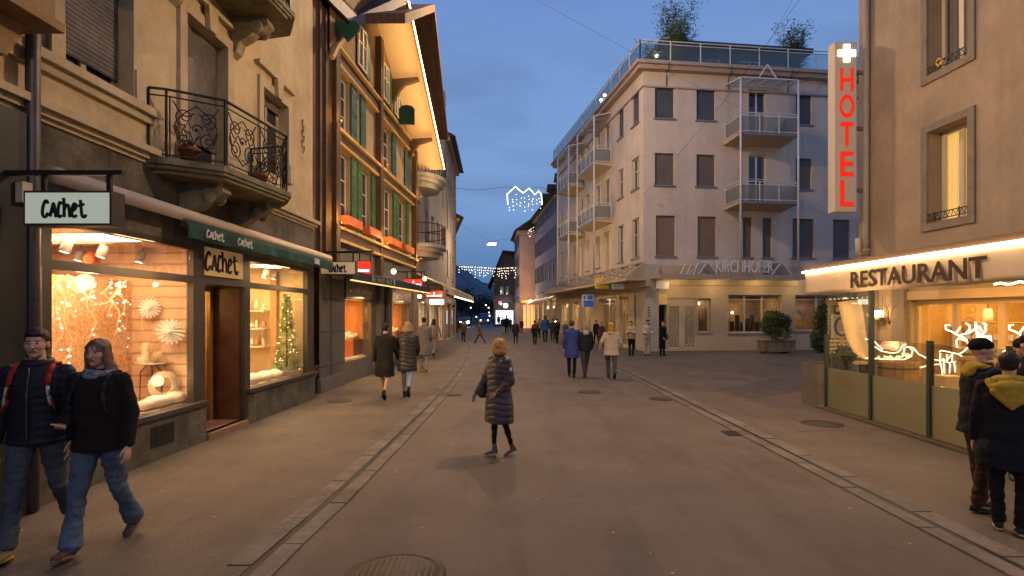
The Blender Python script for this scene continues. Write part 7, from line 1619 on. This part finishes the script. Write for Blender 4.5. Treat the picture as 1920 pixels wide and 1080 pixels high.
    if beanie:
        mb = MB(); mb.ball(h3((0, -.014, .052)), (.089, .104, .080), 18, 12, hr); mb.stack([(0, -.006, z_, .088, .104) for z_ in (0, .045)], 18, HM@Matrix.Translation(HC+Vector((0, 0, .018)))); cobj('beanie', remesh(mb, max(vox, .008), 3), beanie, root_)
    if hood:
        hm_, up_ = hood; mb = MB()
        if up_: mb.ball(h3((0, -.03, .03)), (.105, .115, .120), 18, 12, hr); mb.ball(h3((0, -.045, -.08)), (.115, .10, .085), 16, 12, hr)
        else: mb.ball(t3((0, -.075, 1.47)), (.110, .070, .048), 18, 10); mb.ball(t3((0, -.125, 1.42)), (.095, .045, .075), 16, 10); [mb.cap(t3((sx*.09, -.05, 1.475)), t3((sx*.055, .085, 1.44)), .035, .026, 10) for sx in (-1, 1)]
        cobj('hood', remesh(mb, vox*1.1, 3, folds(.006, 12) if q > 1 else None), hm_, root_)
    if scarf:
        mb = MB(); pts = []
        for k in range(24): a = 6.283*k/24; pts.append(t3((.088*math.sin(a), -.005+.083*math.cos(a), 1.485+.018*math.sin(2*a+1)-.02*math.cos(a))))
        mb.tube(pts, .034, 8, closed=True); mb.tube([p+Vector((0, .008, -.035)) for p in pts], .030, 8, closed=True); cobj('scarf', remesh(mb, max(vox, .008), 2, folds(.012, 22)), scarf, root_)
    info = dict(root=root_, t3=t3, h3=h3, arms=ar, legs=lg, UT=UT, B=B, dz=dz)
    if extra: extra(info)
    root_.scale = (H/1.75,)*3; root_.location = pos; root_.rotation_euler = (0, 0, R(yaw)); info['M'] = Matrix.Translation(pos)@Matrix.Rotation(R(yaw), 4, 'Z')@Matrix.Scale(H/1.75, 4)
    return info
def worn(info, name, label, cat, build):
    """a bag worn by a person: its own top-level thing, same placement"""
    o = bpy.data.objects.new(name, None); COL.objects.link(o); tag(o, label, cat); o.matrix_world = info['M']; build(o, info)
    r = info['root']; o.location = r.location; o.rotation_euler = r.rotation_euler; o.scale = r.scale; return o
def backpack(m, m2, w=.15, h=.22, straps=None, low=0):
    def f(o, i):
        T_ = i['t3']; mb = MB(); sg = [(0, -.20, 1.12-low, w*.8, .055), (0, -.215, 1.14-low, w, .085), (0, -.215, 1.25-low, w, .09), (0, -.205, 1.36-low, w*.93, .075), (0, -.19, 1.42-low, w*.7, .045)]
        mb.stack(sg, 18, i['UT'], 3.0); cobj('bag', remesh(mb, .011, 3, folds(.008, 10)), m, o); mb = MB(); mb.stack([(0, -.29, 1.15-low, w*.7, .02), (0, -.30, 1.17-low, w*.75, .03), (0, -.295, 1.26-low, w*.75, .03)], 14, i['UT'], 3); sobj(mb, 'pocket', m2, o)
        for sx in (-1, 1):
            mb = MB(); pts = [T_((sx*.10, -.165, 1.40)), T_((sx*.11, -.07, 1.485)), T_((sx*.115, .03, 1.478)), T_((sx*.12, .112, 1.41)), T_((sx*.125, .140, 1.33)), T_((sx*.135, .148, 1.22)), T_((sx*.165, .12, 1.12))]
            for a, b in zip(pts, pts[1:]): mb.bar(a, b, .040, .010)
            sobj(mb, 'strap', straps or m2, o)
    return f
def foot(px, py): Y = FPX*CAMZ/(py-HY); return ((px-CX)/FPX*Y, Y, 0.008)
def hgt(p, hy): return (CAMZ+(HY-hy)/FPX*p[1])
# fabrics
navy = cloth('navy_quilt', (.012, .014, .022), .6); blackk = cloth('black_wool', (.014, .012, .012), .95); jean = cloth('blue_jeans', (.075, .112, .165), .9, var=.35, vs=4); jean2 = cloth('dark_jeans', (.058, .070, .09), .9, var=.3, vs=4)
suede = cloth('tan_suede', (.26, .19, .09), .9); mauve = cloth('mauve_shoe', (.085, .055, .05), .8); ysole = M('yellow_sole', (.5, .36, .06), .7); gsole = M('grey_sole', (.35, .33, .3), .7)
h_dark = M('dark_brown_hair', (.022, .014, .010), .5, var=.3, vs=30); h_ash = M('ash_brown_hair', (.16, .10, .06), .5, var=.35, vs=28); h_ging = M('ginger_hair', (.42, .20, .06), .5, var=.3, vs=22, col2=(.58, .32, .10)); h_blond = M('blond_hair', (.34, .24, .13), .5, var=.3, vs=25)
blk = cloth('black_trousers', (.010, .010, .012), .9)
# ---- couple walking towards the camera at the left
p1 = foot(74, 1036)
p1 = (p1[0]-.10, p1[1], 0); A = person((p1[0], p1[1]+.1, .008), 198, 1.84, 'man in a quilted navy jacket and grey blue jeans walking beside the woman in black', 'jacket', navy, jean2, suede, h_dark, 'short', hem=.86, legs=((-14, 26), (20, 4)), arms=((4, 9, 14, 0), (-6, 9, 12, 0)), lean=1, head=(6, 0), q=3, quilt=(.062, .006), soles=ysole, cuff=.062, build=1.06,
    extra=lambda i: None)
def mcollar(i):
    mb = MB(); i_ = i; pts = [i['t3']((.082*math.sin(a), -.006+.085*math.cos(a), 1.495-.018*math.cos(a))) for a in [6.283*k/24 for k in range(24)]]; mb.tube(pts, .026, 8, closed=True); cobj('collar', remesh(mb, .009, 2), navy, i['root'])
mcollar(A)
worn(A, 'backpack', 'backpack with red and white straps worn by the man in the navy jacket', 'backpack', backpack(navy, cloth('navy_canvas2', (.02, .02, .03)), straps=cloth('red_strap', (.28, .03, .03))))
def wstrap(i):
    for sx in (-1, 1):
        mb = MB(); pts = [i['t3']((sx*.127, .147, 1.315)), i['t3']((sx*.137, .154, 1.24)), i['t3']((sx*.150, .142, 1.17))]
        for a, b in zip(pts, pts[1:]): mb.bar(a, b, .043, .012)
        sobj(mb, 'strap_patch', cloth('white_strap', (.42, .4, .36)), bpy.data.objects['backpack'])
wstrap(A)
p2 = foot(196, 1040)
p2 = (p2[0]-.13, p2[1], 0); Bw = person((p2[0], p2[1]+.12, .008), 182, 1.74, 'woman with long ash brown hair in a black jumper and flared blue jeans', 'jumper', blackk, jean, mauve, h_ash, 'long', hem=.84, legs=((-13, 20), (17, 3)), arms=((-6, 10, 22, 0), (6, 8, 76, 30)), lean=1, head=(4, 0), q=3, coatw=1.06, sleeve=.060, cuff=.075, flare=1.12, legw=1.06, soles=M('brown_sole', (.2, .13, .08), .7),
    scarf=cloth('patterned_scarf', (.16, .17, .22), .8, var=.8, vs=18), build=1.03)
worn(Bw, 'backpack', 'patterned grey backpack worn by the woman with long ash brown hair', 'backpack', backpack(cloth('patterned_canvas', (.10, .075, .06), .8, var=.9, vs=14), cloth('dark_canvas', (.03, .025, .03)), straps=cloth('navy_strap', (.02, .02, .03)), w=.17, low=.12))
# ---- woman in the middle
p3 = foot(936, 856)
puffm = cloth('puffer_slate', (.050, .042, .048), .45, spec=.45)
Cw = person(p3, 124, 1.60, 'woman with ginger bobbed hair in a long dark puffer coat alone in the road', 'coat', puffm, blk, cloth('grey_trainer', (.10, .085, .08)), h_ging, 'bob', hem=.50, legs=((-7, 12), (4, 2)), arms=((-8, 10, 55, 38), (17, 14, 14, -5)), lean=0, head=(-74, 0), q=3, quilt=(.088, .010), coatw=1.20, sleeve=.070, legw=.76, cuff=.04, soles=gsole, group=None)
def hbag(o, i):
    q_ = i['arms'][1][1]; c = i['t3']((.25, .10, .96)); mb = MB(); mb.stack([(c.x, c.y, c.z-.12, .05, .09), (c.x, c.y, c.z-.08, .06, .12), (c.x, c.y, c.z+.04, .05, .10), (c.x, c.y, c.z+.08, .02, .06)], 14); cobj('bag', remesh(mb, .012, 2), cloth('black_leather', (.012, .012, .014), .4, spec=.5), o)
    mb = MB(); mb.tube([c+Vector((0, -.06, .06)), c+Vector((0, -.03, .25)), q_+Vector((0, 0, .03)), c+Vector((0, .04, .25)), c+Vector((0, .07, .06))], .008, 6); sobj(mb, 'strap', blk, o)
worn(Cw, 'handbag', 'small black handbag hanging from the arm of the woman with ginger hair', 'handbag', hbag)
def badge(i):
    mb = MB(); q_ = i['arms'][0]; c = q_[0]+(q_[1]-q_[0])*.35+Vector((-.078, .0, 0)); mb.ball(c, (.006, .02, .03), 8, 6); sobj(mb, 'badge', MATS['white_paint'], i['root'])
badge(Cw)
# ---- two women walking away
cwool = cloth('dark_wool_coat', (.022, .018, .016), .95); cpuff = cloth('brown_puffer', (.035, .028, .028), .5, spec=.4)
stocking = None
p = foot(722, 747); person(p, -4, hgt(p, 606), 'woman with dark hair in a knee length dark coat and bare legs', 'coat', cwool, blk, cloth('black_shoe', (.012, .011, .011), .5), h_dark, 'short', hem=.52, legs=((10, 4), (-12, 26)), arms=((-8, 10, 12, 0), (10, 10, 14, 0)), q=2, bare=True, coatw=1.05)
p = foot(764, 746); person(p, 4, hgt(p, 603), 'woman with blond hair in a long brown puffer coat and light jeans', 'coat', cpuff, cloth('light_jeans', (.20, .26, .34), .9, var=.3), MATS['black_shoe'], h_blond, 'bob', hem=.62, legs=((8, 4), (-18, 34)), arms=((20, 12, 60, 30), (12, 10, 40, 20)), q=2, quilt=(.09, .012), coatw=1.08, legw=.85, cuff=.048)
# ---- left pavement further on
p = foot(795, 697); person((p[0], p[1], .008), 10, hgt(p, 596), 'person in a long pale grey coat and ochre shoes on the left pavement', 'coat', cloth('grey_coat', (.20, .18, .15)), cloth('pale_trousers', (.3, .27, .23)), cloth('ochre_shoe', (.42, .27, .06)), h_dark, 'short', hem=.50, legs=((6, 2), (-6, 12)), q=1, coatw=1.02)
p = foot(813, 668); person(p, -8, hgt(p, 598), 'woman in a short pink jacket and pale trousers walking by the cream awning', 'jacket', cloth('pink_jacket', (.36, .26, .21)), cloth('pale_trousers2', (.32, .29, .27)), MATS['black_shoe'], h_dark, 'long', hem=.84, legs=((8, 4), (-10, 20)), arms=((-6, 16, 20, 0), (8, 16, 30, 0)), q=1)
# ---- distant people: (foot x, foot y, head y, yaw, top, trousers, hair, kind, hem, label)
mr = cloth('burgundy', (.12, .02, .02)); br = cloth('brown_coat', (.075, .045, .02)); ol = cloth('olive_brown', (.14, .085, .025)); dk_ = cloth('charcoal_coat', (.025, .024, .028)); blu = cloth('royal_blue', (.035, .06, .26), .5); tealc = cloth('teal_blue', (.01, .07, .16), .5); wh = cloth('cream_white', (.48, .42, .33), .7); bge = cloth('beige_fleece', (.42, .33, .22)); mus = cloth('mustard', (.46, .27, .05)); redp = cloth('red_pack', (.13, .015, .02))
far = [
 (854, 633, 600, 200, mr, blk, h_dark, .70, 'person in a burgundy coat near the left kerb in the distance', 0, {}),
 (869, 643, 603, 185, br, blk, h_dark, .78, 'person in a brown jacket walking in front of the headlights', 0, {}),
 (900, 645, 602, 80, ol, cloth('brown_trousers', (.06, .04, .025)), h_dark, .66, 'person in an olive brown hooded coat striding across the road', 0, dict(legs=((26, 2), (-24, 6)), hood=(ol, True))),
 (935, 614, 588, 10, dk_, blk, h_dark, .8, 'leftmost of the dark clothed people by the far right shops', 0, {}),
 (943, 627, 594, 10, cloth('moss_coat', (.03, .03, .02)), cloth('white_trousers', (.3, .28, .25)), h_dark, .8, 'person with pale trousers among the dark clothed far group', 0, {}),
 (950, 628, 590, 8, blk, blk, h_dark, .82, 'tall person in black in the middle of the far group', 0, {}),
 (957, 620, 596, 12, dk_, blk, h_blond, .8, 'fair haired person in charcoal in the far group', 0, {}),
 (967, 646, 600, 5, dk_, blk, h_blond, .72, 'person in a charcoal coat walking away with light hair', 0, dict(arms=((-4, 10, 10, 0), (4, 10, 10, 0)))),
 (978, 625, 598, 180, mr, br, h_dark, .6, 'person in a dark red coat in front of the amber porch', 0, {}),
 (1003, 647, 601, -5, dk_, blk, h_dark, .84, 'person with a red rucksack walking away on the right', 1, dict(pack=(redp, 'red rucksack on the person walking away on the right'))),
 (1022, 643, 590, 0, tealc, blk, h_dark, .74, 'person in a teal blue hooded jacket walking away', 1, dict(hood=(tealc, True), build=1.1)),
 (1036, 640, 598, 0, dk_, blk, h_dark, .84, 'person in charcoal half hidden behind the black rucksack', 0, {}),
 (1044, 645, 597, 10, dk_, blk, h_dark, .84, 'person with a black rucksack beside the teal blue jacket', 1, dict(pack=(cloth('black_pack', (.015, .015, .018)), 'black rucksack on the person beside the teal blue jacket'))),
 (1118, 645, 600, 10, blk, blk, h_dark, .84, 'person in black standing under the blue and white sign', 1, {}),
 (1184, 668, 602, 150, bge, blk, h_dark, .88, 'person in a beige fleece with arms folded left of the corner pillar', 1, dict(arms=((22, 8, 80, 50), (22, 8, 80, 50)), legs=((0, 0), (0, 0)), coatw=1.12)),
 (1213, 667, 600, 190, wh, cloth('cream_trousers', (.42, .36, .29)), h_dark, .88, 'person in a cream jacket and cream trousers standing at the corner pillar', 1, dict(arms=((14, 8, 70, 30), (14, 8, 70, 30)), legs=((2, 0), (-2, 0)), legw=1.15, coatw=1.1)),
 (1242, 667, 603, 215, blk, blk, h_ash, .80, 'person in black with a mauve bag standing right of the corner pillar', 1, dict(legs=((3, 0), (-3, 0)), coatw=1.1)),
]
far += [
 (926, 613, 594, 5, blk, blk, h_dark, .8, 'tiny dark figure just left of the dark clothed far group', 0, {}),
 (985, 621, 596, 175, br, blk, h_dark, .7, 'person in brown beside the amber lit shopfront', 0, {}),
 (1011, 634, 598, 20, cloth('tan_jacket', (.2, .13, .06)), blk, h_dark, .82, 'person in a tan jacket behind the red rucksack', 0, {}),
 (1060, 645, 601, 185, cloth('grey_parka', (.09, .09, .10)), blk, h_ash, .72, 'person in a grey parka just left of the royal blue coat', 0, {}),
 (860, 626, 598, 170, cloth('dark_green_coat', (.03, .045, .03)), blk, h_dark, .7, 'person in dark green between the shrub and the brown jacket', 0, {}),
 (1128, 652, 606, 175, cloth('plum_coat', (.08, .03, .04)), blk, h_dark, .7, 'person in a plum coat half hidden behind the mustard hood', 0, {}),
]
far = far[:-6-1]+far[-6:]+far[-7:-6]
for k, (fx, fy, hy_, yw, tm, lm, hm_, hem, lb_, qq, kw) in enumerate(far):
    p = foot(fx, fy); kw = dict(kw); pk = kw.pop('pack', None); kw.setdefault('legs', ((14, 4), (-12, 22)) if k % 2 else ((-10, 20), (12, 4)))
    i = person(p, yw, max(1.5, min(1.9, hgt(p, hy_))), lb_, 'coat' if hem < .8 else 'jacket', tm, lm, MATS['black_shoe'], hm_, 'short', hem=hem, q=qq, **kw)
    if pk: worn(i, 'rucksack', pk[1], 'rucksack', backpack(pk[0], pk[0], w=.17))
def sbag(o, i):
    c = i['t3']((-.22, .06, .98)); mb = MB(); mb.stack([(c.x, c.y, c.z-.15, .06, .13), (c.x, c.y, c.z+.12, .05, .12)], 14, None, 4); cobj('bag', remesh(mb, .02, 2), cloth('mauve_bag', (.17, .09, .08)), o)
    mb = MB(); mb.tube([c+Vector((0, .05, .1)), i['t3']((-.15, .1, 1.42)), i['t3']((-.15, -.1, 1.42)), c+Vector((0, -.05, .1))], .01, 5); sobj(mb, 'strap', blk, o)
worn(i, 'shoulder_bag', 'mauve shoulder bag of the person in black by the lattice door', 'bag', sbag)
# ---- group of three on the right kerb
p = foot(1072, 707); D1_ = person(p, -6, hgt(p, 602), 'person in a royal blue coat and grey hat walking away', 'coat', blu, blk, cloth('dark_boot', (.03, .025, .022)), h_dark, 'short', hem=.58, legs=((4, 2), (-6, 10)), arms=((-2, 10, 12, 0), (24, 6, 70, 30)), q=2, beanie=cloth('grey_fur_hat', (.10, .085, .09), .95, var=.4, vs=30), coatw=1.1, legw=.95)
p = foot(1097, 707); D2_ = person(p, 8, hgt(p, 606), 'person in a black jacket with a white hood down beside the royal blue coat', 'jacket', cloth('black_shell', (.015, .014, .018), .6), cloth('grey_trousers', (.06, .055, .055)), MATS['dark_boot'], h_blond, 'bob', hem=.84, legs=((-14, 4), (16, 2)), arms=((-6, 12, 30, 0), (8, 12, 20, 0)), q=2, hood=(cloth('white_fleece', (.45, .42, .4), .95), False), coatw=1.12, build=1.08)
p = foot(1146, 710); D3_ = person(p, -6, hgt(p, 605), 'person in a cream white jacket with a mustard hood walking away', 'jacket', wh, cloth('olive_grey_trousers', (.07, .075, .06)), MATS['dark_boot'], h_ging, 'short', hem=.74, legs=((14, 6), (-14, 34)), arms=((-10, 22, 40, 0), (6, 20, 34, 0)), q=2, hood=(mus, True), coatw=1.12, build=1.1)
def collar2(i):
    mb = MB(); mb.ball(i['t3']((0, -.11, 1.43)), (.13, .06, .085), 16, 10); cobj('hood_lining', remesh(mb, .012, 3), cloth('yellow_lining', (.5, .36, .14)), i['root'])
collar2(D3_)
# ---- men at the right
yel = cloth('ochre_fleece', (.40, .27, .03), .9); nk = cloth('black_parka', (.008, .009, .012), .8); brt = cloth('brown_corduroy', (.055, .028, .018), .9)
p = foot(1838, 958); E1 = person(p, -98, hgt(p, 638), 'man in a black beanie and parka with an ochre hood facing the restaurant', 'parka', nk, brt, cloth('black_leather_shoe', (.012, .011, .010), .35, spec=.5), h_dark, None, hem=.78, legs=((5, 2), (-4, 2)), arms=((26, 8, 60, 20), (6, 8, 40, 10)), lean=2, head=(-20, 8), q=3, beanie=cloth('black_knit', (.010, .009, .009), .95), hood=(yel, False), coatw=1.10, build=1.08, legw=1.05)
p = foot(1893, 1000); E2 = person(p, -36, hgt(p, 664), 'man in a black coat with an ochre hood hanging down seen from behind', 'coat', nk, blk, cloth('dark_green_shoe', (.018, .022, .018), .6), h_dark, 'short', hem=.62, legs=((3, 0), (-3, 4)), arms=((-2, 8, 12, 0), (2, 8, 10, 0)), lean=2, head=(-12, 0), q=3, soles=gsole, coatw=1.14, build=1.12, legw=1.0)
def tri_hood(i):
    mb = MB(); T_ = i['t3']; mb.ball(T_((0, -.05, 1.48)), (.155, .10, .055), 18, 10); V3 = [(-.16, -.09, 1.46), (.16, -.09, 1.46), (.13, -.17, 1.36), (0, -.19, 1.22), (-.13, -.17, 1.36), (0, -.15, 1.45)]
    for a, b in ((0, 3), (1, 3), (5, 3), (2, 3), (4, 3), (0, 4), (1, 2)): mb.cap(T_(V3[a]), T_(V3[b]), .035, .022, 10)
    mb.ball(T_((0, -.15, 1.41)), (.15, .055, .07), 16, 10); mb.ball(T_((0, -.165, 1.34)), (.11, .045, .07), 16, 10); mb.ball(T_((0, -.175, 1.28)), (.06, .04, .06), 14, 10)
    [mb.cap(T_((sx*.11, -.04, 1.48)), T_((sx*.06, .10, 1.43)), .035, .024, 10) for sx in (-1, 1)]
    cobj('hood', remesh(mb, .009, 3, folds(.006, 12)), yel, i['root'])
tri_hood(E2)
p = (at(1940, 5.6)[0], 5.6, .008); E3 = person(p, 100, 1.74, 'man in a black cap and dark coat half cut off by the right edge', 'coat', nk, blk, MATS['black_leather_shoe'], h_dark, 'short', hem=.7, legs=((10, 4), (-6, 10)), arms=((8, 6, 30, 0), (-4, 6, 20, 0)), q=2, beanie=MATS['black_knit'], coatw=1.08)
p = (at(1898, 6.4)[0]+.1, 6.4, .008); E4 = person(p, 150, 1.66, 'person in a dark hat standing behind the man with the ochre hood', 'coat', dk_, blk, MATS['black_leather_shoe'], h_dark, 'short', hem=.7, legs=((2, 0), (-2, 0)), q=2, beanie=cloth('dark_felt_hat', (.012, .010, .010), .95))
